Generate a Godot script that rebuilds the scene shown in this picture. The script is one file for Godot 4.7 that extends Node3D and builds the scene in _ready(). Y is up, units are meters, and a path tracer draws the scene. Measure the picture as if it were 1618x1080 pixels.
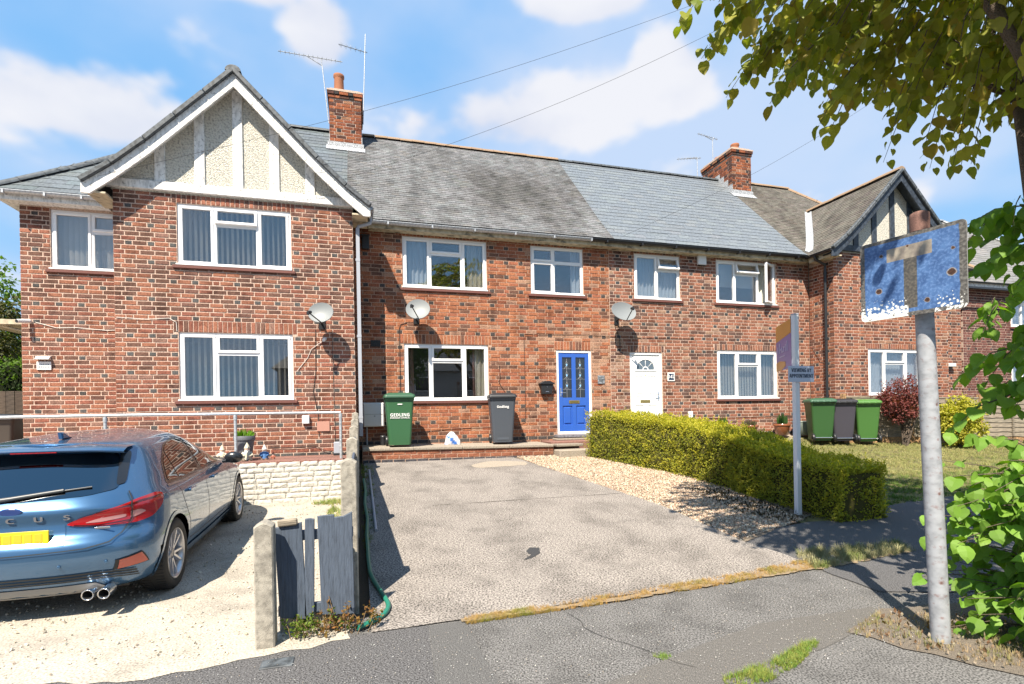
extends Node3D
# A brick terrace of four houses seen from the pavement. x runs along the facade, y is up, the facade of the middle houses is z = 0.

const CAM := Vector3(0, 1.6, 11.46)
const YAW := 0.281
const ROLL := 0.018
const FOCAL := 828.0          # in pixels of a picture 1080 high
const CRS := 0.0815           # height of a brick course
const BL := 0.2286            # length of a brick with its joint

var rng := RandomNumberGenerator.new()
var mats := {}
var texs := {}
var shared := {}
var used := {}


# ---------------------------------------------------------------- mesh builder
class MB:
	var v := PackedVector3Array()
	var n := PackedVector3Array()
	var c := PackedColorArray()
	var uv := PackedVector2Array()
	var ix := PackedInt32Array()

	func tri(a: Vector3, b: Vector3, d: Vector3, col := Color.WHITE) -> void:
		var k := v.size()
		var nn := (b - a).cross(d - a).normalized()
		for p in [a, b, d]:
			v.append(p); n.append(nn); c.append(col); uv.append(Vector2(p.x, p.y))
		ix.append(k); ix.append(k + 2); ix.append(k + 1)

	func quad(a: Vector3, b: Vector3, d: Vector3, e: Vector3, col := Color.WHITE) -> void:   # counter-clockwise seen from outside
		var k := v.size()
		var nn := (d - a).cross(e - b).normalized()
		v.append(a); v.append(b); v.append(d); v.append(e)
		for i in 4:
			n.append(nn); c.append(col)
		uv.append(Vector2(0, 0)); uv.append(Vector2(1, 0)); uv.append(Vector2(1, 1)); uv.append(Vector2(0, 1))
		ix.append(k); ix.append(k + 2); ix.append(k + 1)
		ix.append(k); ix.append(k + 3); ix.append(k + 2)

	func hexa(p: Array, col := Color.WHITE) -> void:   # p: 4 bottom (ccw from above), 4 top
		quad(p[3], p[2], p[1], p[0], col)
		quad(p[4], p[5], p[6], p[7], col)
		for i in 4:
			var j := (i + 1) % 4
			quad(p[i], p[j], p[4 + j], p[4 + i], col)

	func box(lo: Vector3, hi: Vector3, col := Color.WHITE) -> void:
		hexa([Vector3(lo.x, lo.y, hi.z), Vector3(hi.x, lo.y, hi.z), Vector3(hi.x, lo.y, lo.z), Vector3(lo.x, lo.y, lo.z),
			Vector3(lo.x, hi.y, hi.z), Vector3(hi.x, hi.y, hi.z), Vector3(hi.x, hi.y, lo.z), Vector3(lo.x, hi.y, lo.z)], col)

	func tbox(t: Transform3D, size: Vector3, col := Color.WHITE) -> void:   # a box centred on t
		var h := size / 2.0
		var p := []
		for y in [-h.y, h.y]:
			for q in [Vector3(-h.x, y, h.z), Vector3(h.x, y, h.z), Vector3(h.x, y, -h.z), Vector3(-h.x, y, -h.z)]:
				p.append(t * q)
		hexa(p, col)

	func cbox(t: Transform3D, size: Vector3, ch: float, col := Color.WHITE) -> void:   # a box with chamfered edges, centred on t
		var h := size / 2.0
		var pts := {}
		for sx in [-1, 1]:
			for sy in [-1, 1]:
				for sz in [-1, 1]:
					var s := Vector3(sx, sy, sz)
					var o := Vector3(h.x * sx, h.y * sy, h.z * sz)
					pts[[sx, sy, sz, 0]] = t * (o - Vector3(0, ch * sy, ch * sz))
					pts[[sx, sy, sz, 1]] = t * (o - Vector3(ch * sx, 0, ch * sz))
					pts[[sx, sy, sz, 2]] = t * (o - Vector3(ch * sx, ch * sy, 0))
		var mid := t.origin
		var face := func(l: Array) -> void:
			var a: Vector3 = l[0]
			var b: Vector3 = l[1]
			var d: Vector3 = l[2]
			var ctr := Vector3.ZERO
			for q in l: ctr += q
			ctr /= l.size()
			if (b - a).cross(d - a).dot(ctr - mid) < 0: l.reverse()
			if l.size() == 4: quad(l[0], l[1], l[2], l[3], col)
			else: tri(l[0], l[1], l[2], col)
		for s in [-1, 1]:
			face.call([pts[[s, -1, -1, 0]], pts[[s, 1, -1, 0]], pts[[s, 1, 1, 0]], pts[[s, -1, 1, 0]]])
			face.call([pts[[-1, s, -1, 1]], pts[[1, s, -1, 1]], pts[[1, s, 1, 1]], pts[[-1, s, 1, 1]]])
			face.call([pts[[-1, -1, s, 2]], pts[[1, -1, s, 2]], pts[[1, 1, s, 2]], pts[[-1, 1, s, 2]]])
			for r in [-1, 1]:
				face.call([pts[[s, r, -1, 0]], pts[[s, r, 1, 0]], pts[[s, r, 1, 1]], pts[[s, r, -1, 1]]])
				face.call([pts[[s, -1, r, 0]], pts[[s, 1, r, 0]], pts[[s, 1, r, 2]], pts[[s, -1, r, 2]]])
				face.call([pts[[-1, s, r, 1]], pts[[1, s, r, 1]], pts[[1, s, r, 2]], pts[[-1, s, r, 2]]])
				for q in [-1, 1]:
					face.call([pts[[s, r, q, 0]], pts[[s, r, q, 1]], pts[[s, r, q, 2]]])

	func grid(rows: Array, col := Color.WHITE, loop := false) -> void:   # rows of points, smooth; outward = (along row) x (to next row)
		var k := v.size()
		var m: int = rows[0].size()
		for j in rows.size():
			for i in m:
				var ia := i - 1
				var ib := i + 1
				if loop:
					ia = (i - 1 + m) % m
					ib = (i + 1) % m
				else:
					ia = maxi(ia, 0)
					ib = mini(ib, m - 1)
				var du: Vector3 = rows[j][ib] - rows[j][ia]
				var dv: Vector3 = rows[mini(j + 1, rows.size() - 1)][i] - rows[maxi(j - 1, 0)][i]
				if du.length() < 1e-6: du = rows[mini(j + 1, rows.size() - 1)][ib] - rows[mini(j + 1, rows.size() - 1)][ia] + rows[maxi(j - 1, 0)][ib] - rows[maxi(j - 1, 0)][ia]
				var nn := du.cross(dv)
				v.append(rows[j][i]); n.append(nn.normalized() if nn.length() > 1e-12 else Vector3.UP); c.append(col)
				uv.append(Vector2(float(i) / maxf(m - 1, 1), float(j) / maxf(rows.size() - 1, 1)))
		var last := m if loop else m - 1
		for j in rows.size() - 1:
			for i in last:
				var a := k + j * m + i
				var b := k + j * m + (i + 1) % m
				var d := b + m
				var e := a + m
				ix.append(a); ix.append(d); ix.append(b)
				ix.append(a); ix.append(e); ix.append(d)

	func lathe(t: Transform3D, prof: Array, seg := 16, col := Color.WHITE) -> void:   # prof: Vector2(radius, y) from bottom to top
		var rows := []
		for p in prof:
			var row := []
			for i in seg:
				var a := -TAU * i / seg
				row.append(t * Vector3(cos(a) * p.x, p.y, sin(a) * p.x))
			rows.append(row)
		grid(rows, col, true)

	func tube(path: Array, r: float, seg := 8, col := Color.WHITE, r2 := -1.0, caps := true) -> void:
		var rows := []
		var up := Vector3.UP
		var m := path.size()
		for j in m:
			var d: Vector3 = (path[mini(j + 1, m - 1)] - path[maxi(j - 1, 0)]).normalized()
			if j == 0: up = Vector3.UP if absf(d.y) < 0.9 else Vector3.RIGHT
			var s := d.cross(up).normalized()
			up = s.cross(d).normalized()
			var rr := r if r2 < 0 else lerpf(r, r2, float(j) / maxf(m - 1, 1))
			var row := []
			for i in seg:
				var a := TAU * i / seg
				row.append(path[j] + (s * cos(a) + up * sin(a)) * rr)
			rows.append(row)
		for row in rows: row.reverse()
		grid(rows, col, true)
		if caps:
			for e in [0, m - 1]:
				var row: Array = rows[e]
				for i in seg:
					if e == 0: tri(path[0], row[(i + 1) % seg], row[i], col)
					else: tri(path[e], row[i], row[(i + 1) % seg], col)

	func prism(t: Transform3D, poly: PackedVector2Array, depth: float, col := Color.WHITE, chamfer := 0.0) -> void:   # poly in t's xy plane, front at z = 0, back at -depth
		var p := poly
		if Geometry2D.is_polygon_clockwise(p): p.reverse()
		var m := p.size()
		var front := p
		if chamfer > 0.0:
			var inset := Geometry2D.offset_polygon(p, -chamfer, Geometry2D.JOIN_MITER)
			if inset.size() == 1 and inset[0].size() == m:
				var q: PackedVector2Array = inset[0]
				if Geometry2D.is_polygon_clockwise(q): q.reverse()
				var best := 0
				for i in m:
					if q[i].distance_to(p[0]) < q[best].distance_to(p[0]): best = i
				front = PackedVector2Array()
				for i in m: front.append(q[(best + i) % m])
		var tr := Geometry2D.triangulate_polygon(front)
		for i in range(0, tr.size(), 3):
			var a := front[tr[i]]
			var b := front[tr[i + 1]]
			var d := front[tr[i + 2]]
			if (b - a).cross(d - a) < 0:
				var w := b
				b = d
				d = w
			tri(t * Vector3(a.x, a.y, 0), t * Vector3(b.x, b.y, 0), t * Vector3(d.x, d.y, 0), col)
			tri(t * Vector3(a.x, a.y, -depth), t * Vector3(d.x, d.y, -depth), t * Vector3(b.x, b.y, -depth), col)
		for i in m:
			var j := (i + 1) % m
			quad(t * Vector3(p[i].x, p[i].y, -depth), t * Vector3(p[j].x, p[j].y, -depth), t * Vector3(p[j].x, p[j].y, -chamfer), t * Vector3(p[i].x, p[i].y, -chamfer), col)
			if chamfer > 0.0:
				quad(t * Vector3(p[i].x, p[i].y, -chamfer), t * Vector3(p[j].x, p[j].y, -chamfer), t * Vector3(front[j].x, front[j].y, 0), t * Vector3(front[i].x, front[i].y, 0), col)

	func add(mesh: ArrayMesh, t: Transform3D) -> void:
		var s := mesh.surface_get_arrays(0)
		var k := v.size()
		for p in s[Mesh.ARRAY_VERTEX]: v.append(t * p)
		for p in s[Mesh.ARRAY_NORMAL]: n.append((t.basis * p).normalized())
		c.append_array(s[Mesh.ARRAY_COLOR])
		uv.append_array(s[Mesh.ARRAY_TEX_UV])
		for i in s[Mesh.ARRAY_INDEX]: ix.append(k + i)

	func mesh(off := Vector3.ZERO) -> ArrayMesh:
		var out := ArrayMesh.new()
		if v.is_empty(): return out
		var vv := v
		if off != Vector3.ZERO:
			vv = PackedVector3Array()
			vv.resize(v.size())
			for i in v.size(): vv[i] = v[i] - off
		var a := []
		a.resize(Mesh.ARRAY_MAX)
		a[Mesh.ARRAY_VERTEX] = vv
		a[Mesh.ARRAY_NORMAL] = n
		a[Mesh.ARRAY_COLOR] = c
		a[Mesh.ARRAY_TEX_UV] = uv
		a[Mesh.ARRAY_INDEX] = ix
		out.add_surface_from_arrays(Mesh.PRIMITIVE_TRIANGLES, a)
		return out


# ---------------------------------------------------------------- nodes
func numbered(called: String) -> String:
	var k: int = used.get(called, 0)
	used[called] = k + 1
	return called if k == 0 else "%s_%03d" % [called, k]

func thing(called: String, label: String, category: String, at := Vector3.ZERO, group := "", turn := 0.0) -> Node3D:
	var o := Node3D.new()
	o.name = numbered(called)
	add_child(o)
	o.position = at
	o.rotation.y = turn
	o.set_meta("label", label)
	o.set_meta("category", category)
	if group: o.set_meta("group", group)
	return o

func tag(o: Node, label: String, category := "", group := "") -> void:
	o.set_meta("label", label)
	if category: o.set_meta("category", category)
	if group: o.set_meta("group", group)

func gp(o: Node) -> Vector3:
	var p := Vector3.ZERO
	while o is Node3D and o != self:
		p += o.position
		o = o.get_parent()
	return p

func put(called: String, m: MB, material: Material, parent: Node3D, kind := "") -> MeshInstance3D:   # m is built in world coordinates; parents are moved, never turned
	var o := MeshInstance3D.new()
	o.mesh = m.mesh(gp(parent))
	o.material_override = material
	o.name = called
	parent.add_child(o, true)
	if kind: o.set_meta("kind", kind)
	return o

func loc(called: String, m: MB, material: Material, parent: Node3D, kind := "") -> MeshInstance3D:   # m is built in the parent's own coordinates
	var o := MeshInstance3D.new()
	o.mesh = m.mesh()
	o.material_override = material
	o.name = called
	parent.add_child(o, true)
	if kind: o.set_meta("kind", kind)
	return o

func inst(called: String, mesh: Mesh, material: Material, parent: Node3D, t: Transform3D) -> MeshInstance3D:
	var o := MeshInstance3D.new()
	o.mesh = mesh
	o.material_override = material
	o.name = called
	parent.add_child(o, true)
	o.transform = t
	return o

func single(called: String, label: String, category: String, m: MB, material: Material, at := Vector3.ZERO, group := "") -> MeshInstance3D:   # a thing that is one mesh, built in world coordinates
	var o := MeshInstance3D.new()
	o.mesh = m.mesh(at)
	o.material_override = material
	o.name = numbered(called)
	add_child(o)
	o.position = at
	tag(o, label, category, group)
	return o

func setting(called: String, m: MB, material: Material) -> MeshInstance3D:
	var o := MeshInstance3D.new()
	o.mesh = m.mesh()
	o.material_override = material
	o.name = numbered(called)
	add_child(o)
	o.set_meta("kind", "structure")
	return o

func many(called: String, mesh: Mesh, material: Material, places: Array, colors: Array, parent: Node3D) -> MultiMeshInstance3D:
	var mm := MultiMesh.new()
	mm.transform_format = MultiMesh.TRANSFORM_3D
	mm.use_colors = true
	mm.mesh = mesh
	mm.instance_count = places.size()
	for i in places.size():
		mm.set_instance_transform(i, places[i])
		mm.set_instance_color(i, colors[i])
	var o := MultiMeshInstance3D.new()
	o.multimesh = mm
	o.material_override = material
	o.name = called
	parent.add_child(o, true)
	o.set_meta("kind", "stuff")
	return o


# ---------------------------------------------------------------- materials
func lin(r: float, g: float, b: float) -> Color:
	return Color(r, g, b).linear_to_srgb()

func noise_tex(key: String, freq: float, octaves: int, ramp: Array, seed_ := 1, size := 512, kind := FastNoiseLite.TYPE_SIMPLEX_SMOOTH, normal := 0.0) -> NoiseTexture2D:
	if texs.has(key): return texs[key]
	var f := FastNoiseLite.new()
	f.noise_type = kind
	f.frequency = freq
	f.fractal_octaves = octaves
	f.fractal_gain = 0.66 if octaves >= 6 else 0.5
	f.seed = seed_
	var t := NoiseTexture2D.new()
	t.width = size
	t.height = size
	t.seamless = true
	t.seamless_blend_skirt = 0.15
	t.noise = f
	if ramp.size():
		var g := Gradient.new()
		g.offsets = PackedFloat32Array(ramp.map(func(e): return e[0]))
		g.colors = PackedColorArray(ramp.map(func(e): return e[1]))
		t.color_ramp = g
	texs[key] = t
	return t

func grey(a: float) -> Color:
	return Color(a, a, a)

# a material: linear base colour, roughness, and optional keys metal, spec, coat, mottle (texture), msize (metres of one repeat), bump (texture), bsize, bdepth (cm)
func M(key: String, col: Color, rough := 0.8, o := {}) -> StandardMaterial3D:
	if mats.has(key): return mats[key]
	var m := StandardMaterial3D.new()
	m.resource_name = key
	m.albedo_color = Color(col.linear_to_srgb(), 1.0)
	m.roughness = rough
	m.metallic = o.get("metal", 0.0)
	m.metallic_specular = o.get("spec", 0.5)
	m.vertex_color_use_as_albedo = o.get("vc", true)
	if o.has("mottle"):
		m.albedo_texture = o.mottle
		m.uv1_triplanar = true
		m.uv1_world_triplanar = true
		m.uv1_scale = Vector3.ONE / o.get("msize", 1.0)
	if o.has("bump"):
		m.heightmap_enabled = true
		m.heightmap_texture = o.bump
		m.heightmap_scale = o.get("bdepth", 0.3)
		m.uv1_triplanar = true
		m.uv1_world_triplanar = true
		m.uv1_scale = Vector3.ONE / o.get("msize", 1.0)
	if o.has("mvec"): m.uv1_scale = o.mvec
	if o.has("detail"):
		m.detail_enabled = true
		m.detail_blend_mode = BaseMaterial3D.BLEND_MODE_MUL
		m.detail_albedo = o.detail
		m.detail_uv_layer = BaseMaterial3D.DETAIL_UV_2
		m.uv2_triplanar = true
		m.uv2_world_triplanar = true
		m.uv2_scale = Vector3.ONE / o.get("dsize", 4.0)
	if o.has("coat"):
		m.clearcoat_enabled = true
		m.clearcoat = o.coat
		m.clearcoat_roughness = o.get("coat_rough", 0.05)
	if o.has("back"):
		m.backlight_enabled = true
		m.backlight = o.back
	if o.has("alpha"):
		m.transparency = BaseMaterial3D.TRANSPARENCY_ALPHA
		m.albedo_color.a = o.alpha
	if o.get("two", false): m.cull_mode = BaseMaterial3D.CULL_DISABLED
	mats[key] = m
	return m

func vary(col: Color, amount: float) -> Color:
	var k := 1.0 + rng.randf_range(-amount, amount)
	return Color(col.r * k * (1.0 + rng.randf_range(-amount, amount) * 0.3), col.g * k, col.b * k * (1.0 + rng.randf_range(-amount, amount) * 0.3))

func X(o: Vector3, b := Basis.IDENTITY) -> Transform3D:
	return Transform3D(b, o)


# ---------------------------------------------------------------- ground heights (the lots rise towards the houses)
func ground(x: float, z: float) -> float:
	var d := 11.46 - z
	if x < -0.08:
		return clampf((d - 5.6) * 0.05, 0.0, 0.2)
	if d < 4.1: return 0.0
	if d < 10.4: return (d - 4.1) / 6.3 * 0.71
	return minf(0.71 + (d - 10.4) * 0.2, 0.95)


# ---------------------------------------------------------------- the scene
func _ready() -> void:
	rng.seed = 4711
	var cam := Camera3D.new()
	cam.name = "camera"
	var r0 := Vector3(cos(YAW), 0, sin(YAW))
	var fw := Vector3(sin(YAW), 0, -cos(YAW))
	var right := r0 * cos(ROLL) - Vector3.UP * sin(ROLL)
	var up := Vector3.UP * cos(ROLL) + r0 * sin(ROLL)
	cam.transform = Transform3D(Basis(right, up, -fw), CAM)
	cam.projection = Camera3D.PROJECTION_FRUSTUM
	cam.near = 0.05
	cam.far = 900.0
	cam.size = 0.05 * 1080.0 / FOCAL
	cam.frustum_offset = Vector2(0, 0.05 * 114.7 / FOCAL)
	add_child(cam)
	cam.current = true

	var env := Environment.new()
	env.background_mode = Environment.BG_SKY
	env.sky = Sky.new()
	env.sky.sky_material = make_sky()
	env.tonemap_mode = Environment.TONE_MAPPER_LINEAR
	env.tonemap_exposure = 2.6
	env.sdfgi_enabled = true
	env.ssao_enabled = true
	env.ssil_enabled = true
	var we := WorldEnvironment.new()
	we.name = "environment"
	we.environment = env
	add_child(we)

	var sun := DirectionalLight3D.new()
	sun.name = "sun"
	sun.light_energy = 1.38
	sun.light_color = Color(1.0, 0.955, 0.88)
	sun.light_angular_distance = 0.5
	sun.shadow_enabled = true
	sun.basis = Basis.looking_at(Vector3(0.68, -1.6, -1.0).normalized(), Vector3.UP)
	add_child(sun)

	make_materials()
	build_ground()
	build_houses()
	build_far_house()
	build_opposite()
	build_terrace()
	build_front_garden()
	build_fences()
	build_car()
	build_wall_things()
	build_bins()
	build_signs()
	build_aerials()
	build_small_things()
	build_plants()
	build_tree()


func make_sky() -> PanoramaSkyMaterial:
	var w := 1600
	var h := 800
	var im := Image.create(w, h, false, Image.FORMAT_RGBAF)
	var f := FastNoiseLite.new()
	f.noise_type = FastNoiseLite.TYPE_SIMPLEX_SMOOTH
	f.seed = 12
	f.frequency = 1.0
	f.fractal_octaves = 6
	f.fractal_gain = 0.52
	var g := FastNoiseLite.new()
	g.seed = 77
	g.frequency = 0.55
	g.fractal_octaves = 4
	# cumulus heaps: azimuth, elevation, half width, half height (degrees), weight
	var heaps := [[-23.0, 28.5, 9.0, 4.2, 1.1], [-28.5, 26.5, 7.0, 3.4, 0.9], [18.5, 29.0, 8.5, 4.4, 1.15], [25.5, 28.0, 6.5, 3.2, 1.0], [12.0, 27.5, 7.0, 3.6, 0.9], [4.0, 30.5, 7.0, 3.5, 0.5],
		[33.5, 28.0, 3.5, 1.9, 0.75], [38.0, 25.0, 9.0, 3.0, 0.8], [45.0, 22.0, 9.0, 3.4, 0.95], [55.0, 19.0, 9.0, 3.4, 0.8], [-7.0, 28.5, 5.0, 3.0, 0.6], [24.0, 37.0, 14.0, 3.2, 0.55], [30.0, 24.0, 8.0, 2.2, 0.5], [-40.0, 22.0, 10.0, 4.0, 0.9], [70.0, 25.0, 10.0, 5.0, 0.9]]
	for k in 26:   # the same kind of heaps all round
		var az := 85.0 + k * 9.2
		heaps.append([az, 16.0 + 22.0 * absf(sin(k * 2.3)), 8.0 + 4.0 * sin(k * 1.7), 3.4 + 1.2 * cos(k * 3.1), 0.85])
	var deep := Color(0.080, 0.195, 0.365)
	var low := Color(0.17, 0.285, 0.40)
	for y in h:
		var el := 90.0 - (y + 0.5) * 180.0 / h
		if el < -3.0:
			for x in w: im.set_pixel(x, y, Color(0.16, 0.17, 0.17))
			continue
		var t := pow(1.0 - clampf(sin(deg_to_rad(maxf(el, 0.0))), 0.0, 1.0), 2.6)
		var blue := deep.lerp(low, t)
		for x in w:
			var az := (x + 0.5) * 360.0 / w - 180.0
			var ca := cos(deg_to_rad(el))
			var d := Vector3(sin(deg_to_rad(az)) * ca, sin(deg_to_rad(el)), -cos(deg_to_rad(az)) * ca)
			var q := d / (maxf(d.y, 0.0) + 0.22)
			var nb := f.get_noise_3d(q.x * 1.9 + 3.0, q.z * 1.9, d.y * 2.0)
			var wisps := smoothstep(-0.42, 0.5, g.get_noise_3d(q.x * 1.5, q.z * 1.5 + 9.0, 0.0) + 0.4 * nb) * 0.72
			var cover := -0.45
			var base := 0.0
			for e in heaps:
				var da: float = wrapf(az - e[0], -180.0, 180.0)
				da /= 1.2
				if absf(da) > e[2] * 2.2: continue
				var de: float = el - e[1]
				var v: float = e[3] * (0.75 if de < 0 else 1.15)
				var k: float = exp(-(da * da) / (e[2] * e[2]) - (de * de) / (v * v)) * e[4]
				if k > 0.02:
					cover = maxf(cover, k - 0.45) + 0.12 * minf(k, 0.3)
					base = maxf(base, k * clampf(-de / e[3] + 0.1, 0.0, 1.0))
			var dens := smoothstep(0.0, 0.30, cover + nb * 0.95)
			var white := Color(0.35, 0.352, 0.37).lerp(Color(0.215, 0.24, 0.315), clampf(base * 1.0 + (0.12 - nb) * 0.8, 0.0, 1.0))
			var col := blue.lerp(Color(0.27, 0.305, 0.375), wisps)
			col = col.lerp(white, dens * 0.93)
			im.set_pixel(x, y, Color(col.r, col.g, col.b, 1.0))
	var m := PanoramaSkyMaterial.new()
	m.panorama = ImageTexture.create_from_image(im)
	return m


func make_materials() -> void:
	var speck := noise_tex("speck", 0.03, 5, [[0.0, grey(0.62)], [0.45, grey(0.86)], [1.0, grey(1.0)]], 3)
	var faint := noise_tex("faint", 0.012, 5, [[0.15, grey(0.82)], [0.5, grey(0.95)], [0.8, grey(1.0)]], 23)
	var fine := noise_tex("fine", 0.09, 4, [[0.0, grey(0.0)], [1.0, grey(1.0)]], 8)
	var coarse := noise_tex("coarse", 0.012, 5, [[0.2, grey(0.62)], [0.5, grey(0.86)], [0.8, grey(1.0)]], 21)
	var grit := noise_tex("grit", 0.2, 3, [[0.0, grey(0.35)], [0.3, grey(0.62)], [0.5, grey(0.82)], [0.7, grey(1.0)], [1.0, grey(1.0)]], 5, 1024)
	var faint2 := noise_tex("faint2", 0.09, 5, [[0.1, grey(0.62)], [0.4, grey(0.88)], [0.6, grey(0.97)], [1.0, grey(1.0)]], 29, 1024)
	var aggregate := noise_tex("aggregate", 0.11, 3, [[0.0, grey(0.30)], [0.32, grey(0.58)], [0.5, grey(0.86)], [0.72, grey(1.0)], [1.0, grey(1.0)]], 15, 1024)
	var pebble := noise_tex("pebble", 0.045, 2, [[0.0, grey(0.0)], [0.6, grey(0.8)], [1.0, grey(1.0)]], 9, 512, FastNoiseLite.TYPE_CELLULAR)
	var blotch := noise_tex("blotch", 0.02, 6, [[0.15, grey(0.7)], [0.42, grey(0.9)], [0.6, grey(1.0)], [1.0, grey(1.0)]], 33)
	M("brick", Color.WHITE, 0.9, {"mottle": speck, "msize": 0.55, "bump": fine, "bdepth": 0.18, "spec": 0.3, "detail": noise_tex("wallgrime", 0.012, 6, [[0.15, Color(0.70, 0.68, 0.68)], [0.42, Color(0.90, 0.89, 0.89)], [0.62, grey(1.0)], [1.0, grey(1.0)]], 87), "dsize": 3.4})
	M("mortar_pale", Color(0.72, 0.53, 0.43), 0.95, {"mottle": speck, "msize": 0.5, "bump": fine, "bdepth": 0.2, "spec": 0.2})
	M("mortar_red", Color(0.64, 0.43, 0.32), 0.95, {"mottle": speck, "msize": 0.5, "bump": fine, "bdepth": 0.2, "spec": 0.2})
	M("mortar_mid", Color(0.72, 0.54, 0.44), 0.95, {"mottle": speck, "msize": 0.5, "bump": fine, "bdepth": 0.2, "spec": 0.2})
	M("tile", Color.WHITE, 0.85, {"mottle": speck, "msize": 0.7, "detail": blotch, "dsize": 5.5, "spec": 0.3})
	M("slate", Color.WHITE, 0.5, {"mottle": speck, "msize": 0.9, "spec": 0.4})
	M("ridge_clay", Color(0.38, 0.26, 0.17), 0.9, {"mottle": speck, "msize": 0.4})
	M("upvc", Color(0.80, 0.80, 0.81), 0.3, {"spec": 0.5})
	M("white_paint", Color(0.78, 0.77, 0.75), 0.6, {"mottle": faint, "mvec": Vector3(2.4, 0.8, 2.4), "detail": noise_tex("peel", 0.03, 5, [[0.0, grey(0.45)], [0.2, grey(0.8)], [0.3, grey(1.0)], [1.0, grey(1.0)]], 19), "dsize": 1.3})
	M("cream_paint", Color(0.60, 0.52, 0.37), 0.7, {"mottle": faint, "msize": 0.8, "detail": noise_tex("fasciadirt", 0.01, 5, [[0.1, grey(0.5)], [0.3, grey(0.9)], [1.0, grey(1.0)]], 37), "dsize": 1.7})
	M("dark_timber", Color(0.045, 0.06, 0.085), 0.6, {"mottle": coarse, "msize": 0.8})
	M("render", Color(0.66, 0.635, 0.56), 0.95, {"bump": pebble, "msize": 0.5, "bdepth": 1.6, "mottle": noise_tex("renderdirt", 0.02, 4, [[0.1, grey(0.72)], [0.5, grey(0.95)], [1.0, grey(1.0)]], 61)})
	M("verge", Color(0.10, 0.115, 0.13), 0.6, {"mottle": coarse, "msize": 0.6})
	M("lead", Color(0.42, 0.45, 0.49), 0.5, {"mottle": coarse, "msize": 0.4, "metal": 0.3})
	M("lead_white", Color(0.50, 0.52, 0.55), 0.5, {"mottle": coarse, "msize": 0.3})
	M("grey_plastic", Color(0.34, 0.36, 0.41), 0.45)
	M("white_plastic", Color(0.68, 0.68, 0.68), 0.45)
	M("black_plastic", Color(0.018, 0.019, 0.022), 0.4)
	M("sill_tile", Color(0.20, 0.075, 0.06), 0.75, {"mottle": speck, "msize": 0.3})
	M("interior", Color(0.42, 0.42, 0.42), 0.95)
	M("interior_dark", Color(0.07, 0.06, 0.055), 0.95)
	M("blind", Color(0.82, 0.82, 0.79), 0.85, {"two": true, "back": Color(0.85, 0.85, 0.82)})
	M("curtain_blue", Color(0.50, 0.58, 0.66), 0.9, {"two": true})
	M("curtain_red", Color(0.26, 0.14, 0.12), 0.9, {"two": true})
	M("curtain_cream", Color(0.58, 0.57, 0.50), 0.9, {"two": true})
	var glass := M("glass", Color(0.01, 0.012, 0.014), 0.0, {"alpha": 0.04, "vc": false})
	glass.metallic_specular = 0.75
	M("dark_glass", Color(0.012, 0.014, 0.016), 0.03, {"spec": 0.9})
	M("blue_door", Color(0.028, 0.10, 0.42), 0.35, {"coat": 0.3})
	M("white_door", Color(0.80, 0.80, 0.80), 0.3)
	M("brass", Color(0.55, 0.40, 0.14), 0.3, {"metal": 0.9})
	M("chrome", Color(0.75, 0.75, 0.77), 0.18, {"metal": 1.0})
	M("galvanised", Color(0.52, 0.54, 0.57), 0.45, {"metal": 0.45, "mottle": faint, "msize": 0.3})
	M("asphalt", Color(0.225, 0.219, 0.215), 0.92, {"mottle": aggregate, "msize": 1.9, "bump": fine, "bdepth": 0.35, "detail": noise_tex("wear", 0.01, 5, [[0.1, grey(0.84)], [0.5, grey(0.95)], [1.0, grey(1.0)]], 44), "dsize": 2.3, "spec": 0.3})
	M("asphalt_dark", Color(0.15, 0.147, 0.15), 0.92, {"mottle": aggregate, "msize": 1.7, "bump": fine, "bdepth": 0.4, "spec": 0.3})
	M("asphalt_mid", Color(0.165, 0.162, 0.16), 0.92, {"mottle": grit, "msize": 2.1, "bump": fine, "bdepth": 0.4, "spec": 0.3})
	M("asphalt_rough", Color(0.19, 0.18, 0.17), 0.95, {"mottle": grit, "msize": 1.7, "bump": fine, "bdepth": 0.7, "spec": 0.3})
	M("concrete", Color(0.365, 0.33, 0.302), 0.92, {"mottle": aggregate, "msize": 2.6, "bump": fine, "bdepth": 0.25, "detail": noise_tex("drivedirt", 0.018, 8, [[0.2, grey(0.82)], [0.4, grey(0.92)], [0.6, grey(0.99)], [1.0, grey(1.0)]], 52), "dsize": 8.0, "spec": 0.3})
	M("concrete_post", Color(0.42, 0.385, 0.325), 0.95, {"mottle": faint, "msize": 0.4, "bump": fine, "bdepth": 0.35, "detail": faint, "dsize": 0.8})
	M("coping", Color(0.42, 0.36, 0.29), 0.95, {"mottle": speck, "msize": 0.5, "bump": fine, "bdepth": 0.3})
	M("dirt", Color(0.50, 0.45, 0.38), 1.0, {"mottle": faint2, "msize": 1.9, "bump": noise_tex("lumps", 0.05, 5, [[0.0, grey(0)], [1.0, grey(1)]], 71), "bdepth": 0.6, "detail": noise_tex("dirtdetail", 0.012, 6, [[0.12, grey(0.84)], [0.42, grey(0.95)], [0.65, grey(1.0)], [1.0, grey(1.0)]], 58), "dsize": 6.0})
	M("soil", Color(0.10, 0.072, 0.045), 1.0, {"mottle": grit, "msize": 0.5, "bump": fine, "bdepth": 1.2})
	M("turf", Color(0.16, 0.145, 0.05), 1.0, {"mottle": coarse, "msize": 1.6, "bump": fine, "bdepth": 1.0})
	M("pavers", Color(0.30, 0.15, 0.12), 0.9, {"mottle": speck, "msize": 0.5})
	M("white_stone", Color(0.64, 0.61, 0.55), 0.9, {"mottle": faint, "msize": 0.4, "bump": noise_tex("lumps", 0.05, 5, [], 71), "bdepth": 0.5})
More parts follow.
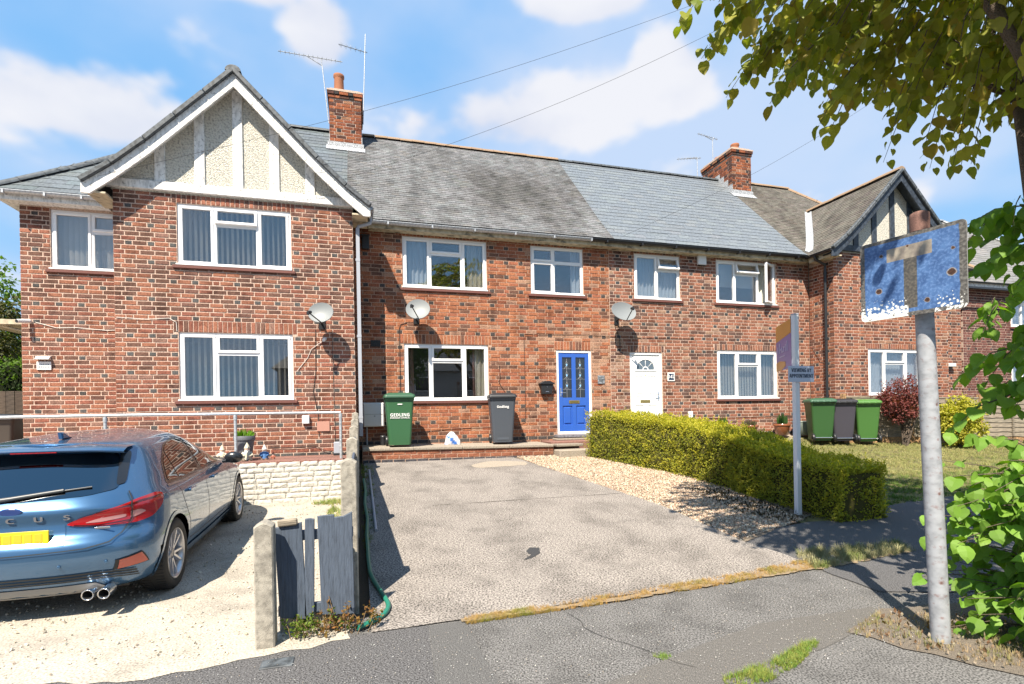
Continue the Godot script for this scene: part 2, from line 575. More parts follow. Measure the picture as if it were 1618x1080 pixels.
	M("fence_paint", Color(0.082, 0.105, 0.145), 0.7, {"mottle": faint, "msize": 0.5, "bump": noise_tex("grainy", 0.03, 4, [], 91), "bdepth": 0.25, "mvec": Vector3(9.0, 0.7, 9.0)})
	M("old_wood", Color(0.32, 0.27, 0.205), 0.9, {"mottle": coarse, "bump": texs.grainy, "bdepth": 0.3, "mvec": Vector3(0.6, 9.0, 0.6)})
	M("new_wood", Color(0.42, 0.25, 0.12), 0.85, {"mottle": coarse, "msize": 0.5})
	M("cable_black", Color(0.02, 0.02, 0.02), 0.6)
	M("cable_white", Color(0.62, 0.60, 0.56), 0.6)
	M("leaf", Color.WHITE, 0.55, {"two": true, "back": Color(0.92, 0.98, 0.35), "spec": 0.4})
	M("petal", Color.WHITE, 0.8, {"two": true, "back": Color(0.3, 0.3, 0.2)})
	M("bark", Color(0.17, 0.13, 0.10), 0.95, {"mottle": speck, "msize": 0.3, "bump": noise_tex("lumps", 0.05, 5, [], 71), "bdepth": 1.5})
	M("pebbles", Color.WHITE, 0.85, {})
	M("terracotta", Color(0.40, 0.15, 0.07), 0.8, {"mottle": speck, "msize": 0.2})
	M("plain", Color.WHITE, 0.6)
	M("gloss", Color.WHITE, 0.3)


# ---------------------------------------------------------------- brickwork
func brick_mesh(l: float, h: float, col: Color, r: RandomNumberGenerator) -> ArrayMesh:   # front face at z = 0, lower left front corner at the origin
	var m := MB.new()
	var b := 0.004
	var z := r.randf_range(-0.0025, 0.002)
	var p := []
	for q in [[0.0, 0.0], [l, 0.0], [l, h], [0.0, h]]:
		p.append(Vector3(q[0] + r.randf_range(-0.0018, 0.0018), q[1] + r.randf_range(-0.0018, 0.0018), z - b))
	var f := []
	for i in 4:
		var s := Vector3(1 if i in [0, 3] else -1, 1 if i < 2 else -1, 0)
		f.append(Vector3(p[i].x + s.x * b, p[i].y + s.y * b, z))
	m.quad(f[0], f[1], f[2], f[3], col)
	for i in 4:
		var j := (i + 1) % 4
		m.quad(p[i], p[j], f[j], f[i], col)
		var back := Vector3(0, 0, -0.06)
		m.quad(p[i] + back, p[j] + back, p[j], p[i], col)
	return m.mesh()

func brick_variant(l: float, h: float, style: Dictionary, tone: int, r: RandomNumberGenerator) -> ArrayMesh:
	var key := "b%s_%.3f_%.3f_%d_%d" % [style.name, l, h, tone, r.randi() % 2]
	if not shared.has(key):
		shared[key] = brick_mesh(l, h, vary(style.tones[tone], 0.08), r)
	return shared[key]

func pick_tone(style: Dictionary, r: RandomNumberGenerator) -> int:
	var x := r.randf()
	for i in style.share.size():
		x -= style.share[i]
		if x < 0: return i
	return 0

func segments(length: float, y: float, openings: Array) -> Array:
	var segs := [[0.0, length]]
	for o in openings:
		if o.position.y < y + CRS * 0.6 and o.end.y > y + CRS * 0.4:
			var out := []
			for s in segs:
				if o.end.x <= s[0] or o.position.x >= s[1]:
					out.append(s)
					continue
				if o.position.x > s[0]: out.append([s[0], o.position.x])
				if o.end.x < s[1]: out.append([o.end.x, s[1]])
			segs = out
	return segs

func lay(specs: Array, t: Transform3D, length: float, y0: float, y1: float, openings: Array, style: Dictionary, plinth := -1) -> void:
	var r := RandomNumberGenerator.new()
	r.seed = int(length * 1000.0) + int(y1 * 77.0) + int(t.origin.x * 13.0)
	var k := 0
	while y0 + (k + 1) * CRS <= y1 + 0.012:
		var y := y0 + k * CRS
		var lay_out := []
		var u := 0.0
		if k % 4 == 0 and k != plinth:
			u = -BL * 0.25
			var head := false
			while u < length:
				var w := BL * 0.5 if head else BL
				lay_out.append([u, u + w, head])
				u += w
				head = not head
		else:
			u = -BL * (0.5 if k % 2 else 0.0) - BL * (0.25 if k % 4 == 2 else 0.0)
			while u < length:
				lay_out.append([u, u + BL, false])
				u += BL
		for s in segments(length, y, openings):
			for e in lay_out:
				var a := maxf(e[0], s[0])
				var b := minf(e[1], s[1])
				if b - a < 0.03: continue
				var full: bool = is_equal_approx(b - a, e[1] - e[0])
				var tone := pick_tone(style, r)
				if style.has("upper") and y > 3.5 and r.randf() < style.upper: tone = 2
				if e[2] and r.randf() < 0.78: tone = style.tones.size() - 1
				if style.has("pale") and y < 3.75 and r.randf() < 0.55 - absf(t.origin.x + a - 5.3) * 0.28: tone = 3
				if k == plinth: tone = style.tones.size() - 1
				specs.append({"t": t * Transform3D(Basis.IDENTITY, Vector3(a + style.joint * 0.5, y + style.joint * 0.5, 0)), "l": b - a - style.joint, "h": CRS - style.joint, "tone": tone, "full": full})
		k += 1

func soldiers(specs: Array, t: Transform3D, u0: float, u1: float, y: float, h0: float, style: Dictionary, base := 0.79) -> void:
	var h := ceilf((y + h0 - 0.4 * CRS - base) / CRS) * CRS + base - y if h0 > 0.13 else h0   # up to the next full course
	var n := roundi((u1 - u0) / 0.0785)
	var w := (u1 - u0) / n
	var r := RandomNumberGenerator.new()
	r.seed = int(u0 * 991.0) + n
	for i in n:
		specs.append({"t": t * Transform3D(Basis.IDENTITY, Vector3(u0 + i * w + 0.006, y + 0.006, 0)), "l": w - 0.012, "h": h - 0.012, "tone": pick_tone(style, r), "full": true})

func lay_all(specs: Array, style: Dictionary, parent: Node3D, most: int, called := "brick") -> void:
	var r := RandomNumberGenerator.new()
	r.seed = 5 + specs.size()
	var order := []
	for i in specs.size():
		var s: Dictionary = specs[i]
		var to: Vector3 = CAM - s.t.origin
		var facing: float = s.t.basis.z.dot(to.normalized())
		order.append([to.length() / maxf(facing, 0.02) + (1000.0 if facing <= 0.02 or not s.full else 0.0), i])
	order.sort_custom(func(a, b): return a[0] < b[0])
	var rest := MB.new()
	var at := gp(parent)
	for k in order.size():
		var s: Dictionary = specs[order[k][1]]
		if k < most and s.full:
			inst(called, brick_variant(s.l, s.h, style, s.tone, r), mats.brick, parent, Transform3D(s.t.basis, s.t.origin - at))
		elif s.full:
			rest.add(brick_variant(s.l, s.h, style, s.tone, r), s.t)
		else:
			rest.add(brick_mesh(s.l, s.h, vary(style.tones[s.tone], 0.1), r), s.t)
	if rest.v.size(): put("brickwork", rest, mats.brick, parent, "stuff")

func wall_back(m: MB, t: Transform3D, length: float, y0: float, y1: float, openings: Array, thick := 0.24, depth := 0.007) -> void:
	var ys := [y0, y1]
	for o in openings:
		for y in [o.position.y, o.end.y]:
			if y > y0 and y < y1 and not ys.has(y): ys.append(y)
	ys.sort()
	for i in ys.size() - 1:
		var mid: float = (ys[i] + ys[i + 1]) / 2.0
		var segs := [[0.0, length]]
		for o in openings:
			if o.position.y < mid and o.end.y > mid:
				var out := []
				for s in segs:
					if o.end.x <= s[0] or o.position.x >= s[1]: out.append(s)
					else:
						if o.position.x > s[0]: out.append([s[0], o.position.x])
						if o.end.x < s[1]: out.append([o.end.x, s[1]])
				segs = out
		for s in segs:
			m.tbox(t * X(Vector3((s[0] + s[1]) / 2.0, mid, -depth - thick / 2.0)), Vector3(s[1] - s[0], ys[i + 1] - ys[i], thick))


# ---------------------------------------------------------------- windows and doors (facing +z; x0 .. x1, y0 .. y1, wall face at z)
func ring(m: MB, a: Vector2, b: Vector2, w: float, z0: float, z1: float, col := Color.WHITE) -> void:
	m.cbox(X(Vector3((a.x + b.x) / 2, b.y - w / 2, (z0 + z1) / 2)), Vector3(b.x - a.x, w, z1 - z0), 0.006, col)
	m.cbox(X(Vector3((a.x + b.x) / 2, a.y + w / 2, (z0 + z1) / 2)), Vector3(b.x - a.x, w, z1 - z0), 0.006, col)
	for x in [a.x + w / 2, b.x - w / 2]:
		m.cbox(X(Vector3(x, (a.y + b.y) / 2, (z0 + z1) / 2 - 0.0015)), Vector3(w, b.y - a.y - w * 2 + 0.008, z1 - z0 - 0.003), 0.006, col)

func make_window(house: Node3D, x0: float, x1: float, y0: float, y1: float, z: float, kind: String, dress: String, o := {}) -> Node3D:
	var win := Node3D.new()
	win.name = "window"
	house.add_child(win, true)
	win.position = Vector3((x0 + x1) / 2, y0, z) - gp(house)
	var w := x1 - x0
	var h := y1 - y0
	var f := MB.new()
	var fz := -0.03
	ring(f, Vector2(x0, y0), Vector2(x1, y1), 0.05, z + fz - 0.07, z + fz)
	f.cbox(X(Vector3((x0 + x1) / 2, y0 + 0.012, z + 0.0)), Vector3(w + 0.03, 0.026, 0.09), 0.006)   # sub sill
	var cells := []
	if kind == "three":
		var a: float = x0 + w * o.get("a", 0.315)
		var b: float = x0 + w * o.get("b", 0.70)
		var yt: float = y1 - h * 0.30
		cells = [[x0 + 0.03, a, y0 + 0.03, y1 - 0.03, "sash"], [a, b, yt, y1 - 0.03, o.get("top", "sash")], [a, b, y0 + 0.03, yt, "fix"], [b, x1 - 0.03, y0 + 0.03, y1 - 0.03, o.get("side", "sash")]]
		for x in [a, b]: f.cbox(X(Vector3(x, (y0 + y1) / 2, z + fz - 0.037)), Vector3(0.055, h - 0.09, 0.066), 0.005)
		f.cbox(X(Vector3((a + b) / 2, yt, z + fz - 0.039)), Vector3(b - a - 0.05, 0.05, 0.062), 0.005)
	elif kind == "four":
		var a := x0 + w * 0.43
		var yt := y1 - h * 0.32
		cells = [[x0 + 0.03, a, yt, y1 - 0.03, "sash"], [x0 + 0.03, a, y0 + 0.03, yt, "sash"], [a, x1 - 0.03, yt, y1 - 0.03, "fix"], [a, x1 - 0.03, y0 + 0.03, yt, "fix"]]
		f.cbox(X(Vector3(a, (y0 + y1) / 2, z + fz - 0.037)), Vector3(0.05, h - 0.09, 0.066), 0.005)
		f.cbox(X(Vector3((x0 + x1) / 2, yt, z + fz - 0.039)), Vector3(w - 0.09, 0.045, 0.062), 0.005)
	elif kind == "two":
		var a := x0 + w * 0.5
		var yt := y1 - h * 0.33
		cells = [[x0 + 0.03, a, y0 + 0.03, y1 - 0.03, "sash"], [a, x1 - 0.03, yt, y1 - 0.03, o.get("top", "sash")], [a, x1 - 0.03, y0 + 0.03, yt, "fix"]]
		f.cbox(X(Vector3(a, (y0 + y1) / 2, z + fz - 0.037)), Vector3(0.055, h - 0.09, 0.066), 0.005)
		f.cbox(X(Vector3((a + x1) / 2 - 0.015, yt, z + fz - 0.039)), Vector3(x1 - a - 0.08, 0.05, 0.062), 0.005)
	put("frame", f, mats.upvc, win)
	for e in cells:
		var lo := Vector2(e[0] + 0.022, e[2] + 0.022)
		var hi := Vector2(e[1] - 0.022, e[3] - 0.022)
		var sw := 0.022
		var sm := MB.new()
		var pm := MB.new()
		var pivot := Vector3.ZERO
		var turn := Basis.IDENTITY
		if e[4] == "fix":
			ring(sm, lo - Vector2(0.004, 0.004), hi + Vector2(0.004, 0.004), sw, z + fz - 0.035, z + fz - 0.008)
		else:
			sw = 0.048
			lo -= Vector2(0.012, 0.012)
			hi += Vector2(0.012, 0.012)
			if e[4] == "open_top":
				pivot = Vector3(0, hi.y, z + fz)
				turn = Basis(Vector3.RIGHT, deg_to_rad(-o.get("top_angle", 14.0)))
			elif e[4] == "open_side":
				pivot = Vector3(hi.x, 0, z + fz)
				turn = Basis(Vector3.UP, deg_to_rad(28.0))
			ring(sm, lo, hi, sw, z + fz - 0.045, z + fz + 0.016)
		for gz in [-0.034, -0.024, -0.014, -0.004]:
			pm.box(Vector3(lo.x + sw - 0.004, lo.y + sw - 0.004, z + fz + gz - 0.004), Vector3(hi.x - sw + 0.004, hi.y - sw + 0.004, z + fz + gz))
		if turn != Basis.IDENTITY:
			for b in [sm, pm]:
				for i in b.v.size():
					b.v[i] = pivot + turn * (b.v[i] - pivot)
					b.n[i] = turn * b.n[i]
		put("bead" if e[4] == "fix" else "sash", sm, mats.upvc, win)
		put("pane", pm, mats.glass, win)
		if e[4] == "sash" and hi.x - lo.x < 0.7 and hi.y - lo.y > 0.8:
			var hm := MB.new()
			hm.cbox(X(Vector3(hi.x - sw / 2, (lo.y + hi.y) / 2 - 0.1, z + fz - 0.075)), Vector3(0.025, 0.12, 0.02), 0.004)
			put("handle", hm, mats.white_plastic, win)
	var sl := MB.new()   # tiled sill below
	sl.cbox(X(Vector3((x0 + x1) / 2, y0 - 0.03, z - 0.02)), Vector3(w + 0.14, 0.055, 0.12), 0.006)
	put("sill", sl, mats.sill_tile, win)
	var ix0 := x0 + 0.03
	var ix1 := x1 - 0.03
	if dress.begins_with("slats"):
		var n := int(w / o.get("pitch", 0.082))
		var ang := deg_to_rad(o.get("angle", 66.0))
		for i in n:
			var s := MB.new()
			var xx := ix0 + (i + 0.5) * (ix1 - ix0) / n
			var rows := []
			for j in 2:
				var row := []
				for q in 5:
					var t := q / 4.0 - 0.5
					row.append(Vector3(t * 0.089, (y0 + 0.06) if j == 0 else y1 - 0.04, 0.006 * cos(t * PI)).rotated(Vector3.UP, ang + 0.05 * sin(i * 1.9)) + Vector3(xx, 0, z - 0.21))
				rows.append(row)
			s.grid(rows)
			put("blind_slat", s, mats.blind, win)
	elif dress != "none":
		var parts := []
		if dress == "both_blue": parts = [[ix0, ix0 + w * 0.27, "curtain_blue"], [ix1 - w * 0.21, ix1, "curtain_cream"]]
		elif dress == "both_red": parts = [[ix0, ix0 + w * 0.10, "curtain_red"], [ix1 - w * 0.13, ix1, "curtain_cream"], [ix1 - w * 0.16, ix1 - w * 0.125, "curtain_red"]]
		elif dress == "right_cream": parts = [[ix1 - w * 0.17, ix1, "curtain_blue"]]
		elif dress == "full_pale": parts = [[ix0, ix1, "curtain_blue"]]
		elif dress == "half": parts = [[ix0, ix0 + w * 0.3, "blind"], [ix0 + w * 0.3, ix0 + w * 0.7, "blind"], [ix1 - w * 0.26, ix1, "curtain_cream"]]
		for p in parts:
			var c := MB.new()
			var rows := []
			var low := y0 + 0.03
			if dress == "half" and p[2] == "blind": low = y0 + h * 0.42
			for j in 6:
				var row := []
				var steps := maxi(8, int((p[1] - p[0]) * 60.0))
				for q in steps + 1:
					var t: float = float(q) / steps
					var flat: bool = dress == "half" and p[2] == "blind"
					var wave := 0.0 if flat else 0.028 * sin(t * (p[1] - p[0]) * 62.0 + 0.3 * j) * (0.6 + 0.4 * j / 5.0)
					row.append(Vector3(lerpf(p[0], p[1], t), lerpf(y1 - 0.03, low, j / 5.0), z - 0.2 + wave))
				rows.append(row)
			rows.reverse()
			c.grid(rows)
			put("blind" if p[2] == "blind" else "curtain", c, mats[p[2]], win)
	return win


# ---------------------------------------------------------------- roofs
func along(prof: Array, s: float) -> Vector2:
	for i in prof.size() - 1:
		var l: float = prof[i].distance_to(prof[i + 1])
		if s <= l or i == prof.size() - 2:
			return prof[i] + (prof[i + 1] - prof[i]) * (s / l)
		s -= l
	return prof[-1]

func prof_length(prof: Array) -> float:
	var l := 0.0
	for i in prof.size() - 1: l += prof[i].distance_to(prof[i + 1])
	return l

func tile_mesh(w: float, l: float, th: float, col: Color, cut := []) -> ArrayMesh:
	var m := MB.new()
	var c: Array = cut if cut.size() else [0.0, w, 0.0, w]
	var a := Vector3(c[0], 0, th * 1.7)
	var b := Vector3(c[1], 0, th * 1.7)
	var d := Vector3(c[3], l, th * 0.35)
	var e := Vector3(c[2], l, th * 0.35)
	var dn := Vector3(0, 0, -th)
	m.quad(a, b, d, e, col)
	m.quad(a + dn, b + dn, b, a, col)
	m.quad(e + dn, a + dn, a, e, col)
	m.quad(b + dn, d + dn, d, b, col)
	return m.mesh()

# tiles on a slope. prof holds (outward distance, height) from the eaves up; a point is o + ud * u + hd * outward + up * height
func tiles(specs: Array, o: Vector3, ud: Vector3, hd: Vector3, prof: Array, gauge: float, w: float, l: float, rng_u: Callable, tone: Callable, skip: Callable, seed_ := 1) -> void:
	var r := RandomNumberGenerator.new()
	r.seed = seed_
	var total := prof_length(prof)
	var n := int(total / gauge)
	for i in n:
		var p := along(prof, i * gauge)
		var q := along(prof, minf(i * gauge + l, total))
		var lo := o + hd * p.x + Vector3.UP * p.y
		var d := (hd * (q.x - p.x) + Vector3.UP * (q.y - p.y))
		var len := minf(l, d.length())
		d = d.normalized()
		var nn := ud.cross(d).normalized()
		var ra: Array = rng_u.call(p.x, p.y)
		var rb: Array = rng_u.call(q.x, q.y)
		var u: float = floorf(minf(ra[0], rb[0]) / w) * w - (w * 0.5 if i % 2 else 0.0)
		while u < maxf(ra[1], rb[1]):
			var a := maxf(u, ra[0])
			var b := minf(u + w, ra[1])
			var a1 := maxf(u, rb[0])
			var b1 := minf(u + w, rb[1])
			var cut := not (is_equal_approx(b - a, w) and is_equal_approx(b1 - a1, w))
			if cut and b - a > -w and b1 - a1 > -w and (b - a > 0.02 or b1 - a1 > 0.02) and not skip.call((u + w / 2), p.x, p.y):
				if b < a:
					a = clampf((a + b) / 2, u, u + w)
					b = a
				if b1 < a1:
					a1 = clampf((a1 + b1) / 2, u, u + w)
					b1 = a1
				specs.append({"t": Transform3D(Basis(ud, d, nn), lo + ud * u), "w": w, "l": len, "full": false, "cut": [a - u, b - u, a1 - u, b1 - u], "col": tone.call(u, p.x, p.y, r)})
			elif not cut and not skip.call((a + b) / 2, p.x, p.y):
				var jit := Basis(nn, r.randf_range(-0.006, 0.006)) * Basis(ud, d, nn)
				specs.append({"t": Transform3D(jit, lo + ud * (a + 0.002) + nn * r.randf_range(0.0, 0.004)), "w": b - a - 0.004, "l": len, "full": is_equal_approx(b - a, w) and len == l, "col": tone.call((a + b) / 2, p.x, p.y, r)})
			u += w

func tile_all(specs: Array, th: float, material: Material, parent: Node3D, most: int, called: String) -> void:
	var order := []
	for i in specs.size():
		var s: Dictionary = specs[i]
		var to: Vector3 = CAM - s.t.origin
		var facing: float = s.t.basis.z.dot(to.normalized())
		order.append([to.length() / maxf(facing, 0.02) + (1000.0 if facing <= 0.03 or not s.full else 0.0), i])
	order.sort_custom(func(a, b): return a[0] < b[0])
	var rest := MB.new()
	var at := gp(parent)
	for k in order.size():
		var s: Dictionary = specs[order[k][1]]
		var key := "t%s_%.3f_%.3f_%d_%d_%d" % [called, s.w, s.l, int(s.col.r * 40), int(s.col.g * 40), int(s.col.b * 40)]
		if s.has("cut"):
			rest.add(tile_mesh(s.w, s.l, th, s.col, s.cut), s.t)
			continue
		if not shared.has(key): shared[key] = tile_mesh(s.w, s.l, th, s.col)
		if k < most and order[k][0] < 900.0:
			inst(called, shared[key], material, parent, Transform3D(s.t.basis, s.t.origin - at))
		else:
			rest.add(shared[key], s.t)
	if rest.v.size(): put("tile_field" if called == "roof_tile" else "slate_field", rest, material, parent, "stuff")

func deck(m: MB, o: Vector3, ud: Vector3, hd: Vector3, prof: Array, rng_u: Callable, down := 0.02) -> void:
	for i in prof.size() - 1:
		var p: Vector2 = prof[i]
		var q: Vector2 = prof[i + 1]
		var a: Array = rng_u.call(p.x, p.y)
		var b: Array = rng_u.call(q.x, q.y)
		var f := func(u: float, e: Vector2) -> Vector3: return o + ud * u + hd * e.x + Vector3.UP * (e.y - down)
		m.quad(f.call(a[0], p), f.call(a[1], p), f.call(b[1], q), f.call(b[0], q))

func ridge(parent: Node3D, a: Vector3, b: Vector3, material: Material, r := 0.12, piece := 0.45, called := "ridge_tile") -> void:
	var n := maxi(1, roundi(a.distance_to(b) / piece))
	var d := (b - a).normalized()
	var s := d.cross(Vector3.UP).normalized()
	var up := s.cross(d).normalized()
	for i in n:
		var m := MB.new()
		var p := a.lerp(b, float(i) / n) + up * rng.randf_range(-0.004, 0.006)
		var q := a.lerp(b, float(i + 1) / n) - d * 0.008 + up * rng.randf_range(-0.004, 0.006)
		var rows := []
		for e in [[p, r * 0.96], [p, r], [q, r], [q, r * 0.96]]:
			var row := []
			for k in 9:
				var t := PI * k / 8.0
				row.append(e[0] + s * cos(t) * e[1] * 1.0 + up * (sin(t) * e[1] * 0.8 - 0.05))
			rows.append(row)
		m.grid(rows, vary(Color.WHITE, 0.1))
		var c1: Array = rows[0]
		var c2: Array = rows[3]
		for k in 8:
			m.tri(p - up * 0.05, c1[k + 1], c1[k])
			m.tri(q - up * 0.05, c2[k], c2[k + 1])
		put(called, m, material, parent)

func half_gutter(m: MB, a: Vector3, b: Vector3, r := 0.056) -> void:
	var d := (b - a).normalized()
	var s := d.cross(Vector3.UP).normalized()
	var rows := []
	for p in [a, b]:
		var row := []
		for k in 9:
			var t := PI * k / 8.0
			row.append(p - s * cos(t) * r - Vector3.UP * sin(t) * r)
		rows.append(row)
	rows.reverse()
	m.grid(rows)
	for e in [rows[0], rows[1]]:
		for k in 7: m.tri(e[0], e[k + 1], e[k + 2])
	var inner := []
	for p in [a, b]:
		var row := []
		for k in 9:
			var t := PI * k / 8.0
			row.append(p - s * cos(t) * (r - 0.004) - Vector3.UP * sin(t) * (r - 0.004))
		inner.append(row)
	m.grid(inner)
	for sg in [-1.0, 1.0]:
		m.tbox(Transform3D(Basis(d, Vector3.UP, d.cross(Vector3.UP)), (a + b) / 2 + s * sg * r), Vector3(a.distance_to(b), 0.012, 0.012))


# ---------------------------------------------------------------- the terrace
const MAIN := [Vector2(0.30, 5.68), Vector2(0.0, 5.94), Vector2(-0.5, 6.42), Vector2(-3.25, 9.2)]
const GABLE := [Vector2(2.34, 5.64), Vector2(1.9, 5.98), Vector2(1.4, 6.44), Vector2(0.0, 7.86)]
const VERGE := 1.10
const GZ := 0.78              # the gables stand this far in front

func main_z(y: float) -> float:
	for i in 3:
		if y <= MAIN[i + 1].y: return lerpf(MAIN[i].x, MAIN[i + 1].x, clampf((y - MAIN[i].y) / (MAIN[i + 1].y - MAIN[i].y), 0, 1))
	return MAIN[3].x

func main_y(z: float) -> float:
	for i in 3:
		if z >= MAIN[i + 1].x: return lerpf(MAIN[i].y, MAIN[i + 1].y, clampf((z - MAIN[i].x) / (MAIN[i + 1].x - MAIN[i].x), 0, 1))
	return MAIN[3].y

func gable_y(dx: float) -> float:
	dx = absf(dx)
	for i in 3:
		if dx >= GABLE[i + 1].x: return lerpf(GABLE[i].y, GABLE[i + 1].y, clampf((dx - GABLE[i].x) / (GABLE[i + 1].x - GABLE[i].x), 0, 1))
	return GABLE[3].y

func style(called: String) -> Dictionary:
	match called:
		"left": return {"name": "l", "joint": 0.0185, "share": [0.38, 0.30, 0.24, 0.08], "tones": [Color(0.416, 0.179, 0.117), Color(0.343, 0.138, 0.095), Color(0.224, 0.121, 0.093), Color(0.333, 0.190, 0.146), Color(0.130, 0.127, 0.126)], "upper": 0.30}
		"orange": return {"name": "o", "joint": 0.0135, "share": [0.48, 0.28, 0.16, 0.08], "tones": [Color(0.485, 0.194, 0.105), Color(0.416, 0.156, 0.090), Color(0.232, 0.118, 0.085), Color(0.496, 0.295, 0.202), Color(0.103, 0.092, 0.091)]}
		"mid": return {"name": "m", "joint": 0.0155, "share": [0.42, 0.30, 0.20, 0.08], "tones": [Color(0.420, 0.183, 0.119), Color(0.350, 0.160, 0.109), Color(0.200, 0.118, 0.097), Color(0.441, 0.277, 0.200), Color(0.096, 0.098, 0.101)]}
		"right": return {"name": "r", "joint": 0.0165, "share": [0.44, 0.30, 0.16, 0.10], "tones": [Color(0.414, 0.171, 0.102), Color(0.339, 0.141, 0.095), Color(0.191, 0.100, 0.078), Color(0.423, 0.235, 0.156), Color(0.095, 0.095, 0.102)]}
		"chimney": return {"name": "c", "joint": 0.011, "share": [0.40, 0.28, 0.24, 0.08], "tones": [Color(0.40, 0.14, 0.07), Color(0.30, 0.10, 0.055), Color(0.13, 0.065, 0.05), Color(0.40, 0.2, 0.12), Color(0.08, 0.07, 0.07)]}
	return {}

func shell(house: Node3D, x0: float, x1: float, back := -6.7, gable := [-99.0, -99.0], inside := "interior") -> void:   # plastered inside: back wall, side walls, floors
	var m := MB.new()
	var f := -0.25
	m.box(Vector3(x0, 0.6, back - 0.22), Vector3(x1, 5.6, back))
	for x in [x0, x1 - 0.11]: m.box(Vector3(x, 0.6, back), Vector3(x + 0.11, 5.6, f - 0.003))
	for y in [0.86, 3.52, 5.50]: m.box(Vector3(x0 + 0.113, y, back + 0.003), Vector3(x1 - 0.113, y + 0.13, f - 0.003))
	m.box(Vector3((x0 + x1) / 2 - 0.05, 0.995, back + 0.003), Vector3((x0 + x1) / 2 + 0.05, 5.49, -3.2))
	m.box(Vector3(x0 + 0.115, 0.995, -3.3), Vector3(x1 - 0.115, 5.49, -3.203))
	if gable[0] > -90:
		for y in [0.86, 3.52, 5.50]: m.box(Vector3(gable[0] + 0.26, y + 0.002, f), Vector3(gable[1] - 0.26, y + 0.128, GZ - 0.25))
	put("inner_walls", m, mats[inside], house)

func gable_end(house: Node3D, cx: float, timber: Material, board: Material, posts: Array) -> void:
	var node := Node3D.new()
	node.name = "gable"
	house.add_child(node, true)
	node.position = Vector3(cx, 5.7, GZ) - gp(house)
	var tri := PackedVector2Array()
	for p in GABLE: tri.append(Vector2(cx - minf(p.x, 2.02), p.y - 0.1 if p.x < 2.02 else 5.66))
	for i in range(GABLE.size() - 2, -1, -1): tri.append(Vector2(cx + minf(GABLE[i].x, 2.02), GABLE[i].y - 0.1 if GABLE[i].x < 2.02 else 5.66))
	var r := MB.new()
	r.prism(X(Vector3(0, 0, GZ + 0.005)), tri, 0.22)
	put("render_panel", r, mats.render, node)
	var bm := MB.new()
	bm.cbox(X(Vector3(cx, 5.765, GZ + 0.02)), Vector3(4.2, 0.16, 0.09), 0.012)
	put("beam", bm, timber, node)
	for dx in posts:
		var top := gable_y(absf(dx) + 0.085) - 0.12
		var m := MB.new()
		m.prism(X(Vector3(0, 0, GZ + 0.035)), PackedVector2Array([Vector2(cx + dx - 0.085, 5.835), Vector2(cx + dx + 0.085, 5.835), Vector2(cx + dx + 0.085, gable_y(dx + 0.085) - 0.12), Vector2(cx + dx - 0.085, gable_y(dx - 0.085) - 0.12)]), 0.045, Color.WHITE, 0.008)
		put("timber_post", m, timber, node)
	for s in [-1.0, 1.0]:
		var poly := PackedVector2Array()
		for p in GABLE: poly.append(Vector2(cx + s * p.x, p.y - 0.035))
		poly.append(Vector2(cx, GABLE[3].y - 0.29))
		for k in [2, 1]: poly.append(Vector2(cx + s * (GABLE[k].x - 0.06), GABLE[k].y - 0.24))
		poly.append(Vector2(cx + s * (GABLE[0].x - 0.13), GABLE[0].y - 0.2))
		poly.append(Vector2(cx + s * GABLE[0].x, GABLE[0].y - 0.2))
		var m := MB.new()
		m.prism(X(Vector3(s * 0.0005, 0, VERGE - 0.03 + s * 0.001)), poly, 0.035, Color.WHITE, 0.006)
		put("bargeboard", m, board, node)
		var so := MB.new()   # sloping soffit behind the bargeboard
		for k in 3:
			var a := Vector3(cx + s * GABLE[k].x, GABLE[k].y - 0.13, 0)
			var b := Vector3(cx + s * GABLE[k + 1].x, GABLE[k + 1].y - 0.13, 0)
			var z0 := Vector3(0, 0, GZ - 0.02)
			var z1 := Vector3(0, 0, VERGE - 0.066)
			so.quad(a + z0, b + z0, b + z1, a + z1)
			so.quad(a + z1 + Vector3(0, 0.02, 0), b + z1 + Vector3(0, 0.02, 0), b + z0 + Vector3(0, 0.02, 0), a + z0 + Vector3(0, 0.02, 0))
		put("verge_soffit", so, board, node)
		# boxed foot of the eaves
		var e := MB.new()
		var xa: float = cx + s * 2.0
		var xb: float = cx + s * 2.29
		e.box(Vector3(minf(xa, xb), 5.47, 0.30), Vector3(maxf(xa, xb), 5.50, VERGE - 0.067))
		e.box(Vector3(minf(xb - s * 0.03, xb), 5.502, 0.30), Vector3(maxf(xb - s * 0.03, xb), 5.62, VERGE - 0.067))
		put("boxed_eaves", e, mats.cream_paint, node)
		# verge caps along the top edge
		for k in 3:
			var a := Vector2(GABLE[k].x, GABLE[k].y)
			var b := Vector2(GABLE[k + 1].x, GABLE[k + 1].y)
			var n := maxi(1, roundi(a.distance_to(b) / 0.62))
			for i in n:
				var p := a.lerp(b, float(i) / n)
				var q := a.lerp(b, float(i + 1) / n)
				var d := (q - p).normalized()
				var nrm := Vector2(-d.y, d.x) * (1.0 if d.cross(Vector2(0, 1)) < 0 else -1.0)
				if nrm.y < 0: nrm = -nrm
				var mid := (p + q) / 2 + nrm * 0.005
				var ang := atan2(d.y, d.x)
				var mm := MB.new()
				var bas := Basis(Vector3.BACK, ang) if s > 0 else Basis(Vector3.BACK, PI - ang)
				mm.cbox(Transform3D(bas, Vector3(cx + s * mid.x, mid.y, VERGE - 0.01)), Vector3(p.distance_to(q) - 0.006, 0.085, 0.09), 0.012, vary(Color.WHITE, 0.12))
				put("verge_cap", mm, mats.verge, node)

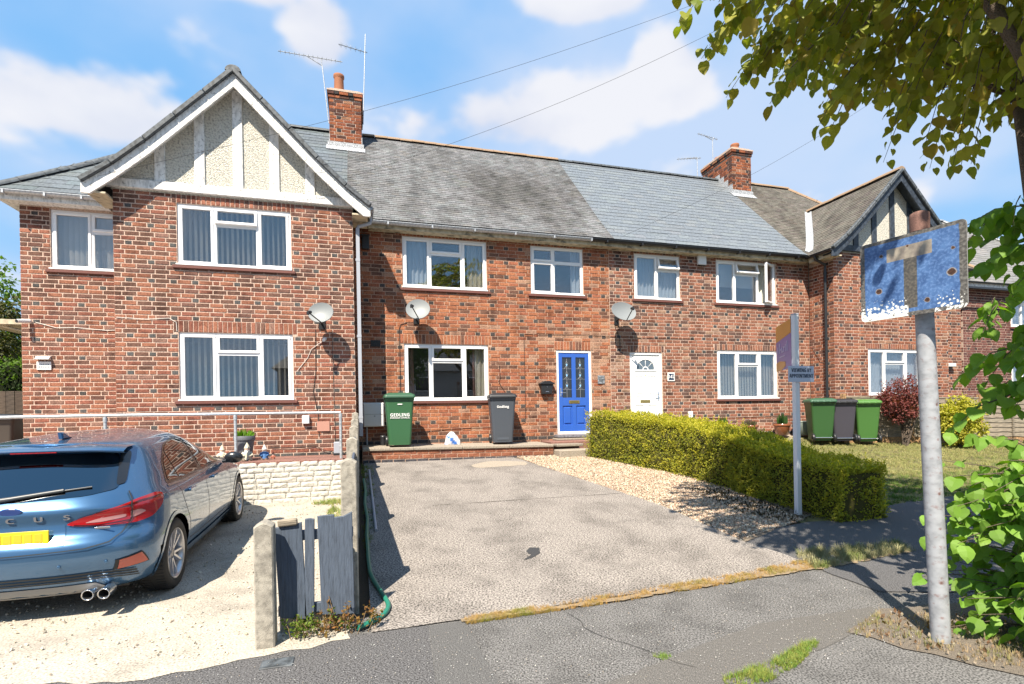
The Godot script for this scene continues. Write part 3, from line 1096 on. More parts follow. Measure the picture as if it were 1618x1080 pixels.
func gable_roof(specs: Array, dk: MB, cx: float, gauge: float, w: float, l: float, tone: Callable, seed_: int) -> void:
	for s in [-1.0, 1.0]:
		var ud := Vector3(0, 0, 1) if s < 0 else Vector3(0, 0, -1)
		var hd := Vector3(s, 0, 0)
		var rg: Callable = func(_h, y): return [main_z(y) - 0.1, VERGE - 0.02] if s < 0 else [-(VERGE - 0.02), -(main_z(y) - 0.1)]
		tiles(specs, Vector3(cx, 0, 0), ud, hd, GABLE, gauge, w, l, rg, tone, func(_u, _h, _y): return false, seed_ + int(s))
		deck(dk, Vector3(cx, 0, 0), ud, hd, GABLE, rg)

func chimney(house: Node3D, x0: float, x1: float, pots: Array) -> void:
	var st := style("chimney")
	var node := Node3D.new()
	node.name = "chimney"
	house.add_child(node, true)
	node.position = Vector3((x0 + x1) / 2, 7.9, -3.25) - gp(house)
	var core := MB.new()
	core.box(Vector3(x0 + 0.007, 7.6, -3.993), Vector3(x1 - 0.007, 9.86, -2.507))
	core.box(Vector3(x0 - 0.05, 9.862, -4.05), Vector3(x1 + 0.05, 9.9, -2.45))
	core.box(Vector3(x0 + 0.02, 9.9, -3.96), Vector3(x1 - 0.02, 9.97, -2.54))
	put("core", core, mats.mortar_mid, node)
	var specs := []
	lay(specs, X(Vector3(x0, 0, -2.5)), x1 - x0, 8.2, 9.68, [], st)
	lay(specs, Transform3D(Basis(Vector3(0, 0, 1), Vector3.UP, Vector3(-1, 0, 0)), Vector3(x0, 0, -4.0)), 1.5, 8.2, 9.68, [], st)
	lay(specs, Transform3D(Basis(Vector3(0, 0, -1), Vector3.UP, Vector3(1, 0, 0)), Vector3(x1, 0, -2.5)), 1.5, 8.2, 9.68, [], st)
	for k in 2:   # oversailing courses
		var o := 0.022 * (k + 1)
		var y := 9.695 + k * CRS
		lay(specs, X(Vector3(x0 - o, 0, -2.5 + o)), x1 - x0 + 2 * o, y, y + CRS, [], st)
		lay(specs, Transform3D(Basis(Vector3(0, 0, 1), Vector3.UP, Vector3(-1, 0, 0)), Vector3(x0 - o, 0, -4.0 - o)), 1.5 + 2 * o, y, y + CRS, [], st)
		lay(specs, Transform3D(Basis(Vector3(0, 0, -1), Vector3.UP, Vector3(1, 0, 0)), Vector3(x1 + o, 0, -2.5 + o)), 1.5 + 2 * o, y, y + CRS, [], st)
	lay_all(specs, st, node, 150)
	for p in pots:
		var m := MB.new()
		m.lathe(X(Vector3(x0 + p[0], 9.93, p[1])), [Vector2(0.13, 0), Vector2(0.125, 0.05), Vector2(0.115, p[2] - 0.08), Vector2(0.135, p[2] - 0.06), Vector2(0.135, p[2]), Vector2(0.10, p[2] + 0.005), Vector2(0.095, 0.1)], 18)
		put("chimney_pot", m, mats.terracotta, node)
	var fl := MB.new()   # lead flashing at the foot
	var yb := main_y(-2.5)
	fl.box(Vector3(x0 - 0.05, yb - 0.12, -2.52), Vector3(x1 + 0.05, yb + 0.15, -2.485))
	for s in [x0 - 0.012, x1 - 0.006]:
		for k in 4:
			var za := -2.5 - k * 0.2
			fl.box(Vector3(s, main_y(za) - 0.05, za - 0.2), Vector3(s + 0.018, main_y(za - 0.2) + 0.13, za))
	fl.tbox(Transform3D(Basis(Vector3.RIGHT, -atan2(2.75, 2.78)), Vector3((x0 + x1) / 2, yb - 0.03, -2.43)), Vector3(x1 - x0 + 0.16, 0.26, 0.012))
	put("lead_flashing", fl, mats.lead_white, node)

func house_wall(house: Node3D, mortar: Material) -> Array:   # [node, mesh builder, brick specs]
	var node := Node3D.new()
	node.name = "wall"
	house.add_child(node, true)
	return [node, MB.new(), []]

func dark_lintels(m: MB, x0: float, x1: float, y: float, z: float) -> void:
	m.box(Vector3(x0 - 0.08, y, z - 0.1), Vector3(x1 + 0.08, y + 0.012, z + 0.004))

func fascia(m: MB, x0: float, x1: float) -> void:
	m.box(Vector3(x0, 5.53, 0.19), Vector3(x1, 5.665, 0.215))
	m.box(Vector3(x0, 5.53, -0.005), Vector3(x1, 5.548, 0.189))

func build_houses() -> void:
	var W := Color.WHITE
	var G0 := 0.79
	var TOP := 5.62
	var lichen := FastNoiseLite.new()
	lichen.seed = 5
	lichen.frequency = 0.35
	lichen.fractal_octaves = 4
	var tone_old := func(u: float, h: float, _y: float, r: RandomNumberGenerator) -> Color:
		var k := lichen.get_noise_2d(u * 1.6, h * 0.9)
		var stain := clampf(0.28 + k * 0.55 + 0.55 * exp(-pow((u - 3.4) / 1.5, 2) - pow((h + 1.3) / 1.1, 2)) + r.randf_range(-0.12, 0.12), 0, 1)
		var c := Color(0.285, 0.29, 0.297).lerp(Color(0.14, 0.134, 0.13), stain)
		return vary(c, 0.13)
	var tone_h4 := func(u: float, h: float, _y: float, r: RandomNumberGenerator) -> Color:
		var k := lichen.get_noise_2d(u * 1.6 + 40.0, h * 0.9)
		return vary(Color(0.235, 0.215, 0.19).lerp(Color(0.15, 0.13, 0.11), clampf(0.35 + k * 0.8, 0, 1)), 0.14)
	var tone_slate := func(_u, _h, _y, r: RandomNumberGenerator) -> Color: return vary(Color(0.215, 0.24, 0.265), 0.07)
	var tone_slate1 := func(_u, _h, _y, r: RandomNumberGenerator) -> Color: return vary(Color(0.17, 0.195, 0.21), 0.12)
	var never := func(_u, _h, _y): return false
	var under_left := func(u, _h, y): return absf(u + 2.09) < 2.34 and gable_y(u + 2.09) > y + 0.12
	var under_right := func(u, _h, y): return absf(u - 13.78) < 2.34 and gable_y(u - 13.78) > y + 0.12

	# ---- house at the left, with a white gable
	var h1 := thing("terraced_house", "end house on the left with a white timbered gable, behind the blue car", "house", Vector3(-3, 0.8, 0), "houses of the brick terrace")
	shell(h1, -5.82, -0.1, -6.7, [-4.09, -0.08])
	var st := style("left")
	var wn := house_wall(h1, null)
	var op := [Rect2(0.98, 1.95, 1.9, 1.24), Rect2(0.98, 4.39, 1.9, 1.12)]
	var sol := [Rect2(0.90, 3.19, 2.06, 0.165), Rect2(0.90, 5.51, 2.06, 0.165)]
	var tg := X(Vector3(-4.09, 0, GZ))
	wall_back(wn[1], Transform3D(tg.basis, tg.origin + Vector3(0.007, 0, 0)), 3.996, 0.1, 5.7, op.map(func(e): return Rect2(e.position - Vector2(0.007, 0), e.size)))
	lay(wn[2], tg, 4.01, G0, 5.69, op + sol, st, 1)
	for s in sol: soldiers(wn[2], tg, s.position.x, s.end.x, s.position.y, 0.165, st)
	var opl := [Rect2(0.46, 4.39, 1.26, 1.10)]
	var tl := X(Vector3(-5.82, 0, 0))
	wall_back(wn[1], Transform3D(tl.basis, tl.origin + Vector3(0.007, 0, 0)), 1.74, 0.1, 5.6, opl.map(func(e): return Rect2(e.position - Vector2(0.007, 0), e.size)))
	lay(wn[2], tl, 1.73, G0, 5.55, opl, st, 1)
	var tr := Transform3D(Basis(Vector3(0, 0, -1), Vector3.UP, Vector3(1, 0, 0)), Vector3(-0.08, 0, GZ))
	wall_back(wn[1], Transform3D(tr.basis, tr.origin + Vector3(0, 0, -0.26)), GZ - 0.27, 0.1, 5.66, [])
	lay(wn[2], tr, GZ, G0, 5.5, [], st, 1)
	var tls := Transform3D(Basis(Vector3(0, 0, 1), Vector3.UP, Vector3(-1, 0, 0)), Vector3(-4.09, 0, 0))
	wall_back(wn[1], Transform3D(tls.basis, tls.origin + Vector3(0, 0, 0.01)), GZ - 0.27, 0.1, 5.66, [])
	lay(wn[2], tls, GZ, G0, 5.5, [], st, 1)
	var tside := Transform3D(Basis(Vector3(0, 0, 1), Vector3.UP, Vector3(-1, 0, 0)), Vector3(-5.82, 0, -6.9))
	wall_back(wn[1], tside, 6.64, 0.1, 5.6, [], 0.1)
	lay(wn[2], tside, 6.9, G0, 5.55, [], st, 1)
	put("mortar", wn[1], mats.mortar_pale, wn[0])
	lay_all(wn[2], st, wn[0], 300)
	make_window(h1, -3.11, -1.21, 1.95, 3.19, GZ, "three", "slats", {"pitch": 0.098, "angle": 77.0})
	make_window(h1, -3.11, -1.21, 4.39, 5.51, GZ, "three", "slats", {"pitch": 0.09, "angle": 73.0, "top": "open_top", "top_angle": 8.0})
	make_window(h1, -5.36, -4.10, 4.39, 5.49, 0.0, "two", "slats", {"pitch": 0.09, "angle": 30.0})
	gable_end(h1, -2.09, mats.white_paint, mats.white_paint, [-1.26, -0.63, 0.0, 0.62, 1.24])
	var roof := Node3D.new()
	roof.name = "roof"
	h1.add_child(roof, true)
	var dk := MB.new()
	var specs := []
	var r1: Callable = func(h, _y): return [-5.82 - h, -0.2]
	tiles(specs, Vector3.ZERO, Vector3.RIGHT, Vector3.BACK, MAIN, 0.2, 0.32, 0.30, r1, tone_slate1, under_left, 11)
	deck(dk, Vector3.ZERO, Vector3.RIGHT, Vector3.BACK, MAIN, r1)
	gable_roof(specs, dk, -2.09, 0.2, 0.32, 0.30, tone_slate1, 50)
	for s in [[Vector3(-5.82, 0, 0), Vector3(0, 0, 1), Vector3(-1, 0, 0), func(h, _y): return [-6.5 - h, h]]]:
		tiles(specs, s[0], s[1], s[2], MAIN, 0.2, 0.32, 0.30, s[3], tone_slate1, never, 17)
		deck(dk, s[0], s[1], s[2], MAIN, s[3])
	deck(dk, Vector3(0, 0, -6.5), Vector3.LEFT, Vector3.FORWARD, MAIN, func(h, _y): return [0.2, 5.82 + h])
	put("roof_deck", dk, mats.verge, roof)
	tile_all(specs, 0.009, mats.slate, roof, 200, "slate")
	ridge(roof, Vector3(-2.57, 9.22, -3.25), Vector3(-0.66, 9.22, -3.25), mats.verge, 0.12)
	ridge(roof, Vector3(-6.1, 5.73, 0.28), Vector3(-5.32, 6.47, -0.5), mats.verge, 0.10, 0.5, "hip_tile")
	ridge(roof, Vector3(-5.32, 6.46, -0.5), Vector3(-2.57, 9.22, -3.25), mats.verge, 0.11, 0.5, "hip_tile")
	ridge(roof, Vector3(-2.09, 7.9, VERGE), Vector3(-2.09, 7.9, -1.9), mats.verge, 0.13, 0.5)
	var fa := MB.new()
	fascia(fa, -6.03, -4.4)
	fa.box(Vector3(-6.03, 5.532, -6.9), Vector3(-6.01, 5.665, 0.188))
	fa.box(Vector3(-6.009, 5.532, -6.9), Vector3(-5.815, 5.548, -0.006))
	put("fascia", fa, mats.white_paint, h1)
	var gu := MB.new()
	half_gutter(gu, Vector3(-6.15, 5.665, 0.275), Vector3(-4.45, 5.665, 0.275))
	half_gutter(gu, Vector3(-6.09, 5.665, -6.5), Vector3(-6.09, 5.665, 0.275))
	for x in [-5.9, -5.3, -4.75]: gu.box(Vector3(x, 5.6, 0.215), Vector3(x + 0.03, 5.672, 0.335))
	put("gutter", gu, mats.galvanised, h1)
	var g2 := MB.new()
	half_gutter(g2, Vector3(0.25, 5.635, 0.36), Vector3(0.25, 5.635, VERGE - 0.03))
	put("gutter", g2, mats.lead, h1)
	chimney(h1, -0.63, 0.15, [[0.24, -2.75, 0.50], [0.5, -3.7, 0.35]])

	# ---- house with the blue door
	var h2 := thing("terraced_house", "orange brick mid-terrace house with a blue front door and an old lichened tile roof", "house", Vector3(2.9, 0.9, 0), "houses of the brick terrace")
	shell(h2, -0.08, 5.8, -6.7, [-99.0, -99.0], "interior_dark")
	st = style("orange")
	st.pale = true
	wn = house_wall(h2, null)
	var t2 := X(Vector3(-0.08, 0, 0))
	op = [Rect2(1.0, 1.93, 1.86, 1.24), Rect2(1.0, 4.37, 1.86, 1.12), Rect2(3.90, 4.37, 1.31, 1.12), Rect2(4.49, 1.12, 0.89, 1.97)]
	sol = [Rect2(0.92, 3.17, 2.02, 0.165), Rect2(4.44, 3.09, 1.0, 0.165), Rect2(0.92, 5.49, 2.02, 0.12), Rect2(3.84, 5.49, 1.43, 0.12)]
	wall_back(wn[1], t2, 5.88, 0.1, 5.6, op)
	lay(wn[2], t2, 5.88, G0 - 0.02, TOP - 0.05, op + sol, st, 3)
	for s in sol: soldiers(wn[2], t2, s.position.x, s.end.x, s.position.y, s.size.y, st, G0 - 0.02)
	put("mortar", wn[1], mats.mortar_red, wn[0])
	lay_all(wn[2], st, wn[0], 300)
	var air := MB.new()
	air.cbox(X(Vector3(0.33, 3.16, 0.0)), Vector3(0.20, 0.135, 0.02), 0.004)
	for k in 5: air.box(Vector3(0.245, 3.105 + k * 0.024, 0.012), Vector3(0.415, 3.112 + k * 0.024, 0.02))
	put("air_brick", air, mats.black_plastic, h2)
	make_window(h2, 0.92, 2.78, 1.93, 3.17, 0.0, "three", "both_red")
	make_window(h2, 0.92, 2.78, 4.37, 5.49, 0.0, "three", "both_blue")
	make_window(h2, 3.82, 5.13, 4.37, 5.49, 0.0, "four", "right_cream")
	blue_door(h2)
	roof = Node3D.new()
	roof.name = "roof"
	h2.add_child(roof, true)
	dk = MB.new()
	specs = []
	var r2: Callable = func(_h, _y): return [-0.2, 5.8]
	tiles(specs, Vector3.ZERO, Vector3.RIGHT, Vector3.BACK, MAIN, 0.105, 0.17, 0.2, r2, tone_old, under_left, 12)
	deck(dk, Vector3.ZERO, Vector3.RIGHT, Vector3.BACK, MAIN, r2)
	deck(dk, Vector3(0, 0, -6.5), Vector3.LEFT, Vector3.FORWARD, MAIN, func(_h, _y): return [-5.8, 0.2])
	put("roof_deck", dk, mats.verge, roof)
	tile_all(specs, 0.011, mats.tile, roof, 300, "roof_tile")
	ridge(roof, Vector3(0.17, 9.22, -3.25), Vector3(5.8, 9.22, -3.25), mats.ridge_clay, 0.12, 0.33)
	fa = MB.new()
	fascia(fa, 0.22, 5.8)
	put("fascia", fa, mats.cream_paint, h2)
	gu = MB.new()
	half_gutter(gu, Vector3(0.2, 5.655, 0.275), Vector3(5.24, 5.655, 0.275))
	for k in 6: gu.box(Vector3(0.6 + k * 0.92, 5.59, 0.215), Vector3(0.63 + k * 0.92, 5.662, 0.335))
	put("gutter", gu, mats.galvanised, h2)

	# ---- house with the white door
	var h3 := thing("terraced_house", "mid-terrace house with a white front door and a smooth grey slate roof", "house", Vector3(8.8, 0.9, 0), "houses of the brick terrace")
	shell(h3, 5.8, 11.78)
	st = style("mid")
	st.pale = true
	wn = house_wall(h3, null)
	var t3 := X(Vector3(5.8, 0, 0))
	op = [Rect2(3.02, 1.9, 1.88, 1.26), Rect2(3.03, 4.37, 1.86, 1.12), Rect2(0.68, 4.37, 1.28, 1.12), Rect2(0.52, 1.05, 0.89, 2.02)]
	sol = [Rect2(2.94, 3.16, 2.04, 0.165), Rect2(0.46, 3.07, 1.01, 0.165), Rect2(2.96, 5.49, 2.0, 0.12), Rect2(0.6, 5.49, 1.44, 0.12)]
	wall_back(wn[1], t3, 5.98, 0.1, 5.6, op)
	lay(wn[2], t3, 5.98, G0, TOP - 0.05, op + sol, st, 2)
	for s in sol: soldiers(wn[2], t3, s.position.x, s.end.x, s.position.y, s.size.y, st)
	put("mortar", wn[1], mats.mortar_mid, wn[0])
	lay_all(wn[2], st, wn[0], 300)
	make_window(h3, 8.82, 10.70, 1.9, 3.16, 0.0, "three", "slats", {"pitch": 0.088, "angle": 16.0, "a": 0.33, "b": 0.69})
	make_window(h3, 8.83, 10.69, 4.37, 5.49, 0.0, "three", "half", {"top": "open_top", "side": "open_side", "top_angle": 17.0})
	make_window(h3, 6.48, 7.76, 4.37, 5.49, 0.0, "two", "full_pale", {"top": "open_top", "top_angle": 16.0})
	white_door(h3)
	roof = Node3D.new()
	roof.name = "roof"
	h3.add_child(roof, true)
	dk = MB.new()
	specs = []
	var r3: Callable = func(_h, _y): return [5.8, 11.46]
	tiles(specs, Vector3.ZERO, Vector3.RIGHT, Vector3.BACK, MAIN, 0.2, 0.30, 0.30, r3, tone_slate, never, 13)
	deck(dk, Vector3.ZERO, Vector3.RIGHT, Vector3.BACK, MAIN, r3)
	deck(dk, Vector3(0, 0, -6.5), Vector3.LEFT, Vector3.FORWARD, MAIN, func(_h, _y): return [-11.46, -5.8])
	put("roof_deck", dk, mats.verge, roof)
	tile_all(specs, 0.009, mats.slate, roof, 300, "slate")
	ridge(roof, Vector3(5.8, 9.21, -3.25), Vector3(11.42, 9.21, -3.25), mats.verge, 0.11, 0.45)
	fa = MB.new()
	fascia(fa, 5.8, 11.58)
	put("fascia", fa, mats.cream_paint, h3)
	gu = MB.new()
	half_gutter(gu, Vector3(5.24, 5.655, 0.275), Vector3(11.42, 5.655, 0.275), 0.054)
	for k in 7: gu.box(Vector3(5.6 + k * 0.92, 5.585, 0.215), Vector3(5.63 + k * 0.92, 5.662, 0.335))
	put("gutter", gu, mats.black_plastic, h3)

	# ---- house at the right, with a dark gable
	var h4 := thing("terraced_house", "end house on the right with a dark timbered gable, behind the three wheelie bins", "house", Vector3(14.6, 0.9, 0), "houses of the brick terrace")
	shell(h4, 11.78, 17.5, -6.7, [11.78, 15.8])
	st = style("right")
	wn = house_wall(h4, null)
	var t4 := X(Vector3(11.78, 0, GZ))
	op = [Rect2(1.12, 1.93, 1.88, 1.24), Rect2(1.12, 4.37, 1.88, 1.12)]
	sol = [Rect2(1.04, 3.17, 2.04, 0.165), Rect2(1.04, 5.49, 2.04, 0.165)]
	wall_back(wn[1], Transform3D(t4.basis, t4.origin + Vector3(0.007, 0, 0)), 4.006, 0.1, 5.7, op.map(func(e): return Rect2(e.position - Vector2(0.007, 0), e.size)))
	lay(wn[2], t4, 4.02, G0, 5.69, op + sol, st, 2)
	for s in sol: soldiers(wn[2], t4, s.position.x, s.end.x, s.position.y, 0.165, st)
	var t4b := X(Vector3(15.8, 0, 0))
	wall_back(wn[1], t4b, 1.693, 0.1, 5.6, [])
	lay(wn[2], t4b, 1.7, G0, 5.55, [], st, 2)
	var t4l := Transform3D(Basis(Vector3(0, 0, 1), Vector3.UP, Vector3(-1, 0, 0)), Vector3(11.78, 0, 0))
	wall_back(wn[1], Transform3D(t4l.basis, t4l.origin + Vector3(0, 0, 0.003)), GZ - 0.26, 0.1, 5.66, [])
	lay(wn[2], t4l, GZ, G0, 5.5, [], st, 2)
	var t4r := Transform3D(Basis(Vector3(0, 0, -1), Vector3.UP, Vector3(1, 0, 0)), Vector3(15.8, 0, GZ))
	wall_back(wn[1], Transform3D(t4r.basis, t4r.origin + Vector3(0, 0, -0.26)), GZ - 0.27, 0.1, 5.66, [])
	lay(wn[2], t4r, GZ, G0, 5.5, [], st, 2)
	var t4s := Transform3D(Basis(Vector3(0, 0, -1), Vector3.UP, Vector3(1, 0, 0)), Vector3(17.5, 0, 0))
	wall_back(wn[1], Transform3D(t4s.basis, t4s.origin + Vector3(0, 0, -0.26)), 6.64, 0.1, 5.6, [], 0.1)
	lay(wn[2], t4s, 6.9, G0, 5.55, [], st, 2)
	put("mortar", wn[1], mats.mortar_pale, wn[0])
	lay_all(wn[2], st, wn[0], 300)
	make_window(h4, 12.90, 14.78, 1.93, 3.17, GZ, "three", "full_pale")
	make_window(h4, 12.90, 14.78, 4.37, 5.49, GZ, "three", "both_blue")
	gable_end(h4, 13.78, mats.dark_timber, mats.dark_timber, [-1.26, -0.63, 0.0, 0.63, 1.26])
	roof = Node3D.new()
	roof.name = "roof"
	h4.add_child(roof, true)
	dk = MB.new()
	specs = []
	var r4: Callable = func(h, _y): return [11.46, 17.5 + h]
	tiles(specs, Vector3.ZERO, Vector3.RIGHT, Vector3.BACK, MAIN, 0.108, 0.19, 0.2, r4, tone_h4, under_right, 14)
	deck(dk, Vector3.ZERO, Vector3.RIGHT, Vector3.BACK, MAIN, r4)
	gable_roof(specs, dk, 13.78, 0.108, 0.19, 0.2, tone_h4, 60)
	var side: Callable = func(h, _y): return [-h, 6.5 + h]
	tiles(specs, Vector3(17.5, 0, 0), Vector3(0, 0, -1), Vector3(1, 0, 0), MAIN, 0.108, 0.19, 0.2, side, tone_h4, never, 18)
	deck(dk, Vector3(17.5, 0, 0), Vector3(0, 0, -1), Vector3(1, 0, 0), MAIN, side)
	deck(dk, Vector3(0, 0, -6.5), Vector3.LEFT, Vector3.FORWARD, MAIN, func(h, _y): return [-17.5 - h, -11.46])
	put("roof_deck", dk, mats.verge, roof)
	tile_all(specs, 0.011, mats.tile, roof, 300, "roof_tile")
	ridge(roof, Vector3(12.12, 9.22, -3.25), Vector3(14.25, 9.22, -3.25), mats.ridge_clay, 0.12, 0.33)
	ridge(roof, Vector3(14.25, 9.22, -3.25), Vector3(17.0, 6.46, -0.5), mats.ridge_clay, 0.11, 0.36, "hip_tile")
	ridge(roof, Vector3(17.0, 6.46, -0.5), Vector3(17.78, 5.72, 0.28), mats.ridge_clay, 0.11, 0.36, "hip_tile")
	ridge(roof, Vector3(13.78, 7.9, VERGE), Vector3(13.78, 7.9, -1.9), mats.ridge_clay, 0.12, 0.33)
	var vl := MB.new()   # white lead valley between the main roof and the gable
	var pts := []
	for k in 9:
		var y := lerpf(5.78, 7.8, k / 8.0)
		var dx := 0.0
		for i in 3:
			if y >= GABLE[i].y and y <= GABLE[i + 1].y: dx = lerpf(GABLE[i].x, GABLE[i + 1].x, (y - GABLE[i].y) / (GABLE[i + 1].y - GABLE[i].y))
		pts.append(Vector3(13.78 - dx, y + 0.035, main_z(y)))
	for k in 8:
		var a: Vector3 = pts[k]
		var b: Vector3 = pts[k + 1]
		var wl := Vector3(-0.13, 0.015, 0.0)
		var wr := Vector3(0.0, 0.015, 0.13)
		vl.quad(a + wl, a, b, b + wl)
		vl.quad(a, a + wr, b + wr, b)
	put("valley_flashing", vl, mats.lead_white, roof)
	fa = MB.new()
	fascia(fa, 16.1, 17.71)
	put("fascia", fa, mats.cream_paint, h4)
	gu = MB.new()
	half_gutter(gu, Vector3(11.42, 5.63, 0.29), Vector3(11.42, 5.63, VERGE - 0.03))
	half_gutter(gu, Vector3(16.1, 5.655, 0.275), Vector3(17.83, 5.655, 0.275))
	put("gutter", gu, mats.black_plastic, h4)
	var dp := MB.new()
	dp.tube([Vector3(11.42, 5.58, 0.56), Vector3(11.42, 5.50, 0.56), Vector3(11.70, 5.36, 0.60), Vector3(11.70, 5.25, 0.60), Vector3(11.70, 1.0, 0.60)], 0.036, 10)
	for y in [5.1, 3.4, 1.9]: dp.tube([Vector3(11.70, y, 0.60), Vector3(11.70, y + 0.07, 0.60)], 0.046, 10)
	put("downpipe", dp, mats.black_plastic, h4)
	chimney(h4, 11.42, 12.14, [[0.40, -2.85, 0.30], [0.36, -3.6, 0.22]])

	var d1 := MB.new()   # square grey downpipe at the joint of the first two houses
	d1.tbox(X(Vector3(0.005, 3.28, 0.69)), Vector3(0.068, 4.1, 0.068))
	for y in [1.6, 3.2, 4.7]: d1.tbox(X(Vector3(0.0, y, 0.69)), Vector3(0.085, 0.05, 0.075))
	d1.tube([Vector3(0.25, 5.60, 0.62), Vector3(0.25, 5.47, 0.64), Vector3(0.02, 5.36, 0.69), Vector3(0.005, 5.28, 0.69)], 0.036, 8)
	put("downpipe", d1, mats.grey_plastic, h1)

func blue_door(house: Node3D) -> void:
	var d := Node3D.new()
	d.name = "door"
	house.add_child(d, true)
	d.position = Vector3(4.855, 1.12, 0) - gp(house)
	tag(d, "blue front door with two leaded panes and a brass letter plate")
	var x0 := 4.41
	var x1 := 5.30
	var y0 := 1.12
	var y1 := 3.09
	var f := MB.new()
	ring(f, Vector2(x0, y0), Vector2(x1, y1), 0.06, -0.10, -0.02)
	put("frame", f, mats.upvc, d)
	var a := Vector2(x0 + 0.055, y0 + 0.055)
	var b := Vector2(x1 - 0.055, y1 - 0.055)
	var z := -0.055
	var lf := MB.new()
	var mx := (a.x + b.x) / 2
	var gy0 := a.y + 0.80
	# stiles and rails round the openings, panels set back
	lf.cbox(X(Vector3(a.x + 0.05, (a.y + b.y) / 2, z)), Vector3(0.10, b.y - a.y, 0.045), 0.004)
	lf.cbox(X(Vector3(b.x - 0.05, (a.y + b.y) / 2, z)), Vector3(0.10, b.y - a.y, 0.045), 0.004)
	lf.cbox(X(Vector3(mx, (a.y + b.y) / 2, z)), Vector3(0.10, b.y - a.y, 0.045), 0.004)
	for e in [[a.y, a.y + 0.16], [gy0 - 0.19, gy0], [b.y - 0.11, b.y]]:
		lf.cbox(X(Vector3(mx, (e[0] + e[1]) / 2, z - 0.001)), Vector3(b.x - a.x - 0.1, e[1] - e[0], 0.041), 0.004)
	lf.box(Vector3(a.x + 0.08, a.y + 0.1, z - 0.02), Vector3(b.x - 0.08, gy0 - 0.1, z - 0.004))
	for s in [[a.x + 0.10, mx - 0.05], [mx + 0.05, b.x - 0.10]]:
		lf.prism(X(Vector3(0, 0, z + 0.016)), PackedVector2Array([Vector2(s[0] + 0.03, a.y + 0.19), Vector2(s[1] - 0.03, a.y + 0.19), Vector2(s[1] - 0.03, gy0 - 0.22), Vector2(s[0] + 0.03, gy0 - 0.22)]), 0.022, Color.WHITE, 0.018)
	put("door_leaf", lf, mats.blue_door, d)
	for s in [[a.x + 0.10, mx - 0.05], [mx + 0.05, b.x - 0.10]]:
		var p := MB.new()
		p.box(Vector3(s[0] - 0.01, gy0 - 0.01, z - 0.012), Vector3(s[1] + 0.01, b.y - 0.10, z - 0.006))
		put("pane", p, mats.dark_glass, d)
		var ld := MB.new()
		var cx: float = (s[0] + s[1]) / 2
		var lead := Color(0.22, 0.23, 0.25)
		ld.box(Vector3(cx - 0.004, gy0, z - 0.006), Vector3(cx + 0.004, b.y - 0.11, z - 0.002), lead)
		for k in 3:
			var yy: float = gy0 + 0.28 + k * 0.245
			ld.box(Vector3(s[0], yy - 0.09, z - 0.006), Vector3(s[1], yy - 0.084, z - 0.003), lead)
			for sg in [-1.0, 1.0]:
				ld.tube([Vector3(cx, yy + 0.1, z - 0.004), Vector3(cx + sg * 0.035, yy + 0.03, z - 0.004), Vector3(cx, yy - 0.03, z - 0.004)], 0.004, 5, lead)
				ld.tube([Vector3(cx, yy - 0.02, z - 0.004), Vector3(cx + sg * 0.055, yy - 0.08, z - 0.004)], 0.004, 5, lead)
			ld.prism(X(Vector3(cx, yy - 0.005, z + 0.001)), PackedVector2Array([Vector2(0, 0.045), Vector2(-0.02, 0.01), Vector2(0, -0.03), Vector2(0.02, 0.01)]), 0.006, Color(0.25, 0.5, 0.8))
		put("leading", ld, mats.gloss, d)
	var lp := MB.new()
	lp.cbox(X(Vector3(mx, gy0 - 0.10, z + 0.026)), Vector3(0.27, 0.075, 0.012), 0.004)
	lp.cbox(X(Vector3(mx, gy0 - 0.10, z + 0.034)), Vector3(0.2, 0.042, 0.008), 0.003, Color(0.7, 0.7, 0.7))
	put("letter_plate", lp, mats.brass, d)
	var hd := MB.new()
	hd.cbox(X(Vector3(a.x + 0.05, gy0 + 0.13, z + 0.028)), Vector3(0.035, 0.2, 0.012), 0.004)
	hd.tube([Vector3(a.x + 0.05, gy0 + 0.12, z + 0.03), Vector3(a.x + 0.05, gy0 + 0.12, z + 0.07), Vector3(a.x + 0.17, gy0 + 0.115, z + 0.075)], 0.009, 8)
	put("handle", hd, mats.chrome, d)
	var s := MB.new()
	s.cbox(X(Vector3(4.85, 1.085, 0.10)), Vector3(1.06, 0.065, 0.34), 0.008, Color(0.25, 0.25, 0.28))
	put("threshold", s, mats.slate, d)

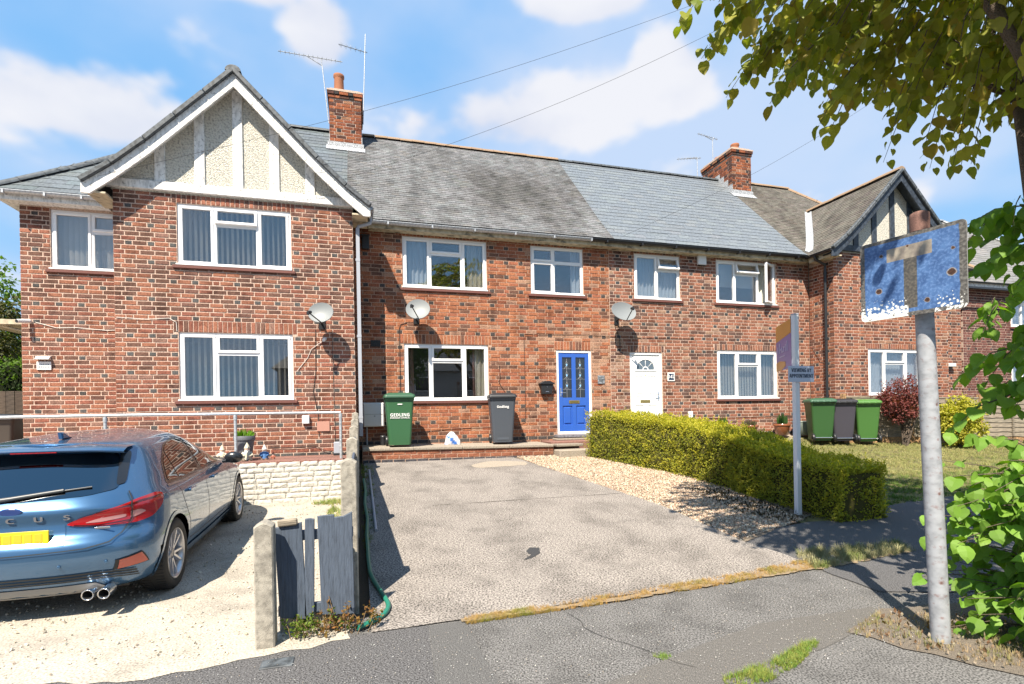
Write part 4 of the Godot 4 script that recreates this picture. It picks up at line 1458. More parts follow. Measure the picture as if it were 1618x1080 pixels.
func white_door(house: Node3D) -> void:
	var d := Node3D.new()
	d.name = "door"
	house.add_child(d, true)
	d.position = Vector3(6.765, 1.05, 0) - gp(house)
	tag(d, "white panelled front door with a fan-shaped window at its top")
	var x0 := 6.32
	var x1 := 7.21
	var y0 := 1.05
	var y1 := 3.07
	var f := MB.new()
	ring(f, Vector2(x0, y0), Vector2(x1, y1), 0.06, -0.10, -0.02)
	put("frame", f, mats.upvc, d)
	var z := -0.045
	var mx := (x0 + x1) / 2
	var lf := MB.new()
	lf.box(Vector3(x0 + 0.056, y0 + 0.056, z - 0.045), Vector3(x1 - 0.056, y1 - 0.056, z))
	for s in [-1.0, 1.0]:
		for e in [[y0 + 0.22, y0 + 0.72], [y0 + 0.98, y0 + 1.44]]:
			var c := Vector2(mx + s * 0.17, (e[0] + e[1]) / 2)
			var hw := 0.105
			var hh: float = (e[1] - e[0]) / 2
			ring(lf, c - Vector2(hw + 0.025, hh + 0.025), c + Vector2(hw + 0.025, hh + 0.025), 0.022, z - 0.004, z + 0.012)
			lf.prism(X(Vector3(c.x, c.y, z + 0.009)), PackedVector2Array([Vector2(-hw + 0.03, -hh + 0.03), Vector2(hw - 0.03, -hh + 0.03), Vector2(hw - 0.03, hh - 0.03), Vector2(-hw + 0.03, hh - 0.03)]), 0.012, Color.WHITE, 0.009)
	put("door_leaf", lf, mats.white_door, d)
	var fan := Vector2(mx, y1 - 0.43)
	for k in 4:
		var p := PackedVector2Array()
		var a0 := PI * k / 4.0 + (0.05 if k > 0 else 0.02)
		var a1 := PI * (k + 1) / 4.0 - (0.05 if k < 3 else 0.02)
		for i in 7: p.append(fan + Vector2.from_angle(lerpf(a0, a1, i / 6.0)) * 0.24 + Vector2(0, 0.012))
		p.append(fan + Vector2.from_angle(a1) * 0.09 + Vector2(0, 0.012))
		p.append(fan + Vector2.from_angle(a0) * 0.09 + Vector2(0, 0.012))
		var m := MB.new()
		m.prism(X(Vector3(0, 0, z + 0.004)), p, 0.004)
		put("pane", m, M("fan_glass", Color(0.10, 0.13, 0.16), 0.1, {"spec": 0.8}), d)
	var hub := PackedVector2Array()
	for i in 9: hub.append(fan + Vector2.from_angle(PI * i / 8.0) * 0.055 + Vector2(0, 0.012))
	var hm := MB.new()
	hm.prism(X(Vector3(0, 0, z + 0.004)), hub, 0.004)
	put("pane", hm, mats.fan_glass, d)
	var surround := MB.new()
	var arc := []
	for i in 17: arc.append(Vector3(fan.x + cos(PI * i / 16.0) * 0.265, fan.y + 0.0 + sin(PI * i / 16.0) * 0.265, z + 0.004))
	surround.tube(arc, 0.014, 6)
	surround.cbox(X(Vector3(fan.x, fan.y - 0.02, z + 0.006)), Vector3(0.62, 0.02, 0.014), 0.004)
	put("fanlight_moulding", surround, mats.white_door, d)
	var lp := MB.new()
	lp.cbox(X(Vector3(mx - 0.02, y0 + 0.82, z + 0.006)), Vector3(0.27, 0.07, 0.014), 0.004)
	put("letter_plate", lp, mats.brass, d)
	var hd := MB.new()
	hd.cbox(X(Vector3(x1 - 0.10, y0 + 0.95, z + 0.008)), Vector3(0.03, 0.22, 0.014), 0.004)
	hd.tube([Vector3(x1 - 0.10, y0 + 0.99, z + 0.01), Vector3(x1 - 0.10, y0 + 0.99, z + 0.06), Vector3(x1 - 0.22, y0 + 0.985, z + 0.06)], 0.009, 8)
	put("handle", hd, mats.chrome, d)
	var kn := MB.new()
	kn.lathe(Transform3D(Basis(Vector3.RIGHT, PI / 2), Vector3(mx, y0 + 1.46, z)), [Vector2(0.0, 0.012), Vector2(0.012, 0.01), Vector2(0.014, 0.0)], 10)
	put("spyhole", kn, mats.brass, d)


# ---------------------------------------------------------------- the next house beyond the terrace, and what stands far off
func build_far_house() -> void:
	var h := thing("brick_house", "purplish brick house with a pale hipped slate roof beyond the terrace's right end", "house", Vector3(23, 0.8, -4))
	var st := {"name": "f", "joint": 0.014, "share": [0.5, 0.3, 0.2], "tones": [Color(0.24, 0.105, 0.09), Color(0.20, 0.09, 0.08), Color(0.15, 0.08, 0.075), Color(0.10, 0.08, 0.085)]}
	var wn := house_wall(h, null)
	var t := X(Vector3(18.5, 0, -0.6))
	var op := [Rect2(2.2, 4.2, 1.8, 1.1), Rect2(2.2, 1.9, 1.8, 1.2)]
	wall_back(wn[1], t, 9.0, 0.1, 5.5, op)
	lay(wn[2], t, 9.0, 0.8, 5.5, op, st)
	var tl := Transform3D(Basis(Vector3(0, 0, 1), Vector3.UP, Vector3(-1, 0, 0)), Vector3(18.5, 0, -8.6))
	wall_back(wn[1], Transform3D(tl.basis, tl.origin), 7.75, 0.1, 5.5, [])
	lay(wn[2], tl, 8.0, 0.8, 5.5, [], st)
	wn[1].box(Vector3(18.75, 0.1, -8.6), Vector3(27.5, 5.5, -8.4))
	wn[1].box(Vector3(27.25, 0.1, -8.39), Vector3(27.5, 5.5, -0.86))
	put("mortar", wn[1], mats.mortar_mid, wn[0])
	lay_all(wn[2], st, wn[0], 120)
	for y in [[1.9, 3.1], [4.2, 5.3]]: make_window(h, 20.7, 22.5, y[0], y[1], -0.6, "three", "full_pale")
	var roof := Node3D.new()
	roof.name = "roof"
	h.add_child(roof, true)
	var prof := [Vector2(0.35, 5.5), Vector2(0.0, 5.82), Vector2(-4.0, 9.35)]
	var specs := []
	var dk := MB.new()
	var tone := func(_u, _h, _y, _r) -> Color: return vary(Color(0.27, 0.26, 0.245), 0.12)
	var never := func(_u, _h, _y): return false
	var planes := [[Vector3(0, 0, -0.6), Vector3.RIGHT, Vector3.BACK, func(k, _y): return [18.5 - k, 27.5 + k]], [Vector3(18.5, 0, 0), Vector3(0, 0, 1), Vector3.LEFT, func(k, _y): return [-8.6 - k, -0.6 + k]], [Vector3(27.5, 0, 0), Vector3(0, 0, -1), Vector3.RIGHT, func(k, _y): return [0.6 - k, 8.6 + k]], [Vector3(0, 0, -8.6), Vector3.LEFT, Vector3.FORWARD, func(k, _y): return [-27.5 - k, -18.5 + k]]]
	for i in 4:
		var p: Array = planes[i]
		if i < 2: tiles(specs, p[0], p[1], p[2], prof, 0.2, 0.3, 0.3, p[3], tone, never, 90 + i)
		deck(dk, p[0], p[1], p[2], prof, p[3])
	put("roof_deck", dk, mats.verge, roof)
	tile_all(specs, 0.009, mats.slate, roof, 60, "slate")
	ridge(roof, Vector3(18.2, 5.6, -0.3), Vector3(22.5, 9.38, -4.6), mats.lead, 0.12, 0.5, "hip_tile")
	ridge(roof, Vector3(18.2, 5.6, -8.9), Vector3(22.5, 9.38, -4.6), mats.lead, 0.12, 0.5, "hip_tile")
	ridge(roof, Vector3(22.5, 9.38, -4.6), Vector3(23.5, 9.38, -4.6), mats.lead, 0.12, 0.5)
	ridge(roof, Vector3(27.8, 5.6, -0.3), Vector3(23.5, 9.38, -4.6), mats.lead, 0.12, 0.5, "hip_tile")
	var fa := MB.new()
	fa.box(Vector3(18.2, 5.36, -0.37), Vector3(27.8, 5.49, -0.34))
	fa.box(Vector3(18.2, 5.36, -8.8), Vector3(18.23, 5.49, -0.372))
	fa.box(Vector3(18.231, 5.36, -8.8), Vector3(18.51, 5.38, -0.372))
	put("fascia", fa, mats.white_paint, h)
	var sl := MB.new()
	sl.box(Vector3(17.9, 5.28, -0.26), Vector3(27.9, 5.34, -0.22))
	put("gutter", sl, mats.black_plastic, h)


# the other side of the road, seen mirrored in the window panes
func build_opposite() -> void:
	var h := thing("rendered_house", "grey rendered house across the road, mirrored in the front windows", "house", Vector3(4, 0, 33))
	var m := MB.new()
	m.box(Vector3(-6, 0, 33), Vector3(15, 5.4, 40))
	put("wall", m, M("grey_render", Color(0.34, 0.33, 0.32), 0.95), h)
	m = MB.new()
	var a := [Vector3(-6.4, 5.4, 32.6), Vector3(15.4, 5.4, 32.6), Vector3(15.4, 5.4, 40.4), Vector3(-6.4, 5.4, 40.4), Vector3(-3, 8.8, 36.5), Vector3(12, 8.8, 36.5)]
	m.quad(a[1], a[0], a[4], a[5]); m.quad(a[3], a[2], a[5], a[4]); m.tri(a[2], a[1], a[5]); m.tri(a[0], a[3], a[4]); m.quad(a[0], a[1], a[2], a[3])
	put("roof", m, mats.verge, h)
	for x in [-4.0, 0.2, 4.4, 8.6, 12.2]:
		for y in [1.3, 3.7]:
			var w := Node3D.new()
			w.name = "window"
			h.add_child(w, true)
			var f := MB.new()
			ring(f, Vector2(x, y), Vector2(x + 1.5, y + 1.2), 0.07, 32.93, 33.02)
			put("frame", f, mats.upvc, w)
			var p := MB.new()
			p.box(Vector3(x + 0.06, y + 0.06, 32.96), Vector3(x + 1.44, y + 1.14, 32.99))
			put("pane", p, mats.dark_glass, w)


# ---------------------------------------------------------------- ground (outlines are given as [x, metres in front of the camera])
func sheet(m: MB, outline: Array, lift: float, left := false) -> void:
	var poly := PackedVector2Array()
	for p in outline: poly.append(Vector2(p[0], p[1]))
	var bands := [-60.0, 4.1, 5.6, 9.6, 10.4, 11.6, 120.0]
	for i in bands.size() - 1:
		var strip := PackedVector2Array([Vector2(-200, bands[i]), Vector2(200, bands[i]), Vector2(200, bands[i + 1]), Vector2(-200, bands[i + 1])])
		for piece in Geometry2D.intersect_polygons(poly, strip):
			if Geometry2D.is_polygon_clockwise(piece): piece.reverse()
			var tr := Geometry2D.triangulate_polygon(piece)
			for k in range(0, tr.size(), 3):
				var q := []
				for j in 3:
					var p: Vector2 = piece[tr[k + j]]
					q.append(Vector3(p.x, ground(-1.0 if left else maxf(p.x, 0.0), 11.46 - p.y) + lift, 11.46 - p.y))
				if (q[1] - q[0]).cross(q[2] - q[0]).y < 0: m.tri(q[0], q[2], q[1])
				else: m.tri(q[0], q[1], q[2])

func ragged(outline: Array, step := 0.12, amount := 0.03, seed_ := 1) -> Array:
	var r := RandomNumberGenerator.new()
	r.seed = seed_
	var out := []
	for i in outline.size():
		var a := Vector2(outline[i][0], outline[i][1])
		var nxt: Array = outline[(i + 1) % outline.size()]
		var b := Vector2(nxt[0], nxt[1])
		var n := maxi(1, int(a.distance_to(b) / step))
		if a.distance_to(b) > 12.0: n = 1
		for k in n:
			var p := a.lerp(b, float(k) / n)
			if k > 0: p += Vector2(r.randf_range(-amount, amount), r.randf_range(-amount, amount))
			out.append([p.x, p.y])
	return out

func build_ground() -> void:
	var m := MB.new()
	m.quad(Vector3(-400, -0.14, 400), Vector3(400, -0.14, 400), Vector3(400, -0.14, -400), Vector3(-400, -0.14, -400))
	setting("ground", m, mats.turf)
	m = MB.new()
	sheet(m, [[-60, -40], [60, -40], [60, 4.3], [-0.3, 4.3], [-0.3, 4.1], [-60, 4.1]], 0.0)
	setting("road", m, mats.asphalt)
	m = MB.new()
	m.quad(Vector3(-90, 0.80, -0.3), Vector3(90, 0.80, -0.3), Vector3(90, 0.80, -80), Vector3(-90, 0.80, -80))
	setting("back_gardens_ground", m, mats.turf)
	m = MB.new()
	sheet(m, ragged([[0.40, 3.1], [0.47, 4.03], [-60, 4.03], [-60, -40], [0.1, -40], [0.2, 1.0]], 0.3, 0.012, 3), 0.004)
	setting("pavement_dark_patch", m, mats.asphalt_dark)
	m = MB.new()
	sheet(m, [[0.404, 3.12], [0.474, 4.02], [0.74, 4.02], [0.77, 3.03], [0.66, 2.4], [0.36, 2.4]], 0.005)
	setting("pavement_mid_patch", m, mats.asphalt_mid)
	m = MB.new()
	sheet(m, ragged([[0.9, 2.5], [1.37, 2.83], [2.1, 3.06], [2.84, 3.27], [3.92, 3.26], [3.9, 3.05], [3.35, 2.92], [2.93, 2.79], [2.05, 2.60], [1.2, 2.25], [0.8, 2.1]], 0.1, 0.012, 5), 0.004)
	setting("pavement_rough_band", m, mats.asphalt_rough)
	m = MB.new()
	sheet(m, ragged([[3.3, 2.94], [3.42, 2.62], [3.6, 2.32], [3.8, 2.05], [4.3, 1.6], [5.6, 1.5], [6.2, 2.4], [5.6, 2.9], [4.6, 3.1], [3.95, 3.2], [3.6, 3.05]], 0.12, 0.035, 6), 0.008)
	setting("tree_pit_soil", m, M("dusty_soil", Color(0.21, 0.175, 0.14), 1.0, {"mottle": texs.grit, "msize": 1.5, "bump": texs.fine, "bdepth": 0.9}))
	m = MB.new()   # cracks in the pavement
	for l in [[[1.60, 3.50], [1.66, 3.38], [1.72, 3.30], [1.80, 3.16], [1.86, 3.04], [1.90, 2.92], [1.98, 2.83]], [[1.60, 3.50], [1.57, 3.62], [1.60, 3.74], [1.56, 3.92]]]:
		for i in l.size() - 1:
			var a := Vector2(l[i][0], l[i][1])
			var b := Vector2(l[i + 1][0], l[i + 1][1])
			var s := (b - a).orthogonal().normalized() * 0.0035
			sheet(m, [[a.x - s.x, a.y - s.y], [a.x + s.x, a.y + s.y], [b.x + s.x * 0.7, b.y + s.y * 0.7], [b.x - s.x * 0.7, b.y - s.y * 0.7]], 0.0065)
	setting("pavement_crack", m, M("crack", Color(0.05, 0.048, 0.045), 1.0))
	m = MB.new()
	sheet(m, [[-0.08, 4.0], [40, 4.0], [40, 11.5], [-0.08, 11.5]], -0.012)
	setting("garden_soil", m, mats.soil)
	# concrete drive in two bays with a joint
	for e in [[[0.05, 4.02], [4.36, 4.22], [4.3, 4.6], [4.16, 5.0], [4.06, 6.52], [3.87, 7.25], [0.05, 7.25]], [[0.05, 7.262], [3.867, 7.262], [3.25, 9.6], [3.0, 10.42], [0.05, 10.42]]]:
		m = MB.new()
		sheet(m, ragged(e, 0.25, 0.008, 9), 0.012)
		setting("driveway", m, mats.concrete)
	m = MB.new()
	sheet(m, ragged([[1.56, 5.08], [1.70, 5.14], [1.79, 5.22], [1.83, 5.36], [1.73, 5.40], [1.66, 5.30], [1.68, 5.20]], 0.05, 0.012, 4), 0.016)
	setting("driveway_tar_patch", m, M("tar", Color(0.055, 0.056, 0.06), 0.8, {"mottle": texs.grit, "msize": 1.2, "bump": texs.fine, "bdepth": 0.5}))
	m = MB.new()
	sheet(m, ragged([[2.1, 9.5], [3.0, 9.55], [3.1, 9.9], [2.5, 10.1], [2.0, 9.8]], 0.15, 0.05, 14), 0.0155)
	setting("driveway_pale_patch", m, mats.coping)
	m = MB.new()
	sheet(m, [[3.25, 9.6], [3.87, 7.25], [4.06, 6.5], [4.17, 5.0], [4.8, 5.25], [5.9, 5.7], [5.9, 8.2], [5.0, 10.2], [4.0, 10.6], [3.0, 10.6]], 0.004)
	setting("gravel_bed", m, M("gravel_base", Color(0.30, 0.24, 0.18), 1.0, {"mottle": texs.grit, "msize": 0.35, "bump": texs.pebble, "bdepth": 1.2}))
	m = MB.new()
	sheet(m, ragged([[4.37, 4.22], [4.22, 4.6], [4.16, 4.98], [4.5, 5.12], [4.9, 5.3], [5.5, 5.42], [6.6, 5.3], [7.25, 5.75], [8.2, 5.95], [9.5, 5.9], [14, 5.7], [40, 5.6], [40, 3.2], [5.0, 3.25], [4.3, 3.5]], 0.2, 0.02, 8), 0.008)
	setting("side_path", m, mats.asphalt_dark)
	m = MB.new()
	sheet(m, [[6.3, 5.2], [7.25, 5.72], [8.2, 5.92], [9.5, 5.87], [14, 5.67], [40, 5.57], [40, 11.46], [4.5, 11.46], [4.4, 10.2], [5.2, 8.2], [5.4, 5.4]], 0.002)
	setting("lawn", m, mats.turf)
	m = MB.new()
	sheet(m, [[6.0, 10.95], [11.7, 10.95], [11.7, 11.455], [6.0, 11.455]], 0.014)
	setting("house_path", m, mats.coping)
	m = MB.new()
	sheet(m, ragged([[-0.1, 3.96], [-0.65, 3.86], [-1.3, 3.74], [-2.2, 3.93], [-20, 3.9], [-20, 9.6], [-0.1, 9.6]], 0.12, 0.03, 10), 0.008, true)
	setting("dirt_forecourt", m, mats.dirt)
	# straw-coloured strip of dead grass and dirt between the pavement and the drive
	m = MB.new()
	sheet(m, ragged([[0.72, 3.99], [2.0, 4.01], [3.5, 4.13], [4.4, 4.15], [5.7, 4.27], [5.7, 4.40], [4.4, 4.30], [3.5, 4.20], [2.0, 4.08], [0.72, 4.05]], 0.06, 0.024, 12), 0.016)
	setting("dry_verge", m, M("straw", Color(0.36, 0.27, 0.17), 1.0, {"mottle": texs.grit, "msize": 1.6, "bump": texs.fine, "bdepth": 1.0}))


# ---------------------------------------------------------------- the raised strip in front of the middle house, its steps, and the patio at the left
func build_terrace() -> void:
	var w := thing("retaining_wall", "low red brick wall with blue base courses and a concrete coping, below the two bins of the blue-door house", "wall", Vector3(2, 0.65, 1.06))
	var st := style("orange").duplicate()
	st.share = [0.6, 0.3, 0.04, 0.06]
	st.tones = [Color(0.42, 0.17, 0.10), Color(0.36, 0.14, 0.085), Color(0.25, 0.12, 0.09), Color(0.42, 0.21, 0.13), Color(0.10, 0.10, 0.115)]
	st.name = "w"
	var specs := []
	for k in 4:
		var y := 0.62 + k * CRS
		var u := -BL * (0.5 if k % 2 else 0.0)
		while u < 3.88:
			var a := maxf(u, 0.0)
			var b := minf(u + BL, 3.88)
			if b - a > 0.03:
				specs.append({"t": X(Vector3(0.02 + a + 0.006, y + 0.006 - a * 0.012, 1.06)), "l": b - a - 0.012, "h": CRS - 0.012, "tone": 4 if k < 2 else pick_tone(st, rng), "full": true})
			u += BL
	lay_all(specs, st, w, 300)
	var core := MB.new()
	core.hexa([Vector3(0.02, 0.4, 1.053), Vector3(3.9, 0.4, 1.053), Vector3(3.9, 0.4, 0.85), Vector3(0.02, 0.4, 0.85), Vector3(0.02, 0.95, 1.053), Vector3(3.9, 0.905, 1.053), Vector3(3.9, 0.905, 0.85), Vector3(0.02, 0.95, 0.85)])
	put("mortar", core, mats.mortar_red, w)
	for k in 4:
		var m := MB.new()
		var x := 0.02 + k * 0.97
		m.cbox(Transform3D(Basis(Vector3.BACK, -0.012), Vector3(x + 0.485, 0.98 - (x + 0.48) * 0.012, 0.94)), Vector3(0.962, 0.055, 0.30), 0.008, vary(Color.WHITE, 0.06))
		put("coping_slab", m, mats.coping, w)
	var t := MB.new()
	t.hexa([Vector3(0.02, 0.3, 0.79), Vector3(3.9, 0.3, 0.79), Vector3(3.9, 0.3, -0.02), Vector3(0.02, 0.3, -0.02), Vector3(0.02, 1.005, 0.79), Vector3(3.9, 0.958, 0.79), Vector3(3.9, 0.97, -0.02), Vector3(0.02, 1.02, -0.02)])
	setting("terrace_path", t, mats.coping)
	var s := thing("door_steps", "worn brick and concrete steps below the blue door", "steps", Vector3(4.6, 0.7, 0.5))
	var a := MB.new()
	a.cbox(X(Vector3(4.75, 0.86, 0.33)), Vector3(1.5, 0.26, 0.65), 0.012)
	put("landing", a, mats.pavers, s)
	var p := MB.new()
	p.cbox(X(Vector3(4.75, 1.015, 0.15)), Vector3(0.96, 0.045, 0.28), 0.008)
	put("tread", p, mats.coping, s)
	var q := MB.new()
	q.cbox(Transform3D(Basis(Vector3.UP, 0.03), Vector3(4.32, 0.92, 0.80)), Vector3(0.62, 0.055, 0.34), 0.01, Color(0.8, 0.8, 0.8))
	put("slab", q, mats.coping, s)
	var b := MB.new()
	b.cbox(Transform3D(Basis(Vector3.UP, 0.06), Vector3(4.35, 0.76, 1.12)), Vector3(0.84, 0.17, 0.36), 0.02)
	put("bottom_step", b, mats.coping, s)

	var pm := MB.new()
	pm.box(Vector3(-14, 0.0, -0.5), Vector3(-0.13, 0.852, 1.90))
	setting("patio", pm, mats.mortar_mid)
	var pv := MB.new()
	var i := 0
	var z := 0.80
	while z < 1.98:
		var x := -5.4 - (0.1 if i % 2 else 0.0)
		while x < -0.35:
			pv.cbox(X(Vector3(x + 0.1, 0.872, z + 0.05)), Vector3(0.196, 0.05, 0.096), 0.006, vary(Color(1, 1, 1), 0.25))
			x += 0.2
		z += 0.1
		i += 1
	var pn := setting("patio_paving", pv, mats.pavers)
	pn.set_meta("kind", "stuff")
	tag(pn, "small red block pavers laid on the patio in front of the left house", "paving")
	var pw := thing("stone_wall", "whitewashed split-stone wall holding up the patio in front of the blue car", "wall", Vector3(-2, 0.18, 2.02))
	var cb := MB.new()
	cb.box(Vector3(-4.4, 0.05, 1.90), Vector3(-0.17, 0.86, 1.985))
	put("mortar", cb, mats.white_stone, pw)
	var r := RandomNumberGenerator.new()
	r.seed = 31
	for k in 8:
		var y := 0.19 + k * 0.087
		var x := -4.35 + r.randf_range(-0.2, 0.0)
		while x < -0.2:
			var l := minf(r.randf_range(0.2, 0.42), -0.17 - x)
			if l > 0.06:
				var hh := 0.08
				var m := MB.new()
				var rows := []
				for e in 5:
					var row := []
					for c in 7:
						var edge := e == 0 or e == 4 or c == 0 or c == 6
						row.append(Vector3(x + (l - 0.012) * c / 6.0, y + hh * e / 4.0 + (0.0 if edge else r.randf_range(-0.006, 0.006)), 1.997 if edge else 2.003 + r.randf_range(-0.004, 0.009)))
					rows.append(row)
				m.grid(rows, vary(Color.WHITE, 0.04))
				put("stone", m, mats.white_stone, pw)
			x += l + 0.006


# ---------------------------------------------------------------- drive edges, hose, front garden pieces
func build_front_garden() -> void:
	var path := []
	for p in [[0.03, 8.97], [0.05, 8.2], [0.035, 7.47], [0.06, 6.8], [0.045, 6.18], [0.05, 5.42], [0.06, 5.1], [0.10, 4.85], [0.15, 4.62], [0.19, 4.42], [0.17, 4.29], [0.11, 4.20], [0.03, 4.13], [-0.05, 4.08]]:
		path.append(Vector3(p[0], ground(0.1, 11.46 - p[1]) + 0.034, 11.46 - p[1]))
	var cv := Curve3D.new()
	for i in path.size():
		var d: Vector3 = (path[mini(i + 1, path.size() - 1)] - path[maxi(i - 1, 0)]) / 6.0
		cv.add_point(path[i], -d, d)
	var m := MB.new()
	m.tube(Array(cv.tessellate(4, 3)), 0.02, 10)
	single("garden_hose", "green garden hose lying along the foot of the boundary fence", "hose", m, M("hose", Color(0.02, 0.17, 0.12), 0.35), path[9])
	m = MB.new()
	var a := Vector3(0.13, ground(0.1, 1.77) + 0.03, 1.77)
	var b := Vector3(0.15, ground(0.1, 5.14) + 0.03, 5.14)
	m.tube([a, (a + b) / 2, b], 0.017, 10)
	single("plastic_pipe", "straight pale grey plastic pipe lying on the drive beside the hose", "pipe", m, mats.grey_plastic, a)


func board_fence(f: Node3D, a: Vector3, b: Vector3, n: int, h: float, material: Material, thick := 0.022, wavy := 0.0) -> void:   # horizontal boards between two post feet
	var d := b - a
	for k in n:
		var m := MB.new()
		var y0 := h * k / n
		var hh := h / n
		var flat := Vector3(d.x, 0, d.z).normalized()
		var nrm := Vector3(-flat.z, 0, flat.x)
		if nrm.z < 0: nrm = -nrm
		var top := []
		var bot := []
		for i in 13:
			var t := i / 12.0
			var p := a + d * t + nrm * 0.004
			var wob := wavy * sin(i * 1.3 + k * 2.1) * 0.5 + wavy * rng.randf_range(-0.4, 0.4)
			bot.append(p + Vector3.UP * (y0 - 0.012 + wob) + nrm * thick)
			top.append(p + Vector3.UP * (y0 + hh) + nrm * (0.004))
		m.grid([bot, top], vary(Color.WHITE, 0.14))
		var bb := []
		var tb := []
		for i in 13:
			bb.append(bot[i] - nrm * (thick + 0.008))
			tb.append(top[i] - nrm * 0.012)
		m.grid([tb, bb], Color.WHITE)
		m.grid([bb, bot], Color.WHITE)
		m.grid([top, tb], Color.WHITE)
		put("board", m, material, f)

func concrete_post(f: Node3D, at: Vector3, h: float, w := 0.125, called := "post") -> void:
	var m := MB.new()
	var p := PackedVector2Array([Vector2(-w / 2, -0.1), Vector2(w / 2, -0.1), Vector2(w / 2, h - 0.03)])
	for i in 5: p.append(Vector2(w / 2 - w * (i + 0.5) / 5.0, h - 0.03 + 0.03 * sin(PI * (i + 0.5) / 5.0)))
	p.append(Vector2(-w / 2, h - 0.03))
	m.prism(X(at + Vector3(0, 0, w / 2)), p, w, Color.WHITE, 0.01)
	put(called, m, mats.concrete_post, f)

func build_fences() -> void:
	var f := thing("boundary_fence", "stepped fence of concrete posts between the dirt forecourt and the concrete drive", "fence", Vector3(-0.09, 0.05, 4))
	var zs := [4.46, 6.28, 8.1, 9.5, 10.55]
	var tops := [1.27, 1.375, 1.48, 1.58, 1.70]
	for k in 5:
		var g := ground(-1, 11.46 - zs[k]) if k < 4 else 0.85
		concrete_post(f, Vector3(-0.10, g, 11.46 - zs[k]), tops[k] - g)
	for k in 4:
		var z0: float = 11.46 - zs[k] - 0.064
		var z1: float = 11.46 - zs[k + 1] + 0.064
		var gb := MB.new()
		var lo := ground(-1, z0) - 0.05
		gb.tbox(X(Vector3(-0.085, lo + (0.25 + k * 0.06), (z0 + z1) / 2)), Vector3(0.045, 0.5 + k * 0.12, z0 - z1))
		put("gravel_board", gb, mats.concrete_post, f)
		for i in 4:
			var y0: float = lo + 0.51 + k * 0.12 + i * (tops[k] - 0.06 - lo - 0.51 - k * 0.12) / 4.0
			var y1: float = lo + 0.505 + k * 0.12 + (i + 1) * (tops[k] - 0.06 - lo - 0.51 - k * 0.12) / 4.0
			var m := MB.new()
			m.cbox(X(Vector3(-0.085 + 0.004 * (i % 2), (y0 + y1) / 2, (z0 + z1) / 2)), Vector3(0.024, y1 - y0, z0 - z1 - 0.004), 0.003, vary(Color.WHITE, 0.1))
			put("board", m, mats.fence_paint, f)
	var pf := thing("picket_fence", "short blue-grey picket fence with two wide boards and a narrow slat, at the pavement edge", "fence", Vector3(-0.35, 0.0, 7.26))
	concrete_post(pf, Vector3(-0.665, 0.0, 11.46 - 4.04), 0.88, 0.125, "concrete_post")
	var zf := 11.46 - 4.2
	var gb := MB.new()
	gb.cbox(X(Vector3(-0.37, 0.05, zf - 0.06)), Vector3(0.47, 0.18, 0.05), 0.006)
	put("gravel_board", gb, mats.concrete_post, pf)
	for y in [0.175, 0.725]:
		var m := MB.new()
		m.cbox(X(Vector3(-0.34, y, zf - 0.022)), Vector3(0.54, 0.075, 0.035), 0.004)
		put("rail", m, mats.fence_paint, pf)
	for e in [[-0.625, -0.435, 0.80, 0.83, 0.02], [-0.412, -0.345, 0.85, 0.845, -0.01], [-0.325, -0.205, 0.865, 0.87, 0.012], [-0.205, -0.075, 0.85, 0.885, 0.004]]:
		var m := MB.new()
		var x0: float = e[0]
		var x1: float = e[1]
		var tl: float = e[4]
		m.prism(X(Vector3(0, 0, zf + (0.022 if x0 < -0.21 else 0.03))), PackedVector2Array([Vector2(x0 + tl * 1.5, 0.115 + absf(tl)), Vector2(x1 + tl * 1.4, 0.105), Vector2(x1, e[3]), Vector2((x0 + x1) / 2, e[2] + 0.004), Vector2(x0, e[2])]), 0.022, vary(Color.WHITE, 0.1), 0.004)
		put("picket", m, mats.fence_paint, pf)
	var cap := MB.new()
	cap.cbox(Transform3D(Basis(Vector3.BACK, 0.05), Vector3(-0.53, 0.835, zf + 0.025)), Vector3(0.135, 0.05, 0.04), 0.008)
	put("cap_block", cap, mats.old_wood, pf)

	var g := thing("panel_fence", "weathered grey waney-lap panel fence behind the red acer and the yellow shrub", "fence", Vector3(15, 0.75, 1.6))
	var xs := [11.75, 13.6, 15.55, 17.4, 19.3]
	for k in 5:
		var x: float = xs[k]
		var z := 1.0 + (x - 11.6) * 0.17
		var y := ground(x, z)
		var m := MB.new()
		m.cbox(X(Vector3(x, y + 0.6, z)), Vector3(0.10, 1.32, 0.10), 0.01)
		put("post", m, mats.new_wood, g)
		if k < 4:
			var x2: float = xs[k + 1]
			var z2 := 1.0 + (x2 - 11.6) * 0.17
			var a := Vector3(x + 0.05, y - 0.02, z)
			var b := Vector3(x2 - 0.05, ground(x2, z2) - 0.02, z2)
			var gbd := MB.new()
			var d := b - a
			gbd.tbox(Transform3D(Basis(d.normalized(), Vector3.UP, d.normalized().cross(Vector3.UP)), (a + b) / 2 + Vector3(0, 0.06, -0.01)), Vector3(d.length(), 0.26, 0.04))
			put("gravel_board", gbd, mats.new_wood, g)
			board_fence(g, a + Vector3(0, 0.2, 0), b + Vector3(0, 0.2, 0), 8, 0.98, mats.old_wood, 0.024, 0.012)
			var tc := MB.new()
			tc.tbox(Transform3D(Basis(d.normalized(), Vector3.UP, d.normalized().cross(Vector3.UP)), (a + b) / 2 + Vector3(0, 1.20, 0.0)), Vector3(d.length(), 0.035, 0.05))
			put("capping", tc, mats.old_wood, g)
			var bat := MB.new()
			bat.tbox(X((a + b) / 2 + Vector3(0, 0.69, 0.04)), Vector3(0.045, 0.98, 0.025))
			put("batten", bat, mats.old_wood, g)

	var h := thing("handrail", "galvanised tube handrail along the edge of the patio", "railing", Vector3(-2, 0.88, 1.94))
	var m := MB.new()
